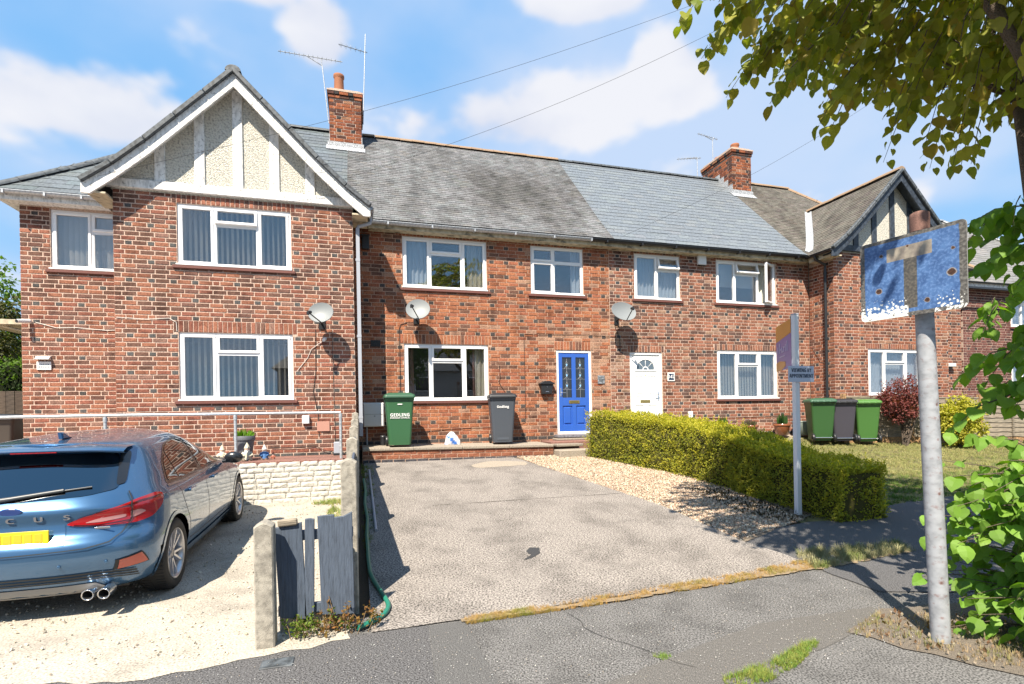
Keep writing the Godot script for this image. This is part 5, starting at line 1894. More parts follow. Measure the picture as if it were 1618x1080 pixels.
	m.tube([Vector3(-7.2, 1.685, 1.94), Vector3(-3.77, 1.70, 1.94), Vector3(-0.33, 1.69, 1.94)], 0.024, 12)
	put("rail", m, mats.galvanised, h)
	for x in [-5.6, -3.79, -1.975, -0.335]:
		var p := MB.new()
		p.tube([Vector3(x, 0.86, 1.94), Vector3(x, 1.68, 1.94)], 0.024, 12)
		p.tube([Vector3(x, 1.60, 1.94), Vector3(x, 1.665, 1.94)], 0.030, 12)
		put("post", p, mats.galvanised, h)

	var lf := thing("side_fence", "dark close-boarded fence at the side of the left house, behind the bins", "fence", Vector3(-8, 0.8, -2.4))
	for k in 24:
		var b := MB.new()
		b.cbox(X(Vector3(-9.6 + k * 0.157, 1.55, -2.4 + 0.006 * (k % 2))), Vector3(0.15, 1.5, 0.02), 0.003, vary(Color(0.35, 0.3, 0.3), 0.2))
		put("board", b, mats.old_wood, lf)


# ---------------------------------------------------------------- the car. Own coordinates: x to the right, y up, the rear bumper at z = 0 and the nose at z = -4.38; f is metres forward of the bumper
# rings: half width, rear end, front end, length of rear corner, height at rear, middle, front
const RINGS := [
	[0.66, 0.42, 4.05, 0.50, 0.21, 0.19, 0.20],
	[0.83, 0.17, 4.27, 0.50, 0.235, 0.205, 0.22],
	[0.875, 0.085, 4.34, 0.50, 0.33, 0.30, 0.33],
	[0.905, 0.03, 4.37, 0.50, 0.45, 0.42, 0.45],
	[0.915, 0.0, 4.38, 0.52, 0.565, 0.55, 0.55],
	[0.914, 0.012, 4.37, 0.55, 0.655, 0.64, 0.63],
	[0.908, 0.075, 4.33, 0.58, 0.735, 0.735, 0.70],
	[0.902, 0.10, 4.26, 0.60, 0.83, 0.82, 0.76],
	[0.893, 0.09, 4.15, 0.62, 0.915, 0.89, 0.81],
	[0.862, 0.135, 3.75, 0.62, 0.985, 0.945, 0.90],
	[0.825, 0.20, 3.35, 0.58, 1.05, 1.0, 0.97],
	[0.765, 0.335, 3.02, 0.55, 1.17, 1.14, 1.12],
	[0.69, 0.475, 2.68, 0.52, 1.29, 1.29, 1.27],
	[0.625, 0.555, 2.42, 0.50, 1.365, 1.385, 1.365],
	[0.545, 0.585, 2.26, 0.46, 1.395, 1.43, 1.405],
	[0.36, 0.575, 2.16, 0.34, 1.415, 1.459, 1.43],
	[0.0, 0.57, 2.12, 0.30, 1.425, 1.47, 1.44]]
const EXPO := 2.7

func ring_at(v: float) -> Array:
	var n := RINGS.size() - 1
	var t := clampf(v, 0.0, 1.0) * n
	var i := mini(int(t), n - 1)
	var out := []
	for k in 7:
		out.append(cubic_interpolate(RINGS[i][k], RINGS[i + 1][k], RINGS[maxi(i - 1, 0)][k], RINGS[mini(i + 2, n)][k], t - i))
	out[0] = maxf(out[0], 0.0)
	return out

func ring_y(r: Array, f: float) -> float:   # height along the ring: quadratic through rear, middle (f = 2.0), front
	var t := clampf((f - 0.5) / 3.4, 0.0, 1.0)
	var m := 0.42
	if t < m: return lerpf(r[4], r[5], sin(t / m * PI / 2))
	return lerpf(r[5], r[6], 1.0 - cos((t - m) / (1.0 - m) * PI / 2))

func ring_x(r: Array, f: float) -> float:
	var a: float = r[3]
	var u := clampf((f - r[1]) / a, 0.0, 1.0)
	var w: float = r[0] * pow(maxf(1.0 - pow(1.0 - u, EXPO), 0.0), 1.0 / EXPO)
	var g := clampf((r[2] - f) / 0.9, 0.0, 1.0)
	return w * pow(maxf(1.0 - pow(1.0 - g, 2.4), 0.0), 1.0 / 2.4) * (1.0 - 0.012 * pow(absf(f - 2.0) / 2.0, 2))

func side_point(f: float, y: float) -> Vector3:   # the body's right side at f forward and height y
	var lo := 0.0
	var hi := 1.0
	for k in 22:
		var mid := (lo + hi) / 2
		if ring_y(ring_at(mid), f) < y: lo = mid
		else: hi = mid
	return Vector3(ring_x(ring_at(lo), f), y, -f)

func rear_f(r: Array, x: float) -> float:
	var q: float = clampf(absf(x) / maxf(r[0], 1e-4), 0.0, 1.0)
	return r[1] + r[3] * (1.0 - pow(maxf(1.0 - pow(q, EXPO), 0.0), 1.0 / EXPO))

func rear_point(x: float, y: float) -> Vector3:
	var lo := 0.0
	var hi := 0.99
	for k in 22:
		var mid := (lo + hi) / 2
		var r := ring_at(mid)
		if ring_y(r, rear_f(r, x)) < y: lo = mid
		else: hi = mid
	var r2 := ring_at(lo)
	return Vector3(x, y, -rear_f(r2, x))

# a patch that follows the body, outlined in (f, y) on the side or (x, y) at the rear, standing off by d; thick gives it an edge
func patch(m: MB, outline: PackedVector2Array, rear: bool, d: float, mirror := 1.0, col := Color.WHITE, cell := 0.05) -> void:
	var lo := outline[0]
	var hi := outline[0]
	for p in outline:
		lo = lo.min(p)
		hi = hi.max(p)
	var at := func(p: Vector2) -> Vector3:
		return rear_point(p.x, p.y) if rear else side_point(p.x, p.y)
	var nx := int((hi.x - lo.x) / cell) + 1
	var ny := int((hi.y - lo.y) / cell) + 1
	var cache := {}
	for i in nx:
		for j in ny:
			var a := lo + Vector2(i, j) * cell
			var sq := PackedVector2Array([a, a + Vector2(cell, 0), a + Vector2(cell, cell), a + Vector2(0, cell)])
			for piece in Geometry2D.intersect_polygons(outline, sq):
				var tr := Geometry2D.triangulate_polygon(piece)
				for k in range(0, tr.size(), 3):
					var base := m.v.size()
					var vs := []
					for q in 3:
						var p: Vector2 = piece[tr[k + q]]
						var key := p.snapped(Vector2(0.0005, 0.0005))
						if not cache.has(key):
							var c: Vector3 = at.call(p)
							var e := 0.006
							var du: Vector3 = at.call(p + Vector2(e, 0)) - at.call(p - Vector2(e, 0))
							var dv: Vector3 = at.call(p + Vector2(0, e)) - at.call(p - Vector2(0, e))
							var nn := du.cross(dv).normalized()
							var out := Vector3(c.x, 0.0, 1.0 if c.z > -0.7 else 0.0) if rear else Vector3(1, 0.2, 0)
							if nn.dot(out) < 0: nn = -nn
							cache[key] = [c + nn * d, nn]
						vs.append(cache[key])
					var order := [0, 1, 2]
					if (vs[1][0] - vs[0][0]).cross(vs[2][0] - vs[0][0]).dot(vs[0][1]) < 0: order = [0, 2, 1]
					if mirror < 0: order = [order[0], order[2], order[1]]
					for q in order:
						var pp: Vector3 = vs[q][0]
						var pn: Vector3 = vs[q][1]
						m.v.append(Vector3(pp.x * mirror, pp.y, pp.z))
						m.n.append(Vector3(pn.x * mirror, pn.y, pn.z))
						m.c.append(col)
						m.uv.append(Vector2.ZERO)
					m.ix.append(base); m.ix.append(base + 2); m.ix.append(base + 1)

func smooth_poly(pts: Array, n := 5) -> PackedVector2Array:   # closed outline rounded through its corner points
	var out := PackedVector2Array()
	var k := pts.size()
	for i in k:
		var a: Vector2 = pts[(i - 1 + k) % k]
		var b: Vector2 = pts[i]
		var c: Vector2 = pts[(i + 1) % k]
		var p := b + (a - b) * minf(0.25, 0.05 / maxf(a.distance_to(b), 0.001))
		var q := b + (c - b) * minf(0.25, 0.05 / maxf(c.distance_to(b), 0.001))
		for j in n + 1:
			var t := float(j) / n
			out.append(p.lerp(b, t).lerp(b.lerp(q, t), t))
	return out

func line_poly(pts: Array, w: float) -> Array:
	return Geometry2D.offset_polyline(PackedVector2Array(pts), w / 2, Geometry2D.JOIN_ROUND, Geometry2D.END_BUTT)

func body_shell(arches: Array) -> MB:
	var m := MB.new()
	var nv := 64
	var rows := []
	var meta := []
	for j in nv + 1:
		var v := pow(float(j) / nv, 0.95)
		var r := ring_at(v)
		var row := []
		var fs := []
		for i in 15:   # rear, from the middle round the corner
			var t := PI / 2 * i / 14.0
			var x: float = r[0] * pow(sin(t), 2.0 / EXPO)
			var f: float = r[1] + r[3] * (1.0 - pow(cos(t), 2.0 / EXPO))
			row.append(Vector3(minf(x, ring_x(r, f) if i > 0 else 0.0), ring_y(r, f), -f))
		for i in range(1, 100):
			var f := lerpf(r[1] + r[3], r[2] - 0.002, i / 99.0)
			row.append(Vector3(ring_x(r, f), ring_y(r, f), -f))
		row.append(Vector3(0, ring_y(r, r[2]), -r[2]))
		rows.append(row)
	# open the wheel arches: pull the nearest vertices onto the circle, drop what lies inside
	var inside := {}
	for j in nv + 1:
		for i in rows[j].size():
			var p: Vector3 = rows[j][i]
			if p.x < 0.5: continue
			for a in arches:
				var c := Vector2(a[0], a[1])
				var q := Vector2(-p.z, p.y)
				var dist := q.distance_to(c)
				if dist < a[2] - 0.016: inside[[j, i]] = true
				elif dist < a[2] + 0.016:
					var w: Vector2 = c + (q - c).normalized() * a[2]
					var s := side_point(w.x, maxf(w.y, 0.22))
					rows[j][i] = Vector3(s.x, w.y, -w.x)
	for sg in [1.0, -1.0]:
		var k := m.v.size()
		var cols: int = rows[0].size()
		for j in nv + 1:
			for i in cols:
				var p: Vector3 = rows[j][i]
				var du: Vector3 = rows[j][mini(i + 1, cols - 1)] - rows[j][maxi(i - 1, 0)]
				var dv: Vector3 = rows[mini(j + 1, nv)][i] - rows[maxi(j - 1, 0)][i]
				if i == 0: du = Vector3(1, 0, 0)
				if j == nv: 
					du = Vector3(0, 0, -1)
					dv = Vector3(-1, 0, 0)
				var nn := du.cross(dv).normalized()
				if nn.dot(p - Vector3(0, 0.7, -2.1)) < 0: nn = -nn
				m.v.append(Vector3(p.x * sg, p.y, p.z))
				m.n.append(Vector3(nn.x * sg, nn.y, nn.z))
				m.c.append(Color.WHITE)
				m.uv.append(Vector2.ZERO)
		for j in nv:
			for i in cols - 1:
				if inside.has([j, i]) or inside.has([j + 1, i]) or inside.has([j, i + 1]) or inside.has([j + 1, i + 1]): continue
				var a := k + j * cols + i
				var b := a + 1
				var d := a + cols + 1
				var e := a + cols
				for t in ([[a, b, d], [a, d, e]] if sg > 0 else [[b, a, d], [d, a, e]]):
					m.ix.append(t[0]); m.ix.append(t[2]); m.ix.append(t[1])
	return m

func arc_pts(c: Vector2, r: float, a0: float, a1: float, n := 20) -> Array:
	var out := []
	for i in n + 1: out.append(c + Vector2.from_angle(lerpf(a0, a1, float(i) / n)) * r)
	return out

func build_wheel(car: Node3D, x: float, f: float, side: float) -> void:
	var w := Node3D.new()
	w.name = "wheel"
	car.add_child(w, true)
	w.position = Vector3(x, 0.328, -f)
	w.basis = Basis(Vector3(0, 0, side), Vector3(side, 0, 0), Vector3(0, 1, 0)) if false else Basis(Vector3.BACK, -side * PI / 2)   # the wheel's own +y points outwards
	var t := MB.new()
	t.lathe(X(Vector3.ZERO), [Vector2(0.235, -0.10), Vector2(0.27, -0.112), Vector2(0.305, -0.108), Vector2(0.322, -0.092), Vector2(0.328, -0.06), Vector2(0.328, 0.06), Vector2(0.322, 0.092), Vector2(0.305, 0.108), Vector2(0.27, 0.112), Vector2(0.238, 0.10)], 48, Color(0.022, 0.022, 0.023))
	for k in 60:
		var a := TAU * k / 60.0
		for e in [-0.055, 0.055]:
			t.tbox(Transform3D(Basis(Vector3.UP, a) * Basis(Vector3.RIGHT, 0.0), Basis(Vector3.UP, a) * Vector3(0.327, e, 0)), Vector3(0.008, 0.075, 0.019), Color(0.02, 0.02, 0.021))
	loc("tyre", t, M("rubber", Color.WHITE, 0.75), w)
	var r := MB.new()
	r.lathe(X(Vector3.ZERO), [Vector2(0.12, -0.09), Vector2(0.21, -0.08), Vector2(0.215, 0.05), Vector2(0.225, 0.085), Vector2(0.238, 0.10), Vector2(0.232, 0.106), Vector2(0.218, 0.092), Vector2(0.205, 0.05), Vector2(0.2, -0.06), Vector2(0.1, -0.07)], 48, Color(0.5, 0.5, 0.52))
	loc("rim", r, M("alloy", Color.WHITE, 0.3, {"metal": 0.8}), w)
	var disc := MB.new()
	disc.lathe(X(Vector3.ZERO), [Vector2(0.0, -0.02), Vector2(0.15, -0.02), Vector2(0.15, -0.005), Vector2(0.06, -0.004), Vector2(0.05, 0.03), Vector2(0.0, 0.03)], 32, Color(0.16, 0.15, 0.15))
	loc("brake_disc", disc, M("alloy_dark", Color.WHITE, 0.45, {"metal": 0.5}), w)
	for k in 10:
		var a := TAU * (k / 2) / 5.0 + (0.16 if k % 2 else -0.16)
		var s := MB.new()
		var dir := Vector3(cos(a), 0, sin(a))
		var out := Vector3(cos(a + (0.10 if k % 2 else -0.10)), 0, sin(a + (0.10 if k % 2 else -0.10)))
		var tang := Vector3(-sin(a), 0, cos(a))
		var p0 := dir * 0.045
		var p1 := out * 0.218
		var y0 := 0.068
		var y1 := 0.088
		s.hexa([p0 - tang * 0.014 + Vector3(0, y0 - 0.04, 0), p0 + tang * 0.014 + Vector3(0, y0 - 0.04, 0), p1 + tang * 0.013 + Vector3(0, y1 - 0.045, 0), p1 - tang * 0.013 + Vector3(0, y1 - 0.045, 0),
			p0 - tang * 0.011 + Vector3(0, y0, 0), p0 + tang * 0.011 + Vector3(0, y0, 0), p1 + tang * 0.008 + Vector3(0, y1, 0), p1 - tang * 0.008 + Vector3(0, y1, 0)], Color(0.62, 0.62, 0.65))
		loc("spoke", s, mats.alloy, w)
	var hub := MB.new()
	hub.lathe(X(Vector3.ZERO), [Vector2(0.058, 0.03), Vector2(0.056, 0.068), Vector2(0.03, 0.074), Vector2(0.028, 0.07), Vector2(0.0, 0.071)], 20, Color(0.3, 0.3, 0.32))
	loc("hub_cap", hub, mats.alloy, w)

func build_car() -> void:
	var car := thing("parked_car", "metallic blue hatchback parked on the dirt forecourt, seen from behind", "car", Vector3(-2.62, -0.032, 11.46 - 4.93), "", 0.0)
	car.basis = Basis(Vector3.UP, 0.0) * Basis(Vector3.RIGHT, 0.045)
	var paint := M("car_paint", Color(0.055, 0.135, 0.255), 0.26, {"metal": 0.6, "coat": 1.0, "coat_rough": 0.02})
	var black := M("car_black", Color(0.012, 0.012, 0.013), 0.25, {"coat": 0.5})
	var matt := M("car_matt", Color(0.02, 0.02, 0.021), 0.6)
	var glass := M("car_glass", Color(0.15, 0.16, 0.17), 0.02, {"metal": 1.0, "coat": 0.6, "coat_rough": 0.0})
	var red := M("lamp_red", Color(0.30, 0.006, 0.008), 0.12, {"coat": 1.0})
	var arches := [[0.83, 0.33, 0.375], [3.53, 0.33, 0.375]]
	loc("body", body_shell(arches), paint, car)
	# wheels and wells
	for s in [1.0, -1.0]:
		for f in [0.83, 3.53]:
			var wl := MB.new()
			var rows := []
			for e in [0.46, 0.845]:
				var row := []
				for i in 21:
					var a := PI * i / 20.0
					row.append(Vector3(s * e, 0.33 + sin(a) * 0.374, -f - cos(a) * 0.374))
				rows.append(row)
			if s > 0: rows.reverse()
			wl.grid(rows, Color(0.01, 0.01, 0.01))
			wl.box(Vector3(minf(s * 0.44, s * 0.46), 0.2, -f - 0.37), Vector3(maxf(s * 0.44, s * 0.46), 0.7, -f + 0.37), Color(0.01, 0.01, 0.01))
			loc("wheel_well", wl, matt, car)
			build_wheel(car, s * 0.795, f, s)
	var under := MB.new()
	under.box(Vector3(-0.66, 0.19, -4.0), Vector3(0.66, 0.24, -0.40), Color.WHITE)
	loc("underbody", under, matt, car)
	for mir in [1.0, -1.0]:
		# side glass with its dark surround
		var day := smooth_poly([Vector2(0.80, 1.00), Vector2(0.97, 1.19), Vector2(1.28, 1.335), Vector2(1.65, 1.385), Vector2(2.0, 1.375), Vector2(2.35, 1.30), Vector2(2.78, 1.14), Vector2(3.02, 1.015), Vector2(2.9, 0.985), Vector2(2.0, 0.975), Vector2(1.3, 0.975)])
		var m := MB.new()
		patch(m, day, false, 0.002, mir)
		loc("window_surround", m, black, car)
		for poly in [[Vector2(0.875, 1.02), Vector2(1.01, 1.175), Vector2(1.17, 1.265), Vector2(1.17, 1.0)], [Vector2(1.195, 1.0), Vector2(1.195, 1.275), Vector2(1.36, 1.335), Vector2(1.66, 1.362), Vector2(1.80, 1.36), Vector2(1.86, 1.0)], [Vector2(1.95, 1.0), Vector2(1.90, 1.355), Vector2(2.05, 1.345), Vector2(2.35, 1.275), Vector2(2.72, 1.125), Vector2(2.86, 1.03), Vector2(2.80, 1.005)]]:
			m = MB.new()
			patch(m, smooth_poly(poly, 4), false, 0.005, mir)
			loc("side_window", m, glass, car)
		var trim := MB.new()
		for p in line_poly([Vector2(0.80, 0.985), Vector2(1.3, 0.962), Vector2(2.0, 0.962), Vector2(2.9, 0.975)], 0.018): patch(trim, p, false, 0.006, mir)
		loc("window_trim", trim, M("car_trim", Color(0.35, 0.36, 0.38), 0.25, {"metal": 0.9}), car)
		# shut lines
		var sl := MB.new()
		for l in [[Vector2(1.88, 0.97), Vector2(1.93, 0.72), Vector2(1.93, 0.36)], [Vector2(2.98, 0.94), Vector2(3.02, 0.72), Vector2(2.98, 0.36)], [Vector2(1.02, 0.96), Vector2(1.10, 0.80), Vector2(1.235, 0.55), Vector2(1.24, 0.36)], [Vector2(1.24, 0.36), Vector2(2.98, 0.36)]]:
			for p in line_poly(l, 0.007): patch(sl, p, false, 0.0015, mir)
		loc("shut_line", sl, matt, car)
		for f in [1.32, 2.22]:
			var hd := MB.new()
			var c := side_point(f, 0.865)
			hd.cbox(Transform3D(Basis(Vector3.UP, 0.0), Vector3((c.x + 0.022) * mir, c.y, c.z)), Vector3(0.022, 0.032, 0.20), 0.009)
			hd.cbox(X(Vector3((c.x + 0.006) * mir, c.y - 0.004, c.z + 0.06)), Vector3(0.03, 0.026, 0.03), 0.006)
			loc("door_handle", hd, paint, car)
		# sill strip and arch lips
		var si := MB.new()
		for p in line_poly([Vector2(1.22, 0.255), Vector2(3.14, 0.255)], 0.07): patch(si, p, false, 0.012, mir, Color.WHITE, 0.08)
		loc("sill", si, paint, car)
		for f in [0.83, 3.53]:
			var al := MB.new()
			for p in line_poly(arc_pts(Vector2(f, 0.33), 0.388, -0.22, PI + 0.22, 26), 0.034): patch(al, p, false, 0.007, mir)
			loc("arch_lip", al, paint, car)
		# mirrors
		var mr := MB.new()
		var mc := Vector3(1.0 * mir, 1.01, -2.80)
		var rows := []
		for j in 7:
			var row := []
			var t := PI * (j + 0.001) / 6.002
			for i in 14:
				var a := -TAU * i / 14.0
				row.append(mc + Vector3(cos(a) * sin(t) * 0.115, sin(a) * sin(t) * 0.078, cos(t) * (0.055 if cos(t) > 0 else 0.10)))
			rows.append(row)
		mr.grid(rows, Color.WHITE, true)
		mr.tube([Vector3(0.86 * mir, 0.96, -2.83), Vector3(0.95 * mir, 0.965, -2.81)], 0.022, 8)
		loc("door_mirror", mr, black, car)
		# tail lamps: the quarter piece and the tailgate piece
		var tl := MB.new()
		patch(tl, smooth_poly([Vector2(0.155, 0.775), Vector2(0.145, 0.895), Vector2(0.33, 0.955), Vector2(0.50, 0.975), Vector2(0.595, 0.955), Vector2(0.52, 0.86), Vector2(0.40, 0.79), Vector2(0.28, 0.765)], 4), false, 0.012, mir, Color.WHITE, 0.03)
		patch(tl, smooth_poly([Vector2(0.345, 0.812), Vector2(0.46, 0.868), Vector2(0.66, 0.905), Vector2(0.735, 0.905), Vector2(0.735, 0.785), Vector2(0.62, 0.775), Vector2(0.42, 0.79)], 4), true, 0.012, mir, Color.WHITE, 0.03)
		loc("tail_lamp", tl, red, car)
		var tc := MB.new()
		patch(tc, smooth_poly([Vector2(0.46, 0.812), Vector2(0.55, 0.842), Vector2(0.71, 0.855), Vector2(0.71, 0.825), Vector2(0.56, 0.808)], 3), true, 0.015, mir, Color.WHITE, 0.03)
		patch(tc, smooth_poly([Vector2(0.17, 0.812), Vector2(0.17, 0.855), Vector2(0.32, 0.875), Vector2(0.36, 0.845), Vector2(0.28, 0.812)], 3), false, 0.015, mir, Color.WHITE, 0.03)
		loc("tail_lamp_lens", tc, M("lamp_clear", Color(0.42, 0.20, 0.20), 0.1, {"coat": 1.0}), car)
		var gap := MB.new()   # tailgate shut line
		for p in line_poly([Vector2(0.70, 1.02), Vector2(0.735, 0.96), Vector2(0.745, 0.88), Vector2(0.742, 0.80), Vector2(0.70, 0.705), Vector2(0.64, 0.655), Vector2(0.5, 0.628), Vector2(0.0, 0.615)], 0.007): patch(gap, p, true, 0.0128, mir)
		loc("tailgate_gap", gap, matt, car)
		var rf := MB.new()
		patch(rf, PackedVector2Array([Vector2(0.135, 0.415), Vector2(0.115, 0.50), Vector2(0.225, 0.535), Vector2(0.30, 0.43)]), false, 0.008, mir, Color.WHITE, 0.03)
		loc("reflector_surround", rf, matt, car)
		rf = MB.new()
		patch(rf, PackedVector2Array([Vector2(0.145, 0.422), Vector2(0.128, 0.497), Vector2(0.22, 0.525), Vector2(0.285, 0.436)]), false, 0.011, mir, Color.WHITE, 0.03)
		loc("reflector", rf, M("reflector_red", Color(0.42, 0.05, 0.025), 0.2, {"coat": 1.0}), car)
		# dark inner band of the lamp and a line under the window
		var tb := MB.new()
		for p in line_poly([Vector2(0.155, 0.885), Vector2(0.34, 0.935), Vector2(0.55, 0.945)], 0.012): patch(tb, p, false, 0.0135, mir, Color.WHITE, 0.03)
		for p in line_poly([Vector2(0.40, 0.80), Vector2(0.55, 0.786), Vector2(0.735, 0.796)], 0.010): patch(tb, p, true, 0.0135, mir, Color.WHITE, 0.03)
		loc("tail_lamp_band", tb, M("lamp_dark", Color(0.06, 0.004, 0.006), 0.15, {"coat": 1.0}), car)
		# C-pillar gloss panel beside the rear window
		var cp := MB.new()
		patch(cp, smooth_poly([Vector2(0.61, 1.075), Vector2(0.665, 1.09), Vector2(0.60, 1.33), Vector2(0.535, 1.345)], 3), true, 0.004, mir)
		loc("pillar_panel", cp, black, car)
	# rear window
	var rw := MB.new()
	patch(rw, smooth_poly([Vector2(-0.64, 1.055), Vector2(-0.53, 1.335), Vector2(0.53, 1.335), Vector2(0.64, 1.055), Vector2(0.45, 1.02), Vector2(0, 1.0), Vector2(-0.45, 1.02)], 4), true, 0.003)
	loc("rear_window", rw, glass, car)
	# spoiler over the rear window with its brake lamp
	var sp := MB.new()
	var lo := []
	var hi := []
	var back := []
	var bot := []
	for i in 21:
		var x := lerpf(-0.60, 0.60, i / 20.0)
		var k := 1.0 - pow(absf(x) / 0.60, 4.0)
		lo.append(Vector3(x, 1.385 + 0.004 * k, -0.80))
		hi.append(Vector3(x, 1.398 - 0.02 * (1.0 - k) + 0.022 * k, -0.62))
		back.append(Vector3(x, 1.358 + 0.03 * k - 0.01, -0.42 - 0.12 * (1.0 - k)))
		bot.append(Vector3(x, 1.325 + 0.03 * k, -0.455 - 0.12 * (1.0 - k)))
	var under2 := []
	for p in bot: under2.append(Vector3(p.x, p.y + 0.005, -0.62))
	sp.grid([under2, bot, back, hi, lo])
	loc("spoiler", sp, paint, car)
	var bl := MB.new()
	for i in 8:
		var x := -0.16 + i * 0.04
		bl.cbox(Transform3D(Basis(Vector3.RIGHT, -0.9), Vector3(x + 0.02, 1.366, -0.434)), Vector3(0.041, 0.02, 0.012), 0.003)
	loc("brake_lamp", bl, red, car)
	var fin := MB.new()
	fin.prism(Transform3D(Basis(Vector3.UP, PI / 2), Vector3(0.018, 1.445, -0.86)), PackedVector2Array([Vector2(-0.005, 0), Vector2(-0.02, 0.062), Vector2(0.02, 0.066), Vector2(0.10, 0.025), Vector2(0.19, 0.0)]), 0.036, Color.WHITE, 0.01)
	loc("roof_aerial", fin, paint, car)
	# wiper
	var wp := MB.new()
	var w0 := rear_point(-0.02, 1.035) + Vector3(0, 0, 0.03)
	var w1 := rear_point(0.30, 1.075) + Vector3(0, 0, 0.03)
	var w2 := rear_point(0.47, 1.085) + Vector3(0, 0, 0.022)
	wp.tube([rear_point(-0.14, 1.02) + Vector3(0, 0, 0.02), w0, w1], 0.021, 8, Color.WHITE, 0.014)
	wp.tube([rear_point(-0.1, 1.03) + Vector3(0, 0, 0.012), w1 - Vector3(0, 0.004, 0.008), w2], 0.008, 6)
	loc("rear_wiper", wp, M("wiper_grey", Color(0.07, 0.075, 0.08), 0.4), car)
	# plate, letters, badges
	var pr := MB.new()
	patch(pr, PackedVector2Array([Vector2(-0.36, 0.665), Vector2(0.36, 0.665), Vector2(0.345, 0.815), Vector2(-0.345, 0.815)]), true, 0.002)
	loc("plate_recess", pr, paint, car)
	var pl := MB.new()
	pl.cbox(Transform3D(Basis(Vector3.RIGHT, -0.06), Vector3(0, 0.735, -0.052)), Vector3(0.525, 0.113, 0.012), 0.004)
	loc("number_plate", pl, M("plate_yellow", Color(0.62, 0.47, 0.02), 0.35), car)
	var sm := MB.new()
	for k in 7:
		var x := -0.2 + k * 0.066
		sm.cbox(Transform3D(Basis(Vector3.RIGHT, -0.06), Vector3(x, 0.735, -0.0453)), Vector3(0.05, 0.07, 0.003), 0.001)
	loc("plate_smudge", sm, M("plate_smudge", Color(0.54, 0.405, 0.03), 0.35), car)
	var xs := [-0.42, -0.21, 0.0, 0.21, 0.42]
	for k in 5:
		var tm := lettering("FOCUS"[k], 0.05, 0.006, true)
		var p := rear_point(xs[k] * 0.86, 0.872)
		inst("letter", tm, mats.chrome, car, Transform3D(Basis(Vector3.RIGHT, 0.1) * Basis.from_scale(Vector3(1.5, 0.8, 1.0)), p + Vector3(0, 0, 0.008)))
	var bd := MB.new()
	var ov := PackedVector2Array()
	for i in 24: ov.append(Vector2(cos(TAU * i / 24.0) * 0.075, sin(TAU * i / 24.0) * 0.03))
	bd.prism(Transform3D(Basis(Vector3.RIGHT, 0.2), rear_point(0, 0.94) + Vector3(0, 0, 0.015)), ov, 0.012, Color.WHITE, 0.004)
	loc("badge", bd, M("badge_blue", Color(0.02, 0.05, 0.2), 0.2, {"coat": 1.0}), car)
	var b2 := MB.new()
	b2.cbox(X(rear_point(0.58, 0.765) + Vector3(0, 0, 0.014)), Vector3(0.11, 0.017, 0.004), 0.001)
	loc("trim_badge", b2, mats.chrome, car)
	# lower bumper: dark ribs, pale diffuser, exhaust
	var ribs := MB.new()
	for k in 3:
		var y := 0.335 + k * 0.026
		for p in line_poly([Vector2(-0.78, y - 0.005), Vector2(-0.66, y + 0.02), Vector2(-0.55, y + 0.03), Vector2(0.55, y + 0.03), Vector2(0.66, y + 0.02), Vector2(0.78, y - 0.005)], 0.013): patch(ribs, p, true, 0.008)
	loc("bumper_rib", ribs, matt, car)
	var df := MB.new()
	patch(df, PackedVector2Array([Vector2(-0.62, 0.235), Vector2(-0.52, 0.325), Vector2(0.52, 0.325), Vector2(0.62, 0.235)]), true, 0.006)
	loc("diffuser", df, M("diffuser_grey", Color(0.22, 0.22, 0.22), 0.5), car)
	var ex := MB.new()
	for x in [0.50, 0.61]:
		ex.lathe(Transform3D(Basis(Vector3.RIGHT, PI / 2), Vector3(x, 0.25, -0.12)), [Vector2(0.0, -0.03), Vector2(0.030, -0.02), Vector2(0.034, 0.06), Vector2(0.036, 0.072), Vector2(0.044, 0.072), Vector2(0.044, -0.06)], 20)
	loc("exhaust", ex, mats.chrome, car)
	var eh := MB.new()
	for x in [0.50, 0.61]: eh.lathe(Transform3D(Basis(Vector3.RIGHT, PI / 2), Vector3(x, 0.25, -0.12)), [Vector2(0.0355, 0.071), Vector2(0.032, 0.06), Vector2(0.03, 0.0), Vector2(0.0, -0.01)], 20)
	loc("exhaust_bore", eh, matt, car)
	for x in [0.33, 0.62, -0.33, -0.62]:
		var ps := MB.new()
		var p := rear_point(x, 0.50)
		ps.lathe(Transform3D(Basis(Vector3.RIGHT, PI / 2), p), [Vector2(0.013, 0), Vector2(0.013, 0.006), Vector2(0.010, 0.007), Vector2(0.0, 0.007)], 12)
		loc("parking_sensor", ps, paint, car)


func lettering(text: String, size: float, depth: float, bold := false) -> TextMesh:
	var tm := TextMesh.new()
	var f := SystemFont.new()
	f.font_names = PackedStringArray(["Droid Sans"])
	f.font_weight = 700 if bold else 400
	tm.font = f
	tm.text = text
	tm.font_size = 64
	tm.pixel_size = size / 46.0
	tm.depth = depth
	return tm


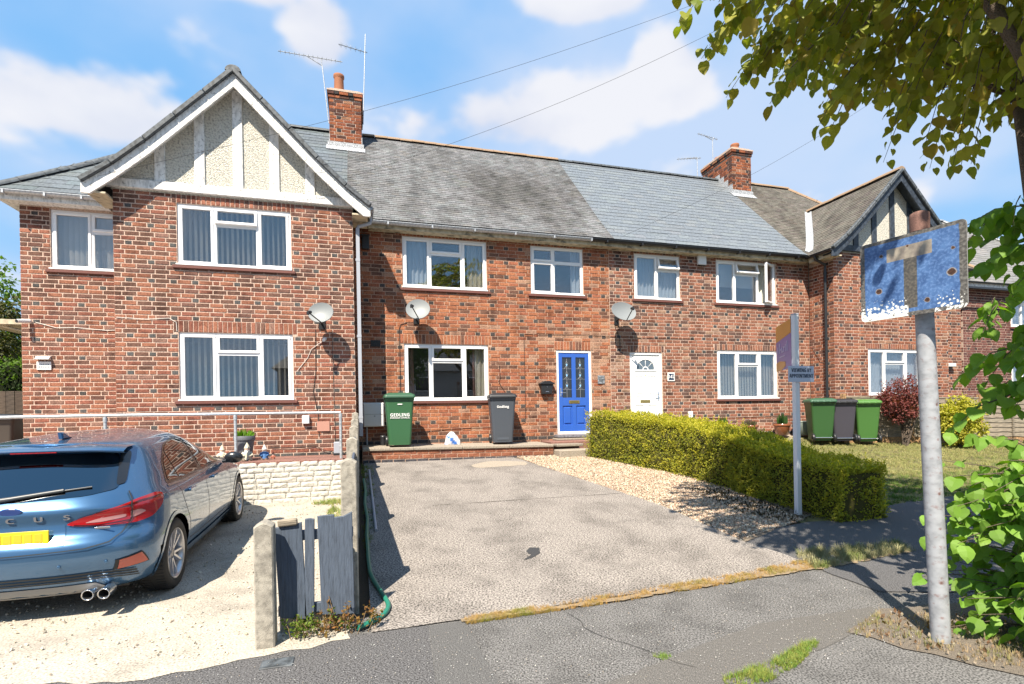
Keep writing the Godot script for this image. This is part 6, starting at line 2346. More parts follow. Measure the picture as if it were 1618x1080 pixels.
# ---------------------------------------------------------------- things on the walls
func dish(label: String, at: Vector3, w: float, h: float, facing: Vector3, wall_z: float, stem: Vector3) -> void:
	var o := thing("satellite_dish", label, "satellite dish", Vector3(at.x, at.y, wall_z), "satellite dishes on the terrace")
	var c := at - Vector3(at.x, at.y, wall_z)
	var b := Basis.looking_at(-facing.normalized(), Vector3.UP)   # own +z looks along facing
	var m := MB.new()
	var rows := []
	for j in 9:
		var t := j / 8.0
		var row := []
		for i in 32:
			var a := TAU * i / 32.0
			row.append(c + b * Vector3(cos(a) * w / 2 * t, sin(a) * h / 2 * t, 0.055 * (t * t - 1.0)))
		rows.append(row)
	m.grid(rows, Color(0.21, 0.225, 0.235), true)
	var rim := []
	var rim2 := []
	for i in 32:
		var a := TAU * i / 32.0
		rim.append(c + b * Vector3(cos(a) * w / 2, sin(a) * h / 2, 0.0))
		rim2.append(c + b * Vector3(cos(a) * (w / 2 + 0.004), sin(a) * (h / 2 + 0.004), -0.012))
	m.grid([rim, rim2], Color(0.24, 0.26, 0.27), true)
	var backr := []
	for row in rows:
		var r2 := []
		for p in row: r2.append(p - b * Vector3(0, 0, 0.006))
		backr.append(r2)
	backr.reverse()
	m.grid(backr, Color(0.3, 0.31, 0.32), true)
	loc("reflector", m, M("dish", Color.WHITE, 0.5), o)
	var arm := MB.new()
	var foot := c + b * Vector3(0.02, -h / 2, -0.01)
	var head := c + b * stem
	arm.tube([foot, head], 0.011, 8)
	loc("feed_arm", arm, mats.black_plastic, o)
	var ln := MB.new()
	ln.tube([head, head + (c - head).normalized() * 0.07], 0.028, 10)
	ln.cbox(X(head + Vector3(0, -0.02, 0)), Vector3(0.045, 0.06, 0.05), 0.008)
	loc("feed_horn", ln, mats.black_plastic, o)
	var br := MB.new()
	br.tube([c - b * Vector3(0, 0, 0.07), c + Vector3(0, -0.12, -0.12), Vector3(c.x, c.y - 0.16, 0.02)], 0.02, 8)
	br.cbox(X(Vector3(c.x, c.y - 0.16, 0.012)), Vector3(0.12, 0.2, 0.02), 0.004)
	loc("bracket", br, mats.black_plastic, o)

func wall_box(called: String, label: String, cat: String, x: float, y: float, z: float, w: float, h: float, d: float, material: Material, ch := 0.01) -> MeshInstance3D:
	var m := MB.new()
	m.cbox(X(Vector3(x, y, z + d / 2)), Vector3(w, h, d), ch)
	return single(called, label, cat, m, material, Vector3(x, y - h / 2, z))

func cable(label: String, pts: Array, r: float, material: Material) -> void:
	var m := MB.new()
	m.tube(pts, r * 0.75, 5)
	single("wall_cable", label, "cable", m, material, pts[0])

func build_wall_things() -> void:
	dish("satellite dish on the left gable house, nearest the grey downpipe", Vector3(-0.68, 3.56, 1.16), 0.46, 0.40, Vector3(-0.25, 0.30, 1.0), GZ, Vector3(-0.13, -0.13, 0.26))
	dish("satellite dish above the ground-floor window of the blue-door house", Vector3(1.19, 3.85, 0.38), 0.50, 0.46, Vector3(-0.22, 0.34, 1.0), 0.0, Vector3(-0.10, -0.08, 0.28))
	dish("wide satellite dish between the two front doors", Vector3(5.97, 3.98, 0.40), 0.66, 0.48, Vector3(0.10, 0.34, 1.0), 0.0, Vector3(0.02, -0.10, 0.32))
	# letter box by the blue door
	var o := thing("letter_box", "black wall letter box with a pitched lid beside the blue door", "letter box", Vector3(4.13, 2.06, 0.0))
	var m := MB.new()
	m.prism(X(Vector3(0, 0, 0.11)), PackedVector2Array([Vector2(-0.12, 0.0), Vector2(0.12, 0.0), Vector2(0.145, 0.23), Vector2(-0.145, 0.23)]), 0.108, Color.WHITE, 0.01)
	loc("box", m, mats.black_plastic, o)
	m = MB.new()
	m.prism(X(Vector3(0, 0, 0.14)), PackedVector2Array([Vector2(-0.18, 0.225), Vector2(0.18, 0.225), Vector2(0.18, 0.245), Vector2(0.07, 0.30), Vector2(-0.07, 0.30), Vector2(-0.18, 0.245)]), 0.138, Color.WHITE, 0.008)
	loc("lid", m, mats.black_plastic, o)
	m = MB.new()
	m.cbox(X(Vector3(0, 0.055, 0.113)), Vector3(0.08, 0.018, 0.006), 0.001)
	m.cbox(X(Vector3(0, 0.165, 0.113)), Vector3(0.016, 0.016, 0.008), 0.002)
	loc("name_slot", m, mats.chrome, o)
	# number plates
	var n := thing("house_number_sign", "dark blue number plate with a white border right of the white door", "sign", Vector3(7.45, 2.36, 0.0), "")
	m = MB.new()
	m.cbox(X(Vector3(0, 0.11, 0.008)), Vector3(0.205, 0.215, 0.014), 0.004)
	loc("border", m, mats.white_plastic, n)
	m = MB.new()
	m.cbox(X(Vector3(0, 0.11, 0.016)), Vector3(0.15, 0.155, 0.006), 0.002)
	loc("face", m, M("navy", Color(0.012, 0.03, 0.07), 0.4), n)
	inst("numerals", lettering("147", 0.085, 0.003, true), mats.white_plastic, n, X(Vector3(0, 0.115, 0.021)))
	var nb := thing("name_plaque", "small grey slate plaque between the two front doors", "sign", Vector3(5.54, 2.30, 0.0))
	m = MB.new()
	m.cbox(X(Vector3(0, 0.10, 0.01)), Vector3(0.18, 0.20, 0.018), 0.004, Color(0.8, 0.8, 0.8))
	loc("face", m, mats.lead, nb)
	m = MB.new()
	for k in 3: m.box(Vector3(-0.06, 0.06 + k * 0.04, 0.0195), Vector3(0.06, 0.074 + k * 0.04, 0.021))
	loc("engraving", m, mats.verge, nb)
	var lp := thing("lit_number_plaque", "white number plaque under a small lamp hood on the far left wall", "sign", Vector3(-5.48, 2.56, 0.0))
	m = MB.new()
	m.cbox(X(Vector3(0, 0.075, 0.012)), Vector3(0.22, 0.15, 0.022), 0.004)
	loc("face", m, mats.white_plastic, lp)
	m = MB.new()
	m.prism(Transform3D(Basis(Vector3.UP, PI / 2), Vector3(0.105, 0.19, 0)), PackedVector2Array([Vector2(0, 0), Vector2(0, 0.06), Vector2(-0.05, 0.05), Vector2(-0.09, 0.0)]), 0.21, Color.WHITE, 0.004)
	loc("hood", m, mats.white_plastic, lp)
	m = MB.new()
	for k in 2:
		for i in 5: m.box(Vector3(-0.08 + i * 0.034, 0.04 + k * 0.045, 0.0235), Vector3(-0.06 + i * 0.034, 0.065 + k * 0.045, 0.025))
	loc("faint_print", m, mats.lead, lp)
	# boxes
	var al := thing("alarm_box", "white alarm box under the eaves between the two upper windows of the white-door house", "alarm box", Vector3(8.37, 5.3, 0.0))
	m = MB.new()
	m.cbox(X(Vector3(0, 0.155, 0.045)), Vector3(0.24, 0.31, 0.085), 0.015)
	loc("cover", m, mats.white_plastic, al)
	m = MB.new()
	m.cbox(X(Vector3(0, -0.0, 0.04)), Vector3(0.22, 0.02, 0.07), 0.004)
	loc("base", m, mats.black_plastic, al)
	var bx := thing("bird_box", "black box high on the wall in the shaded corner beside the left gable", "box", Vector3(0.16, 5.12, 0.0))
	m = MB.new()
	m.cbox(X(Vector3(0, 0.15, 0.05)), Vector3(0.15, 0.29, 0.095), 0.012)
	m.cbox(Transform3D(Basis(Vector3.RIGHT, 0.25), Vector3(0, 0.305, 0.06)), Vector3(0.18, 0.02, 0.15), 0.004)
	loc("casing", m, mats.black_plastic, bx)
	var mb := thing("meter_box", "grey-white meter box on the wall left of the green bin", "meter box", Vector3(0.26, 1.40, 0.0))
	m = MB.new()
	m.cbox(X(Vector3(0, 0.25, 0.08)), Vector3(0.42, 0.50, 0.155), 0.01)
	loc("cabinet", m, mats.white_plastic, mb)
	m = MB.new()
	m.cbox(X(Vector3(0, 0.25, 0.162)), Vector3(0.39, 0.47, 0.012), 0.005)
	m.cbox(X(Vector3(0.0, 0.26, 0.17)), Vector3(0.36, 0.012, 0.008), 0.002, Color(0.7, 0.7, 0.7))
	m.cbox(X(Vector3(0.02, 0.22, 0.172)), Vector3(0.03, 0.03, 0.01), 0.003, Color(0.6, 0.6, 0.6))
	loc("cover", m, mats.white_plastic, mb)
	m = MB.new()
	m.tube([Vector3(-0.14, -0.4, 0.04), Vector3(-0.14, 0.02, 0.04)], 0.02, 8)
	loc("conduit", m, mats.grey_plastic, mb)
	wall_box("socket_box", "small white socket box on the left gable wall above the handrail", "socket box", -1.0, 1.575, GZ, 0.13, 0.16, 0.07, mats.white_plastic)
	wall_box("meter_cover", "small white cover low on the wall below the white-door house's dish cable", "box", 7.97, 1.52, 0.0, 0.12, 0.16, 0.06, mats.white_plastic)
	wall_box("vent_cover", "terracotta air brick set into the left gable wall near the handrail's end", "vent", -0.69, 1.44, GZ, 0.23, 0.19, 0.016, M("pale_brick", Color(0.42, 0.22, 0.17), 0.9), 0.004)
	var fl := thing("flood_light", "white security light with a dark sensor at the right end of the terrace", "light", Vector3(16.9, 2.72, 0.0))
	m = MB.new()
	m.cbox(X(Vector3(0.05, 0.12, 0.07)), Vector3(0.26, 0.11, 0.12), 0.015)
	loc("head", m, mats.white_plastic, fl)
	m = MB.new()
	m.cbox(X(Vector3(-0.03, 0.02, 0.06)), Vector3(0.05, 0.09, 0.05), 0.012)
	loc("sensor", m, mats.black_plastic, fl)
	var cm := thing("security_camera", "small white bullet camera at the far left corner of the terrace", "camera", Vector3(-5.72, 3.37, 0.0))
	m = MB.new()
	m.tube([Vector3(0.04, 0.06, 0.03), Vector3(-0.01, 0.05, 0.11), Vector3(-0.06, 0.035, 0.19)], 0.035, 12)
	loc("body", m, mats.white_plastic, cm)
	m = MB.new()
	m.tube([Vector3(-0.061, 0.034, 0.191), Vector3(-0.066, 0.033, 0.20)], 0.028, 12)
	loc("lens", m, mats.black_plastic, cm)
	m = MB.new()
	m.tube([Vector3(0.04, 0.06, 0.0), Vector3(0.04, 0.06, 0.04)], 0.03, 10)
	loc("mount", m, mats.white_plastic, cm)
	var cl := thing("flood_light", "small white spotlight under the left dish", "light", Vector3(-0.63, 3.12, GZ))
	m = MB.new()
	m.tube([Vector3(0, 0, 0), Vector3(0, -0.01, 0.08), Vector3(-0.02, -0.04, 0.15)], 0.032, 10)
	loc("head", m, mats.white_plastic, cl)
	# cables pinned to the walls
	cable("white cable sagging from the security camera along the far left wall", [Vector3(-5.6, 3.42, 0.01), Vector3(-5.3, 3.33, 0.01), Vector3(-5.0, 3.34, 0.012), Vector3(-4.5, 3.30, 0.01), Vector3(-4.11, 3.33, 0.01)], 0.008, mats.cable_white)
	cable("white cable across the left gable wall above the ground-floor window", [Vector3(-4.06, 3.42, GZ + 0.01), Vector3(-3.6, 3.40, GZ + 0.012), Vector3(-3.25, 3.43, GZ + 0.01), Vector3(-3.14, 3.36, GZ + 0.01), Vector3(-3.13, 3.2, GZ + 0.01)], 0.007, mats.cable_white)
	cable("white cable running down from the spotlight under the left dish to the window", [Vector3(-0.64, 3.10, GZ + 0.02), Vector3(-0.88, 2.92, GZ + 0.01), Vector3(-0.95, 2.75, GZ + 0.01), Vector3(-1.14, 2.5, GZ + 0.01)], 0.007, mats.cable_white)
	cable("black cable from the left dish straight down the gable wall", [Vector3(-0.80, 3.3, GZ + 0.01), Vector3(-0.81, 2.5, GZ + 0.01), Vector3(-0.86, 2.1, GZ + 0.01), Vector3(-0.78, 1.7, GZ + 0.01), Vector3(-0.77, 1.25, GZ + 0.01)], 0.007, mats.cable_black)
	cable("thin dark cable down the gable wall close to its right corner", [Vector3(-0.5, 3.3, GZ + 0.01), Vector3(-0.49, 2.2, GZ + 0.01), Vector3(-0.48, 1.05, GZ + 0.01)], 0.006, mats.cable_black)
	cable("black cable trailing along the blue bricks at the foot of the left gable", [Vector3(-1.62, 1.07, GZ + 0.02), Vector3(-1.2, 1.05, GZ + 0.02), Vector3(-0.85, 1.075, GZ + 0.02), Vector3(-0.65, 0.97, GZ + 0.03), Vector3(-0.45, 0.93, GZ + 0.03)], 0.008, mats.cable_black)
	cable("dark cable from the dish of the blue-door house down to the green bin", [Vector3(1.0, 3.62, 0.01), Vector3(0.86, 3.58, 0.01), Vector3(0.83, 3.5, 0.01), Vector3(0.83, 1.9, 0.01), Vector3(0.82, 1.1, 0.01)], 0.008, mats.cable_black)
	cable("brown cable looping round the wall between black bin and letter box", [Vector3(1.1, 1.25, 0.01), Vector3(1.9, 1.31, 0.01), Vector3(3.4, 1.34, 0.01), Vector3(3.62, 1.42, 0.01), Vector3(3.63, 2.4, 0.01), Vector3(3.62, 3.42, 0.01)], 0.006, mats.cable_black)
	cable("broken end of black cable hanging left of the letter box", [Vector3(3.02, 2.72, 0.01), Vector3(3.05, 2.45, 0.015), Vector3(3.0, 2.35, 0.02), Vector3(3.16, 2.1, 0.012)], 0.007, mats.cable_black)
	cable("black cable below the wide dish running down to the white door's lintel", [Vector3(5.92, 3.7, 0.01), Vector3(6.05, 3.4, 0.01), Vector3(6.06, 3.05, 0.01)], 0.009, mats.cable_black)
	cable("thin brown cable along the wall over both doors and down beside the white door", [Vector3(3.62, 3.44, 0.01), Vector3(5.2, 3.46, 0.01), Vector3(6.3, 3.42, 0.01), Vector3(8.1, 3.44, 0.01), Vector3(8.2, 3.38, 0.01), Vector3(8.21, 1.5, 0.01), Vector3(8.4, 1.42, 0.01), Vector3(11.2, 1.44, 0.01)], 0.006, M("cable_brown", Color(0.09, 0.045, 0.03), 0.6))
	cable("pale vertical cable right of the white-door house's front window", [Vector3(11.05, 3.5, 0.01), Vector3(11.05, 1.3, 0.01)], 0.008, mats.cable_brown)
	cable("drooping black cable on the return wall of the right gable", [Vector3(11.76, 3.3, 0.1), Vector3(11.76, 2.9, 0.35), Vector3(11.76, 2.82, 0.56)], 0.008, mats.cable_black)


# ---------------------------------------------------------------- wheelie bins
func bin_body(w0: float, d0: float, w1: float, d1: float, y0: float, y1: float, rad := 0.05) -> MB:
	var m := MB.new()
	var rows := []
	for e in [[0.0, 0.94], [0.0, 1.0], [0.25, 1.0], [0.6, 1.0], [0.93, 1.0], [0.935, 1.035], [1.0, 1.035]]:
		var t: float = e[0]
		var w: float = lerpf(w0, w1, t) * e[1]
		var d: float = lerpf(d0, d1, t) * e[1]
		var row := []
		for q in 4:
			var sx := [1, -1, -1, 1][q] as int
			var sz := [1, 1, -1, -1][q] as int
			for i in 4:
				var a := PI / 2 * q + PI / 2 * i / 3.0
				row.append(Vector3(sx * (w / 2 - rad) + cos(a) * rad, lerpf(y0, y1, t) + (0.02 if e[1] < 1.0 else 0.0) * 0.0, sz * (d / 2 - rad) + sin(a) * rad))
		row.reverse()
		rows.append(row)
	m.grid(rows, Color.WHITE, true)
	var low: Array = rows[0]
	for i in range(1, low.size() - 1): m.tri(low[0], low[i + 1], low[i])
	return m

func wheelie_bin(label: String, at: Vector3, turn: float, color: Material, lid: Material, print: Array, h := 1.0, group := "") -> void:   # front looks along own +z, wheels at the back
	var o := thing("wheelie_bin", label, "wheelie bin", at, group, turn)
	loc("body", bin_body(0.42, 0.48, 0.55, 0.62, 0.035, 0.93 * h), color, o)
	var pm := MB.new()   # raised front panel
	pm.prism(Transform3D(Basis(Vector3.RIGHT, -0.075), Vector3(0, 0.08, 0.252)), PackedVector2Array([Vector2(-0.13, 0.0), Vector2(0.13, 0.0), Vector2(0.14, 0.46 * h), Vector2(0.11, 0.50 * h), Vector2(-0.11, 0.50 * h), Vector2(-0.14, 0.46 * h)]), 0.02, Color.WHITE, 0.008)
	if print.size() < 2: loc("front_panel", pm, color, o)
	var l := MB.new()
	var rows := []
	for e in [[0.60, 0.70, 0.925], [0.60, 0.70, 0.955], [0.57, 0.66, 0.985], [0.42, 0.5, 1.02], [0.0, 0.0, 1.03]]:
		var row := []
		for q in 4:
			var sx := [1, -1, -1, 1][q] as int
			var sz := [1, 1, -1, -1][q] as int
			for i in 4:
				var a := PI / 2 * q + PI / 2 * i / 3.0
				var rad: float = minf(0.05, e[0] / 2)
				row.append(Vector3(sx * (e[0] / 2 - rad) + cos(a) * rad, e[2] * h, sz * (e[1] / 2 - rad) + sin(a) * rad + 0.01))
		row.reverse()
		rows.append(row)
	l.grid(rows, Color.WHITE, true)
	var low: Array = rows[0]
	for i in range(1, low.size() - 1): l.tri(low[0], low[i + 1], low[i])
	for x in [-0.2, -0.07, 0.07, 0.2]: l.tube([Vector3(x - 0.045, 0.945 * h, -0.36), Vector3(x + 0.045, 0.945 * h, -0.36)], 0.02, 8)
	loc("lid", l, lid, o)
	var hd := MB.new()
	hd.tube([Vector3(-0.24, 0.93 * h, -0.365), Vector3(0.24, 0.93 * h, -0.365)], 0.013, 8)
	loc("handle", hd, lid, o)
	for s in [-1.0, 1.0]:
		var w := MB.new()
		w.lathe(Transform3D(Basis(Vector3.BACK, -s * PI / 2), Vector3(s * 0.23, 0.10, -0.27)), [Vector2(0.0, -0.03), Vector2(0.095, -0.025), Vector2(0.10, -0.01), Vector2(0.10, 0.02), Vector2(0.09, 0.03), Vector2(0.065, 0.025), Vector2(0.03, 0.015), Vector2(0.025, 0.04), Vector2(0.0, 0.04)], 20)
		loc("wheel", w, mats.black_plastic, o)
	var ax := MB.new()
	ax.tube([Vector3(-0.25, 0.10, -0.27), Vector3(0.25, 0.10, -0.27)], 0.012, 8)
	loc("axle", ax, mats.chrome, o)
	for k in print.size():
		var e: Array = print[k]
		var y: float = e[1] * h
		var z: float = lerpf(0.24, 0.31, y / (0.93 * h)) + 0.003
		if e[0] == "":
			var s := MB.new()
			s.cbox(X(Vector3(0, y, z + 0.003)), Vector3(e[2], 0.022, 0.006), 0.002)
			loc("label", s, mats.white_plastic, o)
		else: inst("print", lettering(e[0], e[2], 0.004, true), mats.white_plastic, o, Transform3D(Basis(Vector3.RIGHT, -0.075), Vector3(0, y, z + 0.002)))

func build_bins() -> void:
	var green := M("bin_green", Color(0.035, 0.115, 0.05), 0.45)
	var green_lid := M("bin_green_lid", Color(0.03, 0.09, 0.05), 0.45)
	var slate := M("bin_slate", Color(0.058, 0.068, 0.085), 0.45)
	var dark := M("bin_dark", Color(0.022, 0.023, 0.027), 0.45)
	var lime := M("bin_lime", Color(0.05, 0.135, 0.03), 0.4)
	var brown := M("bin_brown", Color(0.05, 0.04, 0.032), 0.6)
	var g := "wheelie bins"
	wheelie_bin("green wheelie bin with white council lettering, at the left end of the raised path", Vector3(0.74, 1.01, 0.72), 0.0, green, green_lid, [["GEDLING", 0.60, 0.062], ["BOROUGH COUNCIL", 0.545, 0.028], ["", 0.80, 0.09]], 1.04, g)
	wheelie_bin("slate grey wheelie bin below the front window's right end, on the raised path", Vector3(2.93, 0.985, 0.50), -0.16, slate, dark, [["Gedling", 0.74, 0.05]], 1.06, g)
	wheelie_bin("leftmost of the three bins by the right gable, dark green with a pale sticker", Vector3(11.0, 0.80, 1.02), 2.62, M("bin_mid_green", Color(0.03, 0.085, 0.025), 0.4), green_lid, [], 1.05, g)
	wheelie_bin("black wheelie bin between two green ones by the right gable", Vector3(11.52, 0.775, 1.12), 2.68, M("bin_black", Color(0.05, 0.047, 0.06), 0.35), dark, [], 1.05, g)
	wheelie_bin("bright green wheelie bin nearest the red acer", Vector3(12.18, 0.75, 1.22), 2.62, lime, M("bin_lime_lid", Color(0.065, 0.17, 0.035), 0.4), [], 1.05, g)
	wheelie_bin("brown-black bin at the left house's corner, nearest the wall", Vector3(-6.28, 0.70, -0.30), 0.10, brown, dark, [["", 0.84, 0.13]], 1.05, g)
	wheelie_bin("brown-black bin at the frame's left edge, beside its twin", Vector3(-6.93, 0.70, -0.22), 0.05, brown, dark, [["", 0.84, 0.13]], 1.05, g)
	var pm := MB.new()
	pm.box(Vector3(-9.5, 0.55, -2.5), Vector3(-5.83, 0.70, -0.5))
	setting("side_yard", pm, mats.coping)


# ---------------------------------------------------------------- signs
func sign_image() -> ImageTexture:
	var w := 512
	var h := 460
	var im := Image.create(w, h, false, Image.FORMAT_RGB8)
	var n := FastNoiseLite.new()
	n.seed = 4
	n.frequency = 0.012
	n.fractal_octaves = 5
	var f := FastNoiseLite.new()
	f.seed = 9
	f.frequency = 0.05
	f.fractal_octaves = 3
	var c := FastNoiseLite.new()
	c.noise_type = FastNoiseLite.TYPE_CELLULAR
	c.seed = 3
	c.frequency = 0.05
	c.cellular_return_type = FastNoiseLite.RETURN_DISTANCE
	for py in h:
		for px in w:
			var x := float(px) / w
			var y := float(py) / h      # row 0 is the bottom edge
			var k := n.get_noise_2d(px, py)
			var fine := f.get_noise_2d(px, py)
			var col := Color(0.285, 0.42, 0.61).lerp(Color(0.20, 0.325, 0.51), clampf(0.5 + k * 1.2, 0, 1)).lerp(Color(0.50, 0.61, 0.80), clampf(fine * 0.8 + 0.05, 0, 0.35))
			var edge := minf(minf(x, 1.0 - x), minf(y, 1.0 - y))
			if edge < 0.045 + 0.006 * fine or x > 0.935 + 0.01 * k: col = Color(0.27, 0.26, 0.25).lerp(Color(0.45, 0.44, 0.42), clampf(0.4 + fine, 0, 1))
			if y > 0.70 and y < 0.865 and x > 0.275 and x < 0.705: col = Color(0.60, 0.565, 0.51).lerp(Color(0.46, 0.43, 0.40), clampf(0.5 + k * 1.4, 0, 1))
			elif y > 0.09 and y <= 0.70 and x > 0.44 and x < 0.565: col = Color(0.25, 0.245, 0.235).lerp(Color(0.37, 0.35, 0.32), clampf(0.5 + fine * 1.2, 0, 1))
			var flake := c.get_noise_2d(px, py) + 1.0
			var amount := 0.02 + clampf(0.30 - y, 0.0, 0.3) * 1.75 * (1.25 if x < 0.48 else (0.8 if x > 0.72 else 0.2)) + 0.03 + 0.02 * k
			if flake < amount * 0.95 + 0.02: col = Color(0.86, 0.86, 0.84).lerp(Color(0.7, 0.7, 0.68), clampf(fine, 0, 1))
			for s in [[0.19, 0.36, 0.030], [0.87, 0.43, 0.037], [0.22, 0.80, 0.018], [0.655, 0.155, 0.024], [0.885, 0.70, 0.016], [0.48, 0.85, 0.012]]:
				var d := Vector2((x - s[0]) * 1.1, y - s[1]).length() + fine * 0.006
				if d < s[2] * 1.3: col = col.lerp(Color(0.62, 0.56, 0.50), 0.7)
				if d < s[2]: col = Color(0.33, 0.20, 0.12).lerp(Color(0.16, 0.10, 0.07), clampf(0.5 + fine, 0, 1))
			im.set_pixel(px, py, col)
	return ImageTexture.create_from_image(im)

func build_signs() -> void:
	var o := thing("road_sign", "weathered blue no-through-road sign on a leaning grey pole", "road sign", Vector3(3.775, 0.0, 11.46 - 2.63))
	var m := MB.new()
	m.tube([Vector3(0, -0.1, 0), Vector3(-0.04, 1.45, -0.02), Vector3(-0.075, 2.92, -0.04)], 0.0575, 24, Color.WHITE, 0.052)
	loc("pole", m, M("pole_paint", Color(0.33, 0.345, 0.37), 0.6, {"mottle": texs.faint, "msize": 0.5, "detail": noise_tex("polerust", 0.018, 5, [[0.0, Color(0.62, 0.42, 0.36)], [0.16, Color(0.90, 0.80, 0.78)], [0.3, Color(1, 1, 1)], [1.0, Color(1, 1, 1)]], 83), "dsize": 0.6}), o)
	m = MB.new()
	m.lathe(X(Vector3(-0.075, 2.80, -0.04)), [Vector2(0.056, 0), Vector2(0.058, 0.10), Vector2(0.055, 0.125), Vector2(0.04, 0.135), Vector2(0.0, 0.137)], 20, Color(0.26, 0.14, 0.11))
	loc("rusty_cap", m, M("rust", Color.WHITE, 0.85, {"mottle": texs.speck, "msize": 0.15}), o)
	# plate: from the far left edge to the near right edge
	var a := Vector3(3.535, 2.226, 11.46 - 2.975) - o.position
	var b := Vector3(3.66, 2.222, 11.46 - 2.355) - o.position
	var d := (b - a).normalized()
	var nn := d.cross(Vector3.UP).normalized()
	var w := a.distance_to(b)
	var bas := Basis(d, Vector3.UP, nn)
	var rr := PackedVector2Array()
	for q in 4:
		var cx: float = [w - 0.03, 0.03, 0.03, w - 0.03][q]
		var cy: float = [0.528, 0.528, 0.03, 0.03][q]
		for i in 5:
			var t := PI / 2 * q + PI / 2 * i / 4.0
			rr.append(Vector2(cx + cos(t) * 0.03, cy + sin(t) * 0.03))
	m = MB.new()
	m.prism(Transform3D(bas, a), rr, 0.006)
	loc("plate", m, M("plate_back", Color(0.30, 0.30, 0.30), 0.6), o)
	var sf := StandardMaterial3D.new()
	sf.albedo_texture = sign_image()
	sf.roughness = 0.6
	mats.sign_face = sf
	m = MB.new()
	var tr := Geometry2D.triangulate_polygon(rr)
	for i in range(0, tr.size(), 3):
		var q := [rr[tr[i]], rr[tr[i + 1]], rr[tr[i + 2]]]
		if (q[1] - q[0]).cross(q[2] - q[0]) < 0: q = [q[0], q[2], q[1]]
		var base := m.v.size()
		for p in q:
			m.v.append(a + bas * Vector3(p.x, p.y, 0.002))
			m.n.append(nn)
			m.c.append(Color.WHITE)
			m.uv.append(Vector2(p.x / w, p.y / 0.558))
		m.ix.append(base); m.ix.append(base + 2); m.ix.append(base + 1)
	loc("face", m, sf, o)
	m = MB.new()
	for y in [0.12, 0.44]: m.tbox(Transform3D(bas, a + bas * Vector3(w / 2, y, -0.02)), Vector3(0.16, 0.03, 0.026))
	loc("clamp", m, mats.galvanised, o)

	var s := thing("estate_agent_sign", "white estate agent post with a purple and orange board, at the hedge end", "sign", Vector3(5.69, 0.17, 11.46 - 5.74))
	m = MB.new()
	m.cbox(X(Vector3(-0.035, 1.33, 0.0)), Vector3(0.07, 2.76, 0.07), 0.006)
	loc("post", m, M("post_white", Color(0.68, 0.70, 0.74), 0.5), s)
	m = MB.new()
	m.cbox(X(Vector3(-0.035, 2.715, 0.0)), Vector3(0.076, 0.02, 0.076), 0.004)
	loc("post_cap", m, mats.grey_plastic, s)
	m = MB.new()
	m.cbox(X(Vector3(0.0, 1.905, 0.055)), Vector3(0.425, 0.215, 0.012), 0.003)
	loc("notice_board", m, M("notice", Color(0.45, 0.50, 0.62), 0.4), s)
	var navy: Material = mats.navy
	inst("lettering", lettering("VIEWING BY", 0.050, 0.003, true), navy, s, Transform3D(Basis.from_scale(Vector3(0.8, 1, 1)), Vector3(0.0, 1.955, 0.0625)))
	inst("lettering", lettering("APPOINTMENT", 0.050, 0.003, true), navy, s, Transform3D(Basis.from_scale(Vector3(0.8, 1, 1)), Vector3(0.0, 1.88, 0.0625)))
	var dir := Vector3(0.704 * 0.967 - 0.71 * 0.255, 0, -(0.71 * 0.967 + 0.704 * 0.255)).normalized()
	var bb := Basis(-dir, Vector3.UP, (-dir).cross(Vector3.UP).normalized())   # own x runs from the far end to the post
	var bo := Vector3(-0.075, 2.0, -0.03) + dir * 0.80
	var board := func(poly: Array, z: float, mat_: Material, called: String) -> void:
		var q := MB.new()
		var pp := PackedVector2Array()
		for e in poly: pp.append(Vector2(e[0], e[1]))
		q.prism(Transform3D(bb, bo + bb.z * z), pp, 0.004)
		loc(called, q, mat_, s)
	board.call([[0.0, 0.0], [0.8, 0.0], [0.8, 0.665], [0.0, 0.665]], 0.0, M("board_purple", Color(0.19, 0.12, 0.36), 0.4), "board")
	board.call([[0.0, 0.43], [0.8, 0.475], [0.8, 0.664], [0.0, 0.664]], 0.003, M("board_orange", Color(0.58, 0.25, 0.03), 0.4), "board_band")
	board.call([[0.0, 0.001], [0.30, 0.001], [0.52, 0.05], [0.5, 0.11], [0.2, 0.14], [0.0, 0.12]], 0.003, mats.board_orange, "board_band")
	m = MB.new()
	for e in [[0.10, 0.25, 0.03, 0.11], [0.19, 0.25, 0.03, 0.15], [0.19, 0.29, 0.09, 0.02], [0.31, 0.25, 0.08, 0.025], [0.31, 0.25, 0.025, 0.08], [0.42, 0.25, 0.025, 0.08], [0.42, 0.31, 0.07, 0.02], [0.53, 0.25, 0.03, 0.10], [0.60, 0.25, 0.03, 0.14], [0.20, 0.19, 0.3, 0.012]]:
		m.tbox(Transform3D(bb, bo + bb * Vector3(e[0] + e[2] / 2, e[1] + e[3] / 2, 0.003)), Vector3(e[2], e[3], 0.004))
	loc("board_print", m, M("print_lilac", Color(0.45, 0.40, 0.58), 0.5), s)


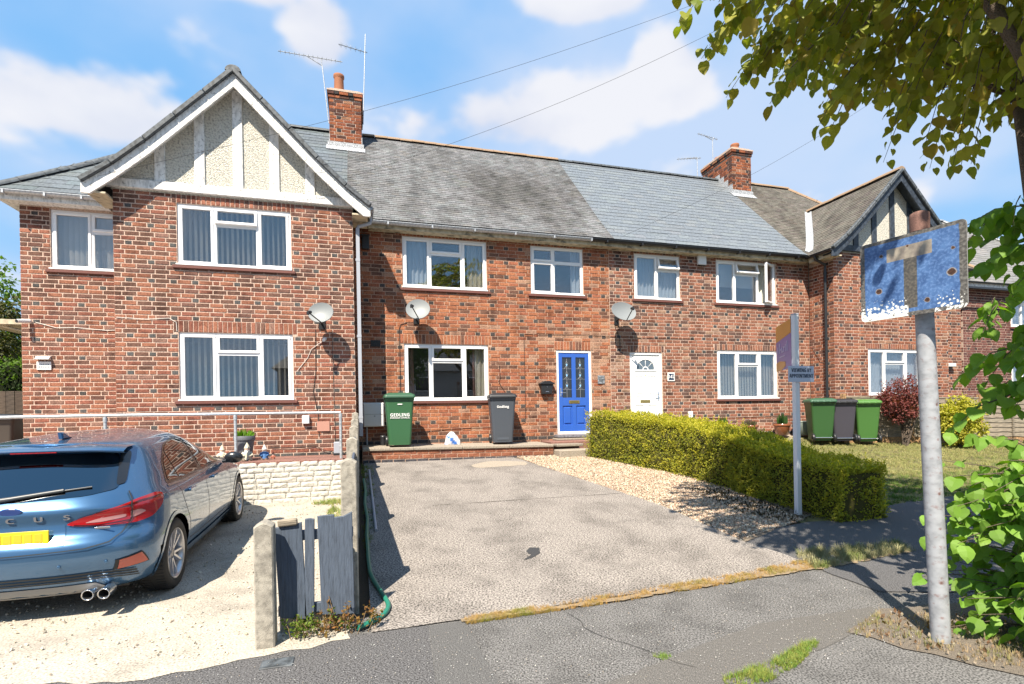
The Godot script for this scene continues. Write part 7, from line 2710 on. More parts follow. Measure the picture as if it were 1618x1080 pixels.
# ---------------------------------------------------------------- aerials and overhead wires
func yagi(label: String, foot: Vector3, top: Vector3, boom_a: Vector3, boom_b: Vector3, n: int, span: float) -> void:
	var o := thing("tv_aerial", label, "aerial", foot, "aerials on the chimneys")
	var m := MB.new()
	m.tube([foot, top], 0.014, 6)
	put("mast", m, mats.galvanised, o)
	m = MB.new()
	m.tube([boom_a, boom_b], 0.010, 6)
	if top.distance_to((boom_a + boom_b) / 2) < 0.6:
		m.tube([top, (boom_a + boom_b) / 2 + Vector3(-0.1, 0, 0)], 0.010, 6)
		m.tube([top, (boom_a + boom_b) / 2 + Vector3(0.25, 0, 0)], 0.010, 6)
	put("boom", m, mats.lead, o)
	var d := (boom_b - boom_a).normalized()
	var side := Vector3.UP
	for k in n:
		var p := boom_a.lerp(boom_b, (k + 0.5) / n)
		var e := MB.new()
		e.tube([p - side * span / 2, p + side * span / 2], 0.005, 4)
		e.tube([p - d.cross(side) * span / 2, p + d.cross(side) * span / 2], 0.004, 4)
		put("element", e, mats.lead, o)

func build_aerials() -> void:
	yagi("long horizontal aerial left of the first chimney's pot", Vector3(-0.66, 9.25, -2.9), Vector3(-0.80, 10.72, -2.9), Vector3(-1.85, 10.92, -2.9), Vector3(-0.30, 10.90, -2.9), 14, 0.10)
	yagi("tall mast with two small beams right of the first chimney", Vector3(0.20, 9.5, -3.2), Vector3(0.30, 11.95, -3.2), Vector3(-0.38, 11.15, -2.6), Vector3(0.34, 11.52, -3.3), 6, 0.14)
	yagi("low aerial left of the second chimney", Vector3(11.3, 9.3, -4.1), Vector3(11.3, 10.35, -4.1), Vector3(10.5, 10.2, -4.1), Vector3(11.45, 10.35, -4.1), 8, 0.12)
	yagi("upper aerial behind the second chimney's pot", Vector3(11.9, 9.9, -4.05), Vector3(11.9, 11.0, -4.05), Vector3(11.3, 11.15, -4.05), Vector3(12.1, 11.05, -4.05), 8, 0.12)
	for e in [["telephone wire crossing in front of the white gable up to the right", Vector3(-4.15, 5.70, 1.16), Vector3(-1.0, 6.92, 0.62), Vector3(7.4, 10.3, 2.2)],
			["telephone wire rising from the right foot of the white gable", Vector3(-0.24, 6.08, 1.13), Vector3(2.0, 6.9, 1.5), Vector3(8.0, 9.6, 3.2)],
			["telephone wire from the slate roof up towards the second chimney", Vector3(6.0, 5.75, 0.36), Vector3(9.0, 7.5, 0.5), Vector3(14.2, 10.4, 1.0)]]:
		var m := MB.new()
		var pts := []
		for i in 17:
			var t := i / 16.0
			pts.append((e[1] as Vector3).lerp(e[3], t) + Vector3.DOWN * 0.25 * sin(PI * t))
		m.tube(pts, 0.0032, 4)
		single("overhead_wire", e[0], "wire", m, mats.cable_black, e[1], "overhead telephone wires")


# ---------------------------------------------------------------- small garden things
func gnome(label: String, at: Vector3, coat: Color, hat: Color, h: float) -> void:
	var o := thing("garden_gnome", label, "garden gnome", at, "garden ornaments on the patio")
	var s := h / 0.24
	var b := Basis.from_scale(Vector3.ONE * s)
	var m := MB.new()
	m.lathe(Transform3D(b, Vector3.ZERO), [Vector2(0.055, 0.0), Vector2(0.06, 0.02), Vector2(0.05, 0.06), Vector2(0.052, 0.10), Vector2(0.035, 0.135), Vector2(0.0, 0.14)], 14, coat)
	for x in [-0.03, 0.03]: m.lathe(Transform3D(b, b * Vector3(x, 0, 0.05)), [Vector2(0.028, 0.0), Vector2(0.03, 0.015), Vector2(0.0, 0.032)], 10, Color(0.1, 0.06, 0.04))
	for x in [-1.0, 1.0]: m.tube([b * Vector3(x * 0.045, 0.115, 0), b * Vector3(x * 0.066, 0.08, 0.025), b * Vector3(x * 0.03, 0.065, 0.055)], 0.017 * s, 8, coat)
	loc("body", m, mats.plain, o)
	m = MB.new()
	m.lathe(Transform3D(b, b * Vector3(0, 0.13, 0)), [Vector2(0.0, 0.0), Vector2(0.03, 0.008), Vector2(0.036, 0.03), Vector2(0.03, 0.055), Vector2(0.0, 0.065)], 14, Color(0.62, 0.42, 0.32))
	m.lathe(Transform3D(b, b * Vector3(0, 0.155, 0.036)), [Vector2(0.0, -0.008), Vector2(0.008, 0.0), Vector2(0.0, 0.008)], 8, Color(0.6, 0.36, 0.28))
	loc("head", m, mats.plain, o)
	m = MB.new()
	var rows := []
	for j in 5:
		var t := j / 4.0
		var row := []
		for i in 9:
			var a := lerpf(0.15, PI - 0.15, i / 8.0)
			row.append(b * Vector3(cos(a) * (0.036 - 0.022 * t), 0.15 - 0.07 * t, sin(a) * (0.034 - 0.004 * t) + 0.008 * t))
		rows.append(row)
	rows.reverse()
	m.grid(rows, Color(0.75, 0.74, 0.7))
	loc("beard", m, mats.plain, o)
	m = MB.new()
	m.lathe(Transform3D(b, b * Vector3(0, 0.172, 0)), [Vector2(0.041, 0.0), Vector2(0.037, 0.012), Vector2(0.022, 0.045), Vector2(0.0, 0.085)], 14, hat)
	loc("hat", m, mats.plain, o)

func pot(label: String, at: Vector3, r0: float, r1: float, h: float, material: Material, plant: Color, ph: float, spread: float, n: int) -> void:
	var o := thing("plant_pot", label, "plant pot", at, "pots along the house walls")
	var m := MB.new()
	m.lathe(X(Vector3.ZERO), [Vector2(0.0, 0.0), Vector2(r0, 0.0), Vector2(lerpf(r0, r1, 0.85), h * 0.8), Vector2(r1 * 1.0, h * 0.82), Vector2(r1 * 1.06, h * 0.84), Vector2(r1 * 1.06, h), Vector2(r1 * 0.92, h), Vector2(r1 * 0.9, h * 0.9)], 20)
	loc("pot", m, material, o)
	m = MB.new()
	m.lathe(X(Vector3(0, h * 0.9, 0)), [Vector2(r1 * 0.92, 0), Vector2(0, 0.01)], 16, Color(0.05, 0.035, 0.025))
	loc("soil", m, mats.pebbles, o)
	m = MB.new()
	for i in n:
		var a := rng.randf() * TAU
		var k := sqrt(rng.randf())
		var foot := Vector3(cos(a) * r1 * 0.6 * k, h * 0.9, sin(a) * r1 * 0.6 * k)
		var tip := Vector3(cos(a) * spread * k, h + ph * rng.randf_range(0.5, 1.0) * (1.2 - k * 0.5), sin(a) * spread * k)
		var side := (tip - foot).cross(Vector3(cos(a + 1.2), 0.2, sin(a + 1.2))).normalized() * ph * rng.randf_range(0.05, 0.10)
		var c := vary(plant, 0.35)
		var mid := foot.lerp(tip, 0.55)
		m.tri(foot, mid + side, mid - side, c)
		m.tri(mid - side, mid + side, tip, c)
	loc("plant", m, mats.leaf, o)

func build_small_things() -> void:
	pot("tall tapered grey planter with a bright green plant on the patio", Vector3(-1.94, 0.895, 1.45), 0.11, 0.165, 0.42, M("planter_grey", Color(0.11, 0.115, 0.13), 0.5), Color(0.16, 0.33, 0.03), 0.13, 0.19, 160)
	gnome("pale stone gnome left of the tall planter", Vector3(-2.30, 0.895, 1.40), Color(0.50, 0.46, 0.36), Color(0.52, 0.48, 0.36), 0.26)
	gnome("pale stone gnome in front of the tall planter", Vector3(-1.86, 0.895, 1.66), Color(0.50, 0.46, 0.36), Color(0.48, 0.44, 0.34), 0.30)
	gnome("blue and white gnome right of the tall planter", Vector3(-1.62, 0.895, 1.48), Color(0.06, 0.16, 0.36), Color(0.55, 0.55, 0.55), 0.25)
	gnome("small red-brown ornament next to the blue gnome", Vector3(-1.48, 0.895, 1.50), Color(0.30, 0.10, 0.06), Color(0.30, 0.11, 0.07), 0.13)
	pot("plain terracotta pot with an upright green plant, left of the three under the window", Vector3(8.72, 0.95, 0.28), 0.13, 0.19, 0.26, mats.terracotta, Color(0.08, 0.16, 0.03), 0.30, 0.12, 60)
	pot("round glazed red-brown pot with a grey-green plant, in the middle under the window", Vector3(9.52, 0.945, 0.30), 0.13, 0.20, 0.28, M("glazed_pot", Color(0.22, 0.075, 0.035), 0.25, {"coat": 0.6}), Color(0.13, 0.12, 0.07), 0.16, 0.2, 60)
	pot("glazed terracotta pot with a young conifer, right of the three under the window", Vector3(10.52, 0.945, 0.30), 0.15, 0.2, 0.29, mats.glazed_pot, Color(0.05, 0.11, 0.03), 0.30, 0.13, 80)
	var t := thing("oval_tub", "old pale green metal tub between the pots and the bins", "tub", Vector3(11.22, 0.93, 0.34), "")
	var m := MB.new()
	m.lathe(X(Vector3.ZERO, Basis.from_scale(Vector3(1.35, 1, 0.9))), [Vector2(0.0, 0.0), Vector2(0.22, 0.0), Vector2(0.255, 0.33), Vector2(0.268, 0.34), Vector2(0.268, 0.36), Vector2(0.25, 0.36), Vector2(0.22, 0.05), Vector2(0, 0.05)], 28)
	loc("tub", m, M("tub_green", Color(0.30, 0.36, 0.33), 0.5, {"mottle": texs.speck, "msize": 0.3}), t)
	for s in [-1.0, 1.0]:
		m = MB.new()
		m.tube([Vector3(s * 0.34, 0.30, -0.05), Vector3(s * 0.385, 0.27, 0), Vector3(s * 0.34, 0.30, 0.05)], 0.009, 6)
		loc("handle", m, mats.black_plastic, t)
	m = MB.new()
	m.lathe(X(Vector3(0, 0.30, 0), Basis.from_scale(Vector3(1.3, 1, 0.85))), [Vector2(0.235, 0), Vector2(0, 0.01)], 20, Color(0.07, 0.05, 0.04))
	loc("soil", m, mats.pebbles, t)
	# white sack with a blue print
	var o := thing("plastic_sack", "crumpled white and blue plastic sack standing on the raised path between the bins", "sack", Vector3(1.86, 0.99, 0.36))
	m = MB.new()
	var r := RandomNumberGenerator.new()
	r.seed = 8
	var rows := []
	for j in 11:
		var y := j / 10.0
		var row := []
		for i in 24:
			var a := -TAU * i / 24.0
			var k := (1.0 - pow(y, 2.2) * 0.82) * (1.0 + 0.10 * sin(a * 3.0 + y * 5.0) + r.randf_range(-0.06, 0.06))
			row.append(Vector3(cos(a) * 0.165 * k, y * 0.27 + r.randf_range(-0.006, 0.006), sin(a) * 0.10 * k))
		rows.append(row)
	m.grid(rows, Color(0.62, 0.63, 0.66), true)
	for i in m.v.size():
		var p := m.v[i]
		if sin(p.x * 24.0 + p.y * 19.0) > 0.25 and p.y < 0.19: m.c[i] = Color(0.04, 0.13, 0.42)
	loc("sack", m, M("sack", Color.WHITE, 0.35), o)
	var u := thing("standpipe_cap", "small black and grey capped pipe under the meter box", "pipe", Vector3(0.44, 1.0, 0.25))
	m = MB.new()
	m.lathe(X(Vector3.ZERO), [Vector2(0.055, 0.0), Vector2(0.055, 0.17), Vector2(0.062, 0.175), Vector2(0.055, 0.22), Vector2(0.0, 0.225)], 16)
	loc("pipe", m, mats.black_plastic, u)
	var dr := thing("rainwater_gully", "grey plastic gully hopper at the handrail's right end on the patio", "gully", Vector3(-0.42, 0.895, 1.0))
	m = MB.new()
	m.cbox(X(Vector3(0, 0.13, 0)), Vector3(0.15, 0.24, 0.14), 0.01)
	loc("hopper", m, mats.grey_plastic, dr)
	m = MB.new()
	m.cbox(X(Vector3(0.02, 0.02, 0.08)), Vector3(0.2, 0.05, 0.1), 0.01)
	loc("grate", m, mats.black_plastic, dr)
	var ca := thing("porch_canopy", "pale flat canopy over the side door of the left house", "canopy", Vector3(-6.2, 3.4, -1.0))
	m = MB.new()
	m.cbox(X(Vector3(-0.05, 0.08, 0)), Vector3(0.86, 0.10, 1.2), 0.01)
	loc("slab", m, mats.cream_paint, ca)
	m = MB.new()
	for z in [-0.45, 0.45]: m.tube([Vector3(0.36, -0.35, z), Vector3(0.28, -0.1, z), Vector3(-0.2, 0.03, z)], 0.025, 8)
	loc("bracket", m, mats.cream_paint, ca)
	var mh := thing("stopcock_cover", "small square dark metal cover in the pavement near the short concrete post", "cover", Vector3(-0.55, 0.006, 11.46 - 3.72))
	m = MB.new()
	m.cbox(X(Vector3(0, 0.0, 0)), Vector3(0.2, 0.012, 0.13), 0.004)
	loc("lid", m, mats.verge, mh)


# ---------------------------------------------------------------- plants
func small_leaf() -> ArrayMesh:
	if shared.has("small_leaf"): return shared.small_leaf
	var m := MB.new()
	var a := Vector3(0, 0, 0)
	var t := Vector3(0, 1, -0.08)
	var mid := Vector3(0, 0.5, 0.06)
	var l := Vector3(-0.32, 0.48, -0.06)
	var r := Vector3(0.32, 0.48, -0.06)
	m.tri(a, mid, l); m.tri(a, r, mid); m.tri(l, mid, t); m.tri(mid, r, t)
	shared.small_leaf = m.mesh()
	return shared.small_leaf

func lime_leaf(k: int) -> ArrayMesh:
	var key := "lime%d" % k
	if shared.has(key): return shared[key]
	var m := MB.new()
	var dr: float = [0.10, 0.20, 0.34, 0.02][k]
	var rib := [Vector3(0, 0.02, 0), Vector3(0, 0.33, 0.03), Vector3(0.02 * k, 0.66, 0.02 - dr * 0.25), Vector3(0.06 * (k - 1.5), 1.04 - dr * 0.2, -dr)]
	for s in [-1.0, 1.0]:
		var f: float = [0.06, 0.13, -0.05, 0.20][k] + 0.035 * s
		var e := [Vector3(s * 0.02, -0.02, 0), Vector3(s * 0.25, -0.05, f), Vector3(s * 0.43, 0.14, f * 1.6), Vector3(s * 0.46, 0.40, f * 1.4), Vector3(s * 0.33 + 0.01 * k, 0.66, f * 0.8 - dr * 0.3), Vector3(s * 0.14 + 0.02 * (k - 1), 0.86, -dr * 0.6)]
		for t in [[rib[0], e[0], e[1]], [rib[0], e[1], e[2]], [rib[0], e[2], rib[1]], [rib[1], e[2], e[3]], [rib[1], e[3], rib[2]], [rib[2], e[3], e[4]], [rib[2], e[4], e[5]], [rib[2], e[5], rib[3]]]:
			if s > 0: m.tri(t[0], t[1], t[2])
			else: m.tri(t[0], t[2], t[1])
	m.tri(Vector3(-0.008, -0.35, -0.05), Vector3(0.008, -0.35, -0.05), Vector3(0, 0.03, 0), Color(0.9, 0.7, 0.5))
	shared[key] = m.mesh()
	return shared[key]

func leaf_basis(tip: Vector3, face: Vector3, size: float) -> Basis:   # own +y runs to the tip, own +z is the upper face
	var y := tip.normalized()
	var z := (face - y * face.dot(y)).normalized()
	return Basis(y.cross(z), y, z).scaled(Vector3.ONE * size)

func rand_dir(r: RandomNumberGenerator) -> Vector3:
	var z := r.randf_range(-1, 1)
	var a := r.randf() * TAU
	var s := sqrt(1 - z * z)
	return Vector3(cos(a) * s, z, sin(a) * s)

func mix_col(a: Color, b: Color, t: float) -> Color:
	return a.lerp(b, clampf(t, 0, 1))

func hedge_box(called: String, label: String, at: Vector3, path: Array, n: int, size: float, top_cols: Array, side_cols: Array, core_col: Color, seed_: int, r_noise := 0.05) -> void:
	# path: list of [left foot, right foot, height] from the house end to the road end; leaves lie on a bumpy skin round it
	var o := thing(called, label, "hedge", at)
	var r := RandomNumberGenerator.new()
	r.seed = seed_
	var nz := FastNoiseLite.new()
	nz.seed = seed_
	nz.frequency = 1.6
	nz.fractal_octaves = 3
	var section := func(t: float) -> Array:
		var k := clampf(t, 0, 0.9999) * (path.size() - 1)
		var i := int(k)
		var f := k - i
		return [(path[i][0] as Vector3).lerp(path[i + 1][0], f), (path[i][1] as Vector3).lerp(path[i + 1][1], f), lerpf(path[i][2], path[i + 1][2], f)]
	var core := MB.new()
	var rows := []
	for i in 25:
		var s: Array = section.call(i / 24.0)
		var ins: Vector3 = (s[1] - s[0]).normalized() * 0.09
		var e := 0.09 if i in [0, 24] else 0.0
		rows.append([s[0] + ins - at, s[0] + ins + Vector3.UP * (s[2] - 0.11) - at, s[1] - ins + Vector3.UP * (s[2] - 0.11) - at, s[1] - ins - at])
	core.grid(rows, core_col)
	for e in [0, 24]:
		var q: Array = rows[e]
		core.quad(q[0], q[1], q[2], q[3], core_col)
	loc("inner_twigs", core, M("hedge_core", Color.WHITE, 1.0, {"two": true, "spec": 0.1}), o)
	var places := []
	var cols := []
	for i in n:
		var end := r.randf() < 0.10
		var t := (1.0 if r.randf() < 0.75 else 0.0) if end else r.randf()
		var s: Array = section.call(t)
		var a: Vector3 = s[0]
		var b: Vector3 = s[1]
		var across := (b - a).normalized()
		var w := a.distance_to(b)
		var h: float = s[2]
		var fwd := across.cross(Vector3.UP)
		if fwd.z < 0: fwd = -fwd
		var p: Vector3
		var nrm: Vector3
		var yy: float
		var pick := r.randf() * (2.0 * h + w)
		if end:
			p = a + across * r.randf() * w + Vector3.UP * r.randf() * h
			nrm = fwd * (1.0 if t > 0.5 else -1.0)
			yy = (p.y - a.y) / h
		elif pick < h:
			p = a + Vector3.UP * pick
			nrm = -across
			yy = pick / h
		elif pick < h + w:
			p = a + across * (pick - h) + Vector3.UP * h
			nrm = Vector3.UP
			yy = 1.0
		else:
			p = b + Vector3.UP * (pick - h - w)
			nrm = across
			yy = (pick - h - w) / h
		var bump := nz.get_noise_3dv(p * 1.3) * r_noise * 1.6 + nz.get_noise_3dv(p * 5.0) * r_noise
		var depth := pow(r.randf(), 2.0) * 0.10
		p += nrm * (bump - depth)
		var gap := nz.get_noise_3dv(p * 2.2 + Vector3(9, 3, 7))
		if gap < -0.28 and nrm.y < 0.5 and r.randf() < 0.6: continue
		var tip := (nrm * r.randf_range(0.2, 1.0) + rand_dir(r) * 0.9 + Vector3.UP * 0.25).normalized()
		if r.randf() < 0.012:   # a stray shoot
			var up := (nrm + Vector3.UP * 0.8 + rand_dir(r) * 0.5).normalized()
			for q in 7:
				places.append(Transform3D(leaf_basis(up + rand_dir(r) * 0.9, up + rand_dir(r), size * 0.9), p - at + up * (0.02 + q * 0.014)))
				cols.append(vary(mix_col(top_cols[0], side_cols[1], r.randf()), 0.2))
		places.append(Transform3D(leaf_basis(tip, nrm + rand_dir(r) * 0.7, size * r.randf_range(0.65, 1.3)), p - at))
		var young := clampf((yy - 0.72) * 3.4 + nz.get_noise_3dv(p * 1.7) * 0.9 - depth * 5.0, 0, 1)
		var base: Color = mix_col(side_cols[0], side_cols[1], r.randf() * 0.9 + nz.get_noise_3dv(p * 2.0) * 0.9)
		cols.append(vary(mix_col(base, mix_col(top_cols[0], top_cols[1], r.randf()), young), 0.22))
	many("leaves", small_leaf(), mats.leaf, places, cols, o)

func clump_tree(called: String, label: String, cat: String, base: Vector3, trunk_h: float, trunk_r: float, crown: Vector3, radii: Vector3, clumps: int, per: int, size: float, ca: Color, cb: Color, seed_: int, stems := 1, group := "") -> void:
	var o := thing(called, label, cat, base, group)
	var r := RandomNumberGenerator.new()
	r.seed = seed_
	var bm := MB.new()
	for k in stems:
		var lean := Vector3(r.randf_range(-0.15, 0.15), 0, r.randf_range(-0.15, 0.15)) * (1.0 if stems > 1 else 0.3)
		bm.tube([Vector3(lean.x * 0.3, -0.05, lean.z * 0.3), Vector3(lean.x, trunk_h * 0.5, lean.z), Vector3(lean.x * 1.8, trunk_h, lean.z * 1.8)], trunk_r, 8, Color.WHITE, trunk_r * 0.7)
	var places := []
	var cols := []
	for k in clumps:
		var d := rand_dir(r)
		var rad := pow(r.randf(), 0.45)
		var c := crown + Vector3(d.x * radii.x, d.y * radii.y, d.z * radii.z) * rad * 0.88
		if k % 3 == 0:
			var from := Vector3(0, trunk_h * r.randf_range(0.7, 1.0), 0)
			bm.tube([from, from.lerp(c - base, 0.5) + Vector3.UP * 0.08 * radii.y, c - base], trunk_r * 0.35, 5, Color.WHITE, trunk_r * 0.08)
		var cr := r.randf_range(0.14, 0.3) * (radii.x + radii.y) * 0.5
		var tone := r.randf()
		for i in per:
			var q := rand_dir(r)
			var p := c + q * cr * pow(r.randf(), 0.5)
			var tip := (q * 0.8 + rand_dir(r) * 0.7 + Vector3.DOWN * 0.3).normalized()
			places.append(Transform3D(leaf_basis(tip, Vector3.UP * 0.7 + q * 0.6 + rand_dir(r) * 0.5, size * r.randf_range(0.7, 1.3)), p - base))
			cols.append(vary(mix_col(ca, cb, tone * 0.6 + r.randf() * 0.4), 0.2))
	loc("trunk" if stems == 1 else "stems", bm, mats.bark, o)
	many("crown", small_leaf(), mats.leaf, places, cols, o)

func blade_tuft(k: int) -> ArrayMesh:
	var key := "tuft%d" % k
	if shared.has(key): return shared[key]
	var m := MB.new()
	var r := RandomNumberGenerator.new()
	r.seed = 40 + k
	for i in 6:
		var a := r.randf() * TAU
		var d := Vector3(cos(a), 0, sin(a))
		var s := Vector3(-d.z, 0, d.x) * 0.05
		var f := d * r.randf_range(0.0, 0.25)
		var h := r.randf_range(0.5, 1.0)
		var mid := f + d * 0.12 + Vector3.UP * h * 0.6
		var tip := f + d * r.randf_range(0.25, 0.6) + Vector3.UP * h
		m.tri(f - s, f + s, mid)
		m.tri(f + s, mid + s * 0.5, mid)
		m.tri(mid - s * 0.2, mid + s * 0.5, tip)
	shared[key] = m.mesh()
	return shared[key]

func grass(called: String, label: String, outline: Array, n: int, h: float, col: Callable, seed_: int, density := 0.0) -> void:
	var poly := PackedVector2Array()
	for p in outline: poly.append(Vector2(p[0], p[1]))
	var lo := poly[0]
	var hi := poly[0]
	for p in poly:
		lo = lo.min(p)
		hi = hi.max(p)
	var r := RandomNumberGenerator.new()
	r.seed = seed_
	var nz := FastNoiseLite.new()
	nz.seed = seed_
	nz.frequency = 0.9
	nz.fractal_octaves = 3
	var places := []
	var cols := []
	var tries := 0
	while places.size() < n and tries < n * 8:
		tries += 1
		var p := Vector2(r.randf_range(lo.x, hi.x), r.randf_range(lo.y, hi.y))
		if not Geometry2D.is_point_in_polygon(p, poly): continue
		var k := nz.get_noise_2d(p.x * 2.0, p.y * 2.0)
		if k < density and r.randf() < 0.8: continue
		var z := 11.46 - p.y
		var s := h * r.randf_range(0.5, 1.3)
		var b := Basis(Vector3.UP, r.randf() * TAU).scaled(Vector3(s * 1.1, s, s * 1.1))
		places.append(Transform3D(b, Vector3(p.x, ground(p.x if p.x < -0.12 else maxf(p.x, 0.0), z) + 0.004, z)))
		cols.append(vary(col.call(p, k, r), 0.2))
	var mi := many(numbered(called), blade_tuft(seed_ % 3), M("blade", Color.WHITE, 0.7, {"two": true, "back": Color(0.25, 0.28, 0.08), "spec": 0.3}), places, cols, self)
	tag(mi, label, "grass")

func stone_mesh(k: int) -> ArrayMesh:
	var key := "stone%d" % k
	if shared.has(key): return shared[key]
	var m := MB.new()
	var r := RandomNumberGenerator.new()
	r.seed = 70 + k
	var p := []
	for d in [Vector3(1, 0, 0), Vector3(0, 0, 1), Vector3(-1, 0, 0), Vector3(0, 0, -1)]: p.append(d.rotated(Vector3.UP, r.randf_range(-0.3, 0.3)) * r.randf_range(0.4, 0.62) + Vector3(0, r.randf_range(-0.1, 0.1), 0))
	var t := Vector3(r.randf_range(-0.2, 0.2), 0.36, r.randf_range(-0.2, 0.2))
	var b := Vector3(0, -0.3, 0)
	for i in 4:
		var j := (i + 1) % 4
		m.tri(p[j], p[i], t)
		m.tri(p[i], p[j], b)
	shared[key] = m.mesh()
	return shared[key]

func scatter(called: String, label: String, cat: String, outline: Array, n: int, s0: float, s1: float, colors: Array, seed_: int, left := false, mesh_: Mesh = null, flat := false) -> void:
	var poly := PackedVector2Array()
	for p in outline: poly.append(Vector2(p[0], p[1]))
	var lo := poly[0]
	var hi := poly[0]
	for p in poly:
		lo = lo.min(p)
		hi = hi.max(p)
	var r := RandomNumberGenerator.new()
	r.seed = seed_
	var places := []
	var cols := []
	var tries := 0
	while places.size() < n and tries < n * 8:
		tries += 1
		var p := Vector2(r.randf_range(lo.x, hi.x), r.randf_range(lo.y, hi.y))
		if not Geometry2D.is_point_in_polygon(p, poly): continue
		var z := 11.46 - p.y
		var s := lerpf(s0, s1, pow(r.randf(), 3.0))
		var b := Basis(rand_dir(r), r.randf() * (0.5 if flat else 3.0)) * Basis(Vector3.UP, r.randf() * TAU)
		places.append(Transform3D(b.scaled(Vector3.ONE * s), Vector3(p.x, ground(-1.0 if left else maxf(p.x, 0.0), z) + s * 0.12 + 0.012, z)))
		cols.append(vary(colors[r.randi() % colors.size()], 0.2))
	var mi := many(numbered(called), mesh_ if mesh_ else stone_mesh(seed_ % 4), mats.pebbles if mesh_ == null else mats.leaf, places, cols, self)
	tag(mi, label, cat)

func build_plants() -> void:
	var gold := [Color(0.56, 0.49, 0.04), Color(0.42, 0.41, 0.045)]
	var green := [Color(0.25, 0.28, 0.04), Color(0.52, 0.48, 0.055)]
	var L := func(x: float, d: float) -> Vector3: return Vector3(x, ground(maxf(x, 0.0), 11.46 - d) - 0.02, 11.46 - d)
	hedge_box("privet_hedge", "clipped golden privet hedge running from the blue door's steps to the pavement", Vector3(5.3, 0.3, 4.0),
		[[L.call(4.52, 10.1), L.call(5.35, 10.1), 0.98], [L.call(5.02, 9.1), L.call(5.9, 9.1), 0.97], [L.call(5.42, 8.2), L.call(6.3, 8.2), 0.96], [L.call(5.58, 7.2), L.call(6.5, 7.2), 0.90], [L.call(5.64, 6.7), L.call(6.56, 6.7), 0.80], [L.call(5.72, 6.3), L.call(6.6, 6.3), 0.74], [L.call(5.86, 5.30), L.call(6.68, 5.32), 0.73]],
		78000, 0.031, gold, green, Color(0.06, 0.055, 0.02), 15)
	hedge_box("garden_hedge", "dark green hedge with a pale top beyond the left house's side fence", Vector3(-9, 0.8, -3.2),
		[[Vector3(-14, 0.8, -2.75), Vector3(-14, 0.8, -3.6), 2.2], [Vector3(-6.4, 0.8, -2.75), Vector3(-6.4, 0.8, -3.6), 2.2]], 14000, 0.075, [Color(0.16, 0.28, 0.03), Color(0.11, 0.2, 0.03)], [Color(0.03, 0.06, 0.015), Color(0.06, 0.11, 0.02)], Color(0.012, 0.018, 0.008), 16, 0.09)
	clump_tree("garden_tree", "large leafy tree beyond the left end of the terrace", "tree", Vector3(-12.0, 0.8, -7.0), 2.6, 0.17, Vector3(-12.0, 4.3, -7.0), Vector3(3.6, 2.7, 2.6), 110, 170, 0.14, Color(0.045, 0.11, 0.015), Color(0.15, 0.25, 0.04), 21, 1)
	clump_tree("garden_tree", "darker tree with mixed bronze leaves between the hedge and the tall tree", "tree", Vector3(-9.4, 0.8, -5.2), 1.6, 0.11, Vector3(-9.6, 3.5, -5.2), Vector3(1.7, 1.7, 1.3), 60, 150, 0.10, Color(0.03, 0.055, 0.015), Color(0.14, 0.13, 0.05), 22, 1)
	clump_tree("acer_shrub", "red-leaved acer in front of the panel fence, right of the bins", "shrub", Vector3(13.0, 0.70, 1.62), 0.75, 0.032, Vector3(12.98, 1.82, 1.66), Vector3(0.78, 0.62, 0.55), 85, 60, 0.055, Color(0.13, 0.022, 0.03), Color(0.30, 0.10, 0.085), 23, 5)
	clump_tree("yellow_shrub", "rounded bright yellow-leaved shrub in front of the panel fence", "shrub", Vector3(14.1, 0.62, 2.15), 0.5, 0.03, Vector3(14.1, 1.24, 2.15), Vector3(0.60, 0.66, 0.55), 120, 60, 0.07, Color(0.40, 0.38, 0.04), Color(0.52, 0.48, 0.07), 24, 5)
	clump_tree("street_tree", "tall green tree across the road, mirrored in the upper windows", "tree", Vector3(2.5, 0, 25), 3.5, 0.2, Vector3(2.5, 7.0, 25), Vector3(3.2, 3.4, 3.0), 90, 110, 0.2, Color(0.05, 0.11, 0.015), Color(0.12, 0.2, 0.03), 31, 1)
	# lawn, with dry straw-coloured areas
	var lawn_col := func(p: Vector2, k: float, r: RandomNumberGenerator) -> Color:
		var dry := clampf((p.y - 6.7) * 0.7 + k * 1.6 + 1.3 * exp(-pow((p.x - 9.6) / 2.6, 2) - pow((p.y - 8.4) / 0.9, 2)), 0, 1)
		return mix_col(Color(0.09, 0.175, 0.025), Color(0.38, 0.33, 0.15), dry * r.randf_range(0.4, 0.95))
	grass("lawn_grass", "mown lawn of the white-door house, dry and straw-coloured in places", [[6.5, 5.4], [7.25, 5.75], [9, 5.95], [19, 5.7], [19, 11.2], [6.0, 11.2], [5.9, 9], [6.4, 6.6]], 42000, 0.055, lawn_col, 3)
	grass("verge_grass", "dry grass strip between the pavement and the concrete drive", [[0.75, 3.95], [2.0, 4.0], [3.5, 4.12], [4.35, 4.18], [4.5, 4.32], [4.3, 4.38], [3.5, 4.26], [2.0, 4.15], [0.75, 4.07]], 4200, 0.034, func(_p, k, r): return mix_col(Color(0.40, 0.25, 0.09), Color(0.20, 0.2, 0.04), clampf(k * 1.6 + r.randf() * 0.3, 0, 1)), 4, -0.1)
	grass("verge_grass", "rough greyish grass tufts where the drive meets the side path", [[4.3, 4.15], [4.75, 4.2], [5.3, 4.25], [5.8, 4.3], [5.8, 4.52], [5.2, 4.52], [4.7, 4.56], [4.4, 4.52]], 900, 0.085, func(_p, k, r): return mix_col(Color(0.32, 0.30, 0.17), Color(0.13, 0.17, 0.04), clampf(k * 1.5 + r.randf() * 0.6, 0, 1)), 5, -0.3)
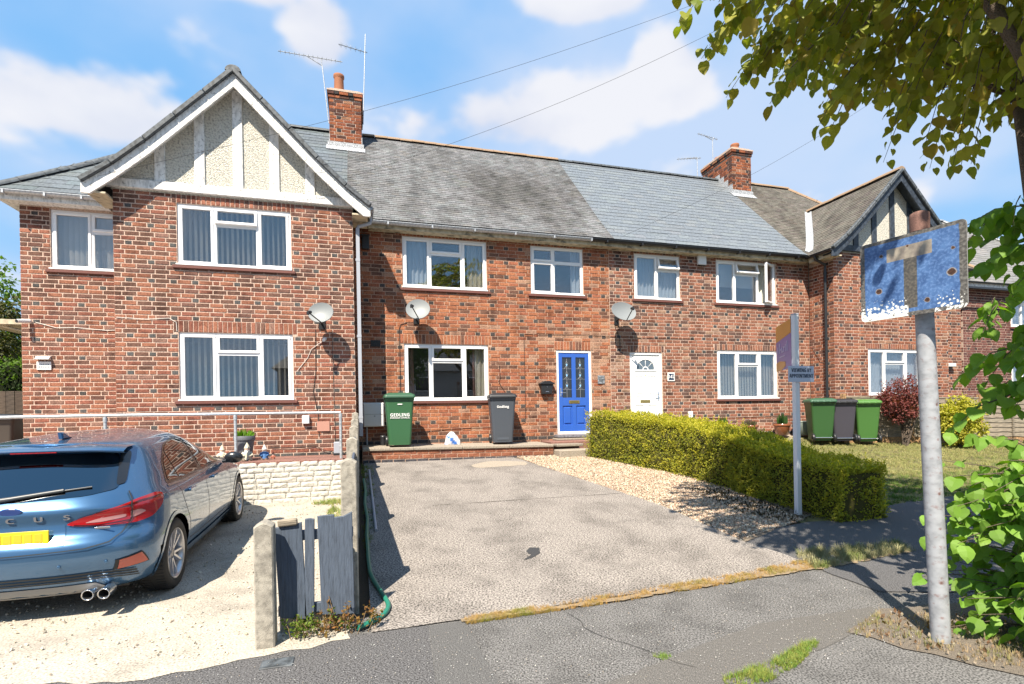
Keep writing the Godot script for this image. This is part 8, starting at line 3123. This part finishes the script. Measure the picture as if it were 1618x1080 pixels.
	grass("verge_grass", "bright green grass growing along the sunken kerb", [[2.05, 2.66], [2.5, 2.75], [2.95, 2.92], [2.98, 2.86], [2.6, 2.66], [2.2, 2.52], [1.95, 2.5]], 900, 0.035, func(_p, k, r): return mix_col(Color(0.10, 0.21, 0.03), Color(0.25, 0.24, 0.06), r.randf()), 6, -0.15)
	grass("verge_grass", "dry brown grass round the foot of the road sign", [[3.3, 2.95], [3.45, 2.6], [3.7, 2.3], [4.1, 2.0], [4.6, 2.3], [4.3, 2.85], [3.9, 3.15], [3.6, 3.05]], 420, 0.05, func(_p, k, r): return mix_col(Color(0.34, 0.25, 0.15), Color(0.12, 0.17, 0.04), clampf(k * 2.0, 0, 1)), 7, 0.0)
	grass("verge_grass", "weeds at the foot of the stone wall on the dirt forecourt", [[-0.9, 9.3], [-0.3, 9.4], [-0.15, 8.2], [-0.3, 7.4], [-0.6, 8.0], [-0.45, 8.8]], 420, 0.075, func(_p, k, r): return mix_col(Color(0.13, 0.24, 0.04), Color(0.34, 0.30, 0.12), r.randf()), 8, 0.12)
	grass("verge_grass", "weeds along the hose beside the drive", [[0.0, 10.3], [0.2, 10.3], [0.18, 8.4], [0.22, 7.4], [0.05, 5.6], [0.0, 5.6]], 260, 0.06, func(_p, k, r): return mix_col(Color(0.07, 0.14, 0.02), Color(0.24, 0.24, 0.05), r.randf()), 9, 0.1)
	grass("verge_grass", "thin weeds in the gravel beside the hedge", [[3.4, 9.9], [4.4, 10.0], [5.1, 8.2], [5.2, 7.4], [4.6, 8.8], [3.8, 9.6]], 700, 0.028, func(_p, k, r): return mix_col(Color(0.22, 0.25, 0.05), Color(0.34, 0.30, 0.08), r.randf()), 10, 0.1)
	grass("verge_grass", "small green tuft in the crack across the pavement", [[1.80, 3.04], [1.9, 3.06], [1.93, 3.0], [1.84, 2.97]], 40, 0.03, func(_p, _k, r): return mix_col(Color(0.1, 0.2, 0.03), Color(0.2, 0.26, 0.06), r.randf()), 11, -1.0)
	# bramble-like weed with reddish leaves at the picket fence
	var wd := thing("weed_clump", "reddish-brown and green weeds at the foot of the picket fence", "weeds", Vector3(-0.18, 0.0, 7.33))
	var r := RandomNumberGenerator.new()
	r.seed = 66
	var st := MB.new()
	var places := []
	var cols := []
	for k in 46:
		var a := r.randf() * TAU
		var foot := Vector3(r.randf_range(-0.34, 0.26), 0.0, r.randf_range(-0.06, 0.10))
		var h := r.randf_range(0.08, 0.28) * (1.0 - absf(foot.x) * 1.2)
		var tip := foot + Vector3(cos(a) * 0.07, h, sin(a) * 0.07)
		st.tube([foot, foot.lerp(tip, 0.5) + Vector3(0.01, 0.01, 0), tip], 0.0025, 4, Color(0.20, 0.13, 0.07))
		var redness := r.randf()
		for i in 12:
			var p := foot.lerp(tip, r.randf_range(0.3, 1.05)) + rand_dir(r) * 0.018
			places.append(Transform3D(leaf_basis(rand_dir(r) + Vector3.UP * 0.3, Vector3.UP + rand_dir(r) * 0.8, r.randf_range(0.02, 0.042)), p))
			cols.append(vary(mix_col(Color(0.26, 0.12, 0.045), Color(0.14, 0.20, 0.03), 1.0 if foot.x < -0.15 or redness > 0.75 else r.randf() * 0.35), 0.25))
	loc("stems", st, mats.pebbles, wd)
	many("leaves", small_leaf(), mats.leaf, places, cols, wd)
	# loose stones
	scatter("gravel", "beige and pink gravel between the drive and the hedge", "gravel", [[3.22, 9.7], [3.86, 7.25], [4.05, 6.5], [4.15, 5.05], [4.6, 5.2], [5.5, 5.5], [5.7, 7.0], [5.5, 8.2], [4.6, 10.1], [3.9, 10.5], [3.1, 10.4]], 30000, 0.013, 0.034, [Color(0.50, 0.40, 0.29), Color(0.42, 0.30, 0.21), Color(0.56, 0.49, 0.39), Color(0.34, 0.24, 0.17), Color(0.47, 0.33, 0.25)], 2)
	scatter("loose_stones", "loose stones on the dirt forecourt", "stones", [[-0.15, 4.0], [-0.7, 3.9], [-2.2, 4.0], [-6, 4.0], [-6, 9.4], [-0.2, 9.4]], 6000, 0.006, 0.032, [Color(0.47, 0.42, 0.34), Color(0.38, 0.33, 0.26), Color(0.55, 0.50, 0.42)], 5, true)
	scatter("drive_grit", "specks of exposed aggregate and grit over the concrete drive", "grit", [[0.1, 4.1], [4.2, 4.3], [4.0, 6.6], [3.2, 9.8], [0.1, 10.3]], 9000, 0.004, 0.011, [Color(0.16, 0.14, 0.12), Color(0.56, 0.52, 0.47), Color(0.27, 0.22, 0.18)], 3)
	scatter("dead_leaves", "fallen brown leaves round the foot of the road sign", "leaves", [[3.35, 2.9], [3.6, 2.3], [4.0, 2.0], [4.7, 2.3], [4.4, 2.9], [3.9, 3.1]], 420, 0.02, 0.05, [Color(0.34, 0.24, 0.17), Color(0.40, 0.30, 0.22), Color(0.24, 0.14, 0.09), Color(0.45, 0.38, 0.30)], 6, false, small_leaf(), true)
	scatter("bark_litter", "dark leaf litter and twigs under the hedge's left side", "litter", [[4.95, 7.3], [5.5, 7.2], [5.75, 5.5], [5.2, 5.4], [4.9, 5.9]], 900, 0.02, 0.05, [Color(0.05, 0.045, 0.04), Color(0.08, 0.06, 0.045), Color(0.12, 0.09, 0.05)], 7, false, small_leaf(), true)
	scatter("pavement_grit", "bits of grit and dead grass scattered over the pavement", "grit", [[0.8, 2.6], [4.3, 2.7], [4.3, 4.1], [-2.0, 3.7], [-2.0, 2.0], [3.0, 2.0]], 7000, 0.003, 0.009, [Color(0.42, 0.40, 0.37), Color(0.10, 0.09, 0.085), Color(0.33, 0.28, 0.22), Color(0.5, 0.5, 0.48)], 4)


# ---------------------------------------------------------------- the lime tree at the right
func build_tree() -> void:
	var base := Vector3(4.62, 0.0, 11.46 - 2.3)
	var o := thing("lime_tree", "lime tree at the right edge, leafy shoots round its trunk, branches hanging over the sign", "tree", base)
	var r := RandomNumberGenerator.new()
	r.seed = 2024
	var tm := MB.new()
	tm.tube([Vector3(0, -0.1, 0), Vector3(0.02, 0.4, 0), Vector3(0, 1.4, 0.02), Vector3(-0.05, 2.5, 0.0)], 0.21, 16, Color.WHITE, 0.15)
	loc("trunk", tm, mats.bark, o)
	var limbs := [[Vector3(-0.05, 2.3, 0.0), Vector3(-0.12, 3.2, 0.0), Vector3(-0.50, 3.92, -0.04), Vector3(-1.05, 4.85, -0.2)], [Vector3(-0.05, 2.45, 0), Vector3(0.1, 3.6, 0.1), Vector3(0.2, 5.2, 0.0), Vector3(0.1, 6.6, 0.0)], [Vector3(-0.05, 2.3, 0), Vector3(0.5, 3.2, -0.5), Vector3(1.2, 4.4, -1.0), Vector3(1.7, 5.2, -1.3)], [Vector3(-0.05, 2.4, 0), Vector3(-0.5, 3.3, 0.5), Vector3(-1.2, 4.3, 1.0), Vector3(-1.7, 5.1, 1.2)], [Vector3(-0.05, 2.4, 0), Vector3(0.6, 3.4, 0.6), Vector3(1.3, 4.5, 1.1)]]
	for l in limbs:
		var m := MB.new()
		var cv := Curve3D.new()
		for i in l.size():
			var d: Vector3 = (l[mini(i + 1, l.size() - 1)] - l[maxi(i - 1, 0)]) / 6.0
			cv.add_point(l[i], -d, d)
		m.tube(Array(cv.tessellate(4, 4)), 0.095, 10, Color.WHITE, 0.03)
		loc("limb", m, mats.bark, o)
	# twigs: [start, end]; leaves hang along them
	var centre := Vector3(-0.06, 5.86, -0.1)
	var radii := Vector3(2.45, 1.95, 2.0)
	var twigs := []
	for k in 1080:
		var d := rand_dir(r)
		var rad := pow(r.randf(), 0.4)
		var p := centre + Vector3(d.x * radii.x, d.y * radii.y, d.z * radii.z) * rad
		if p.y < 4.15 and r.randf() < 0.45: continue
		var e := p + Vector3(d.x, d.y * 0.4 - 0.45, d.z).normalized() * r.randf_range(0.25, 0.6)
		twigs.append([p, e, 12, 0.105, 0])
	for k in 84:   # shoots round the trunk
		var a := r.randf_range(-0.5, 1.9)
		var y := r.randf_range(0.05, 1.25)
		var dir := Vector3(-cos(a), 0, -sin(a))
		var len := r.randf_range(0.3, 0.75)
		var p := Vector3(dir.x * 0.15, y, dir.z * 0.15)
		twigs.append([p, p + dir * len + Vector3.UP * r.randf_range(-0.15, 0.22), 9, 0.105, 1])
	for k in 46:   # hanging sprays on the right side of the picture
		var y := r.randf_range(1.35, 3.2)
		var p := Vector3(r.randf_range(0.05, 0.55), y + 0.3, r.randf_range(-0.55, 0.25))
		twigs.append([p, p + Vector3(r.randf_range(-0.30, 0.05), r.randf_range(-0.5, -0.1), r.randf_range(-0.35, 0.05)), 9, 0.12, 1])
	var tw := MB.new()
	var leaves := []
	for t in twigs:
		var a: Vector3 = t[0]
		var b: Vector3 = t[1]
		var mid := a.lerp(b, 0.5) + Vector3.UP * 0.06
		if t[4] == 0 and r.randf() < 0.12:
			var l: Array = limbs[r.randi() % limbs.size()]
			var near: Vector3 = l[2]
			for q in limbs:
				for s in q:
					if (s as Vector3).distance_to(a) < near.distance_to(a): near = s
			tw.tube([near, near.lerp(a, 0.5) + Vector3.UP * 0.1, a], 0.012, 5, Color.WHITE, 0.004)
		tw.tube([a, mid, b], 0.006, 4, Color.WHITE, 0.002)
		var tone := r.randf()
		for i in t[2]:
			var f: float = (i + 0.7) / t[2]
			var p := a.lerp(mid, f * 2.0) if f < 0.5 else mid.lerp(b, f * 2.0 - 1.0)
			var side := (b - a).cross(Vector3.UP).normalized() * (1.0 if i % 2 else -1.0)
			var tip := (side * 0.8 + (b - a).normalized() * 0.45 + Vector3.DOWN * r.randf_range(0.3, 1.1) + rand_dir(r) * 0.35).normalized()
			var size: float = t[3] * r.randf_range(0.65, 1.2)
			var face := Vector3.UP * 0.9 + side * 0.25 + rand_dir(r) * 0.55
			var col := mix_col(Color(0.16, 0.215, 0.035), Color(0.42, 0.40, 0.07), tone * 0.6 + r.randf() * 0.4) if t[4] == 0 else mix_col(Color(0.13, 0.27, 0.035), Color(0.25, 0.42, 0.07), tone * 0.5 + r.randf() * 0.5)
			if t[4] == 0 and r.randf() < 0.22: col = mix_col(col, Color(0.36, 0.25, 0.06), r.randf_range(0.3, 0.8))
			leaves.append([Transform3D(leaf_basis(tip, face, size), p + side * 0.03 + tip * 0.02), vary(col, 0.15), size])
	loc("twigs", tw, mats.bark, o)
	# the leaves that show largest are parts of their own, the rest one mass
	var order := []
	var fw := Vector3(sin(YAW), 0, -cos(YAW))
	var rt := Vector3(cos(YAW), 0, sin(YAW))
	for i in leaves.size():
		var p: Vector3 = base + leaves[i][0].origin - CAM
		var depth := p.dot(fw)
		var sx := p.dot(rt) / maxf(depth, 0.1)
		var sy := p.y / maxf(depth, 0.1)
		var seen := depth > 0.5 and sx < 0.97 and sx > -0.97 and sy < 0.79 and sy > -0.5
		order.append([leaves[i][2] / maxf(depth, 0.1) if seen else 0.0, i])
	order.sort_custom(func(x, y): return x[0] > y[0])
	var places := []
	var cols := []
	for k in order.size():
		var l: Array = leaves[order[k][1]]
		if k < 300:
			var q := int(l[1].r * 45) * 100 + int(l[1].g * 30)
			var key := "leafpart%d_%d" % [k % 4, q]
			if not shared.has(key):
				var mb := MB.new()
				mb.add(lime_leaf(k % 4), Transform3D.IDENTITY)
				for i in mb.c.size(): mb.c[i] = mb.c[i] * l[1]
				shared[key] = mb.mesh()
			inst("leaf", shared[key], mats.leaf, o, l[0])
		else:
			places.append(l[0])
			cols.append(l[1])
	for k in 4:
		var pk := []
		var ck := []
		for i in range(k, places.size(), 4):
			pk.append(places[i])
			ck.append(cols[i])
		many("foliage", lime_leaf(k), mats.leaf, pk, ck, o)
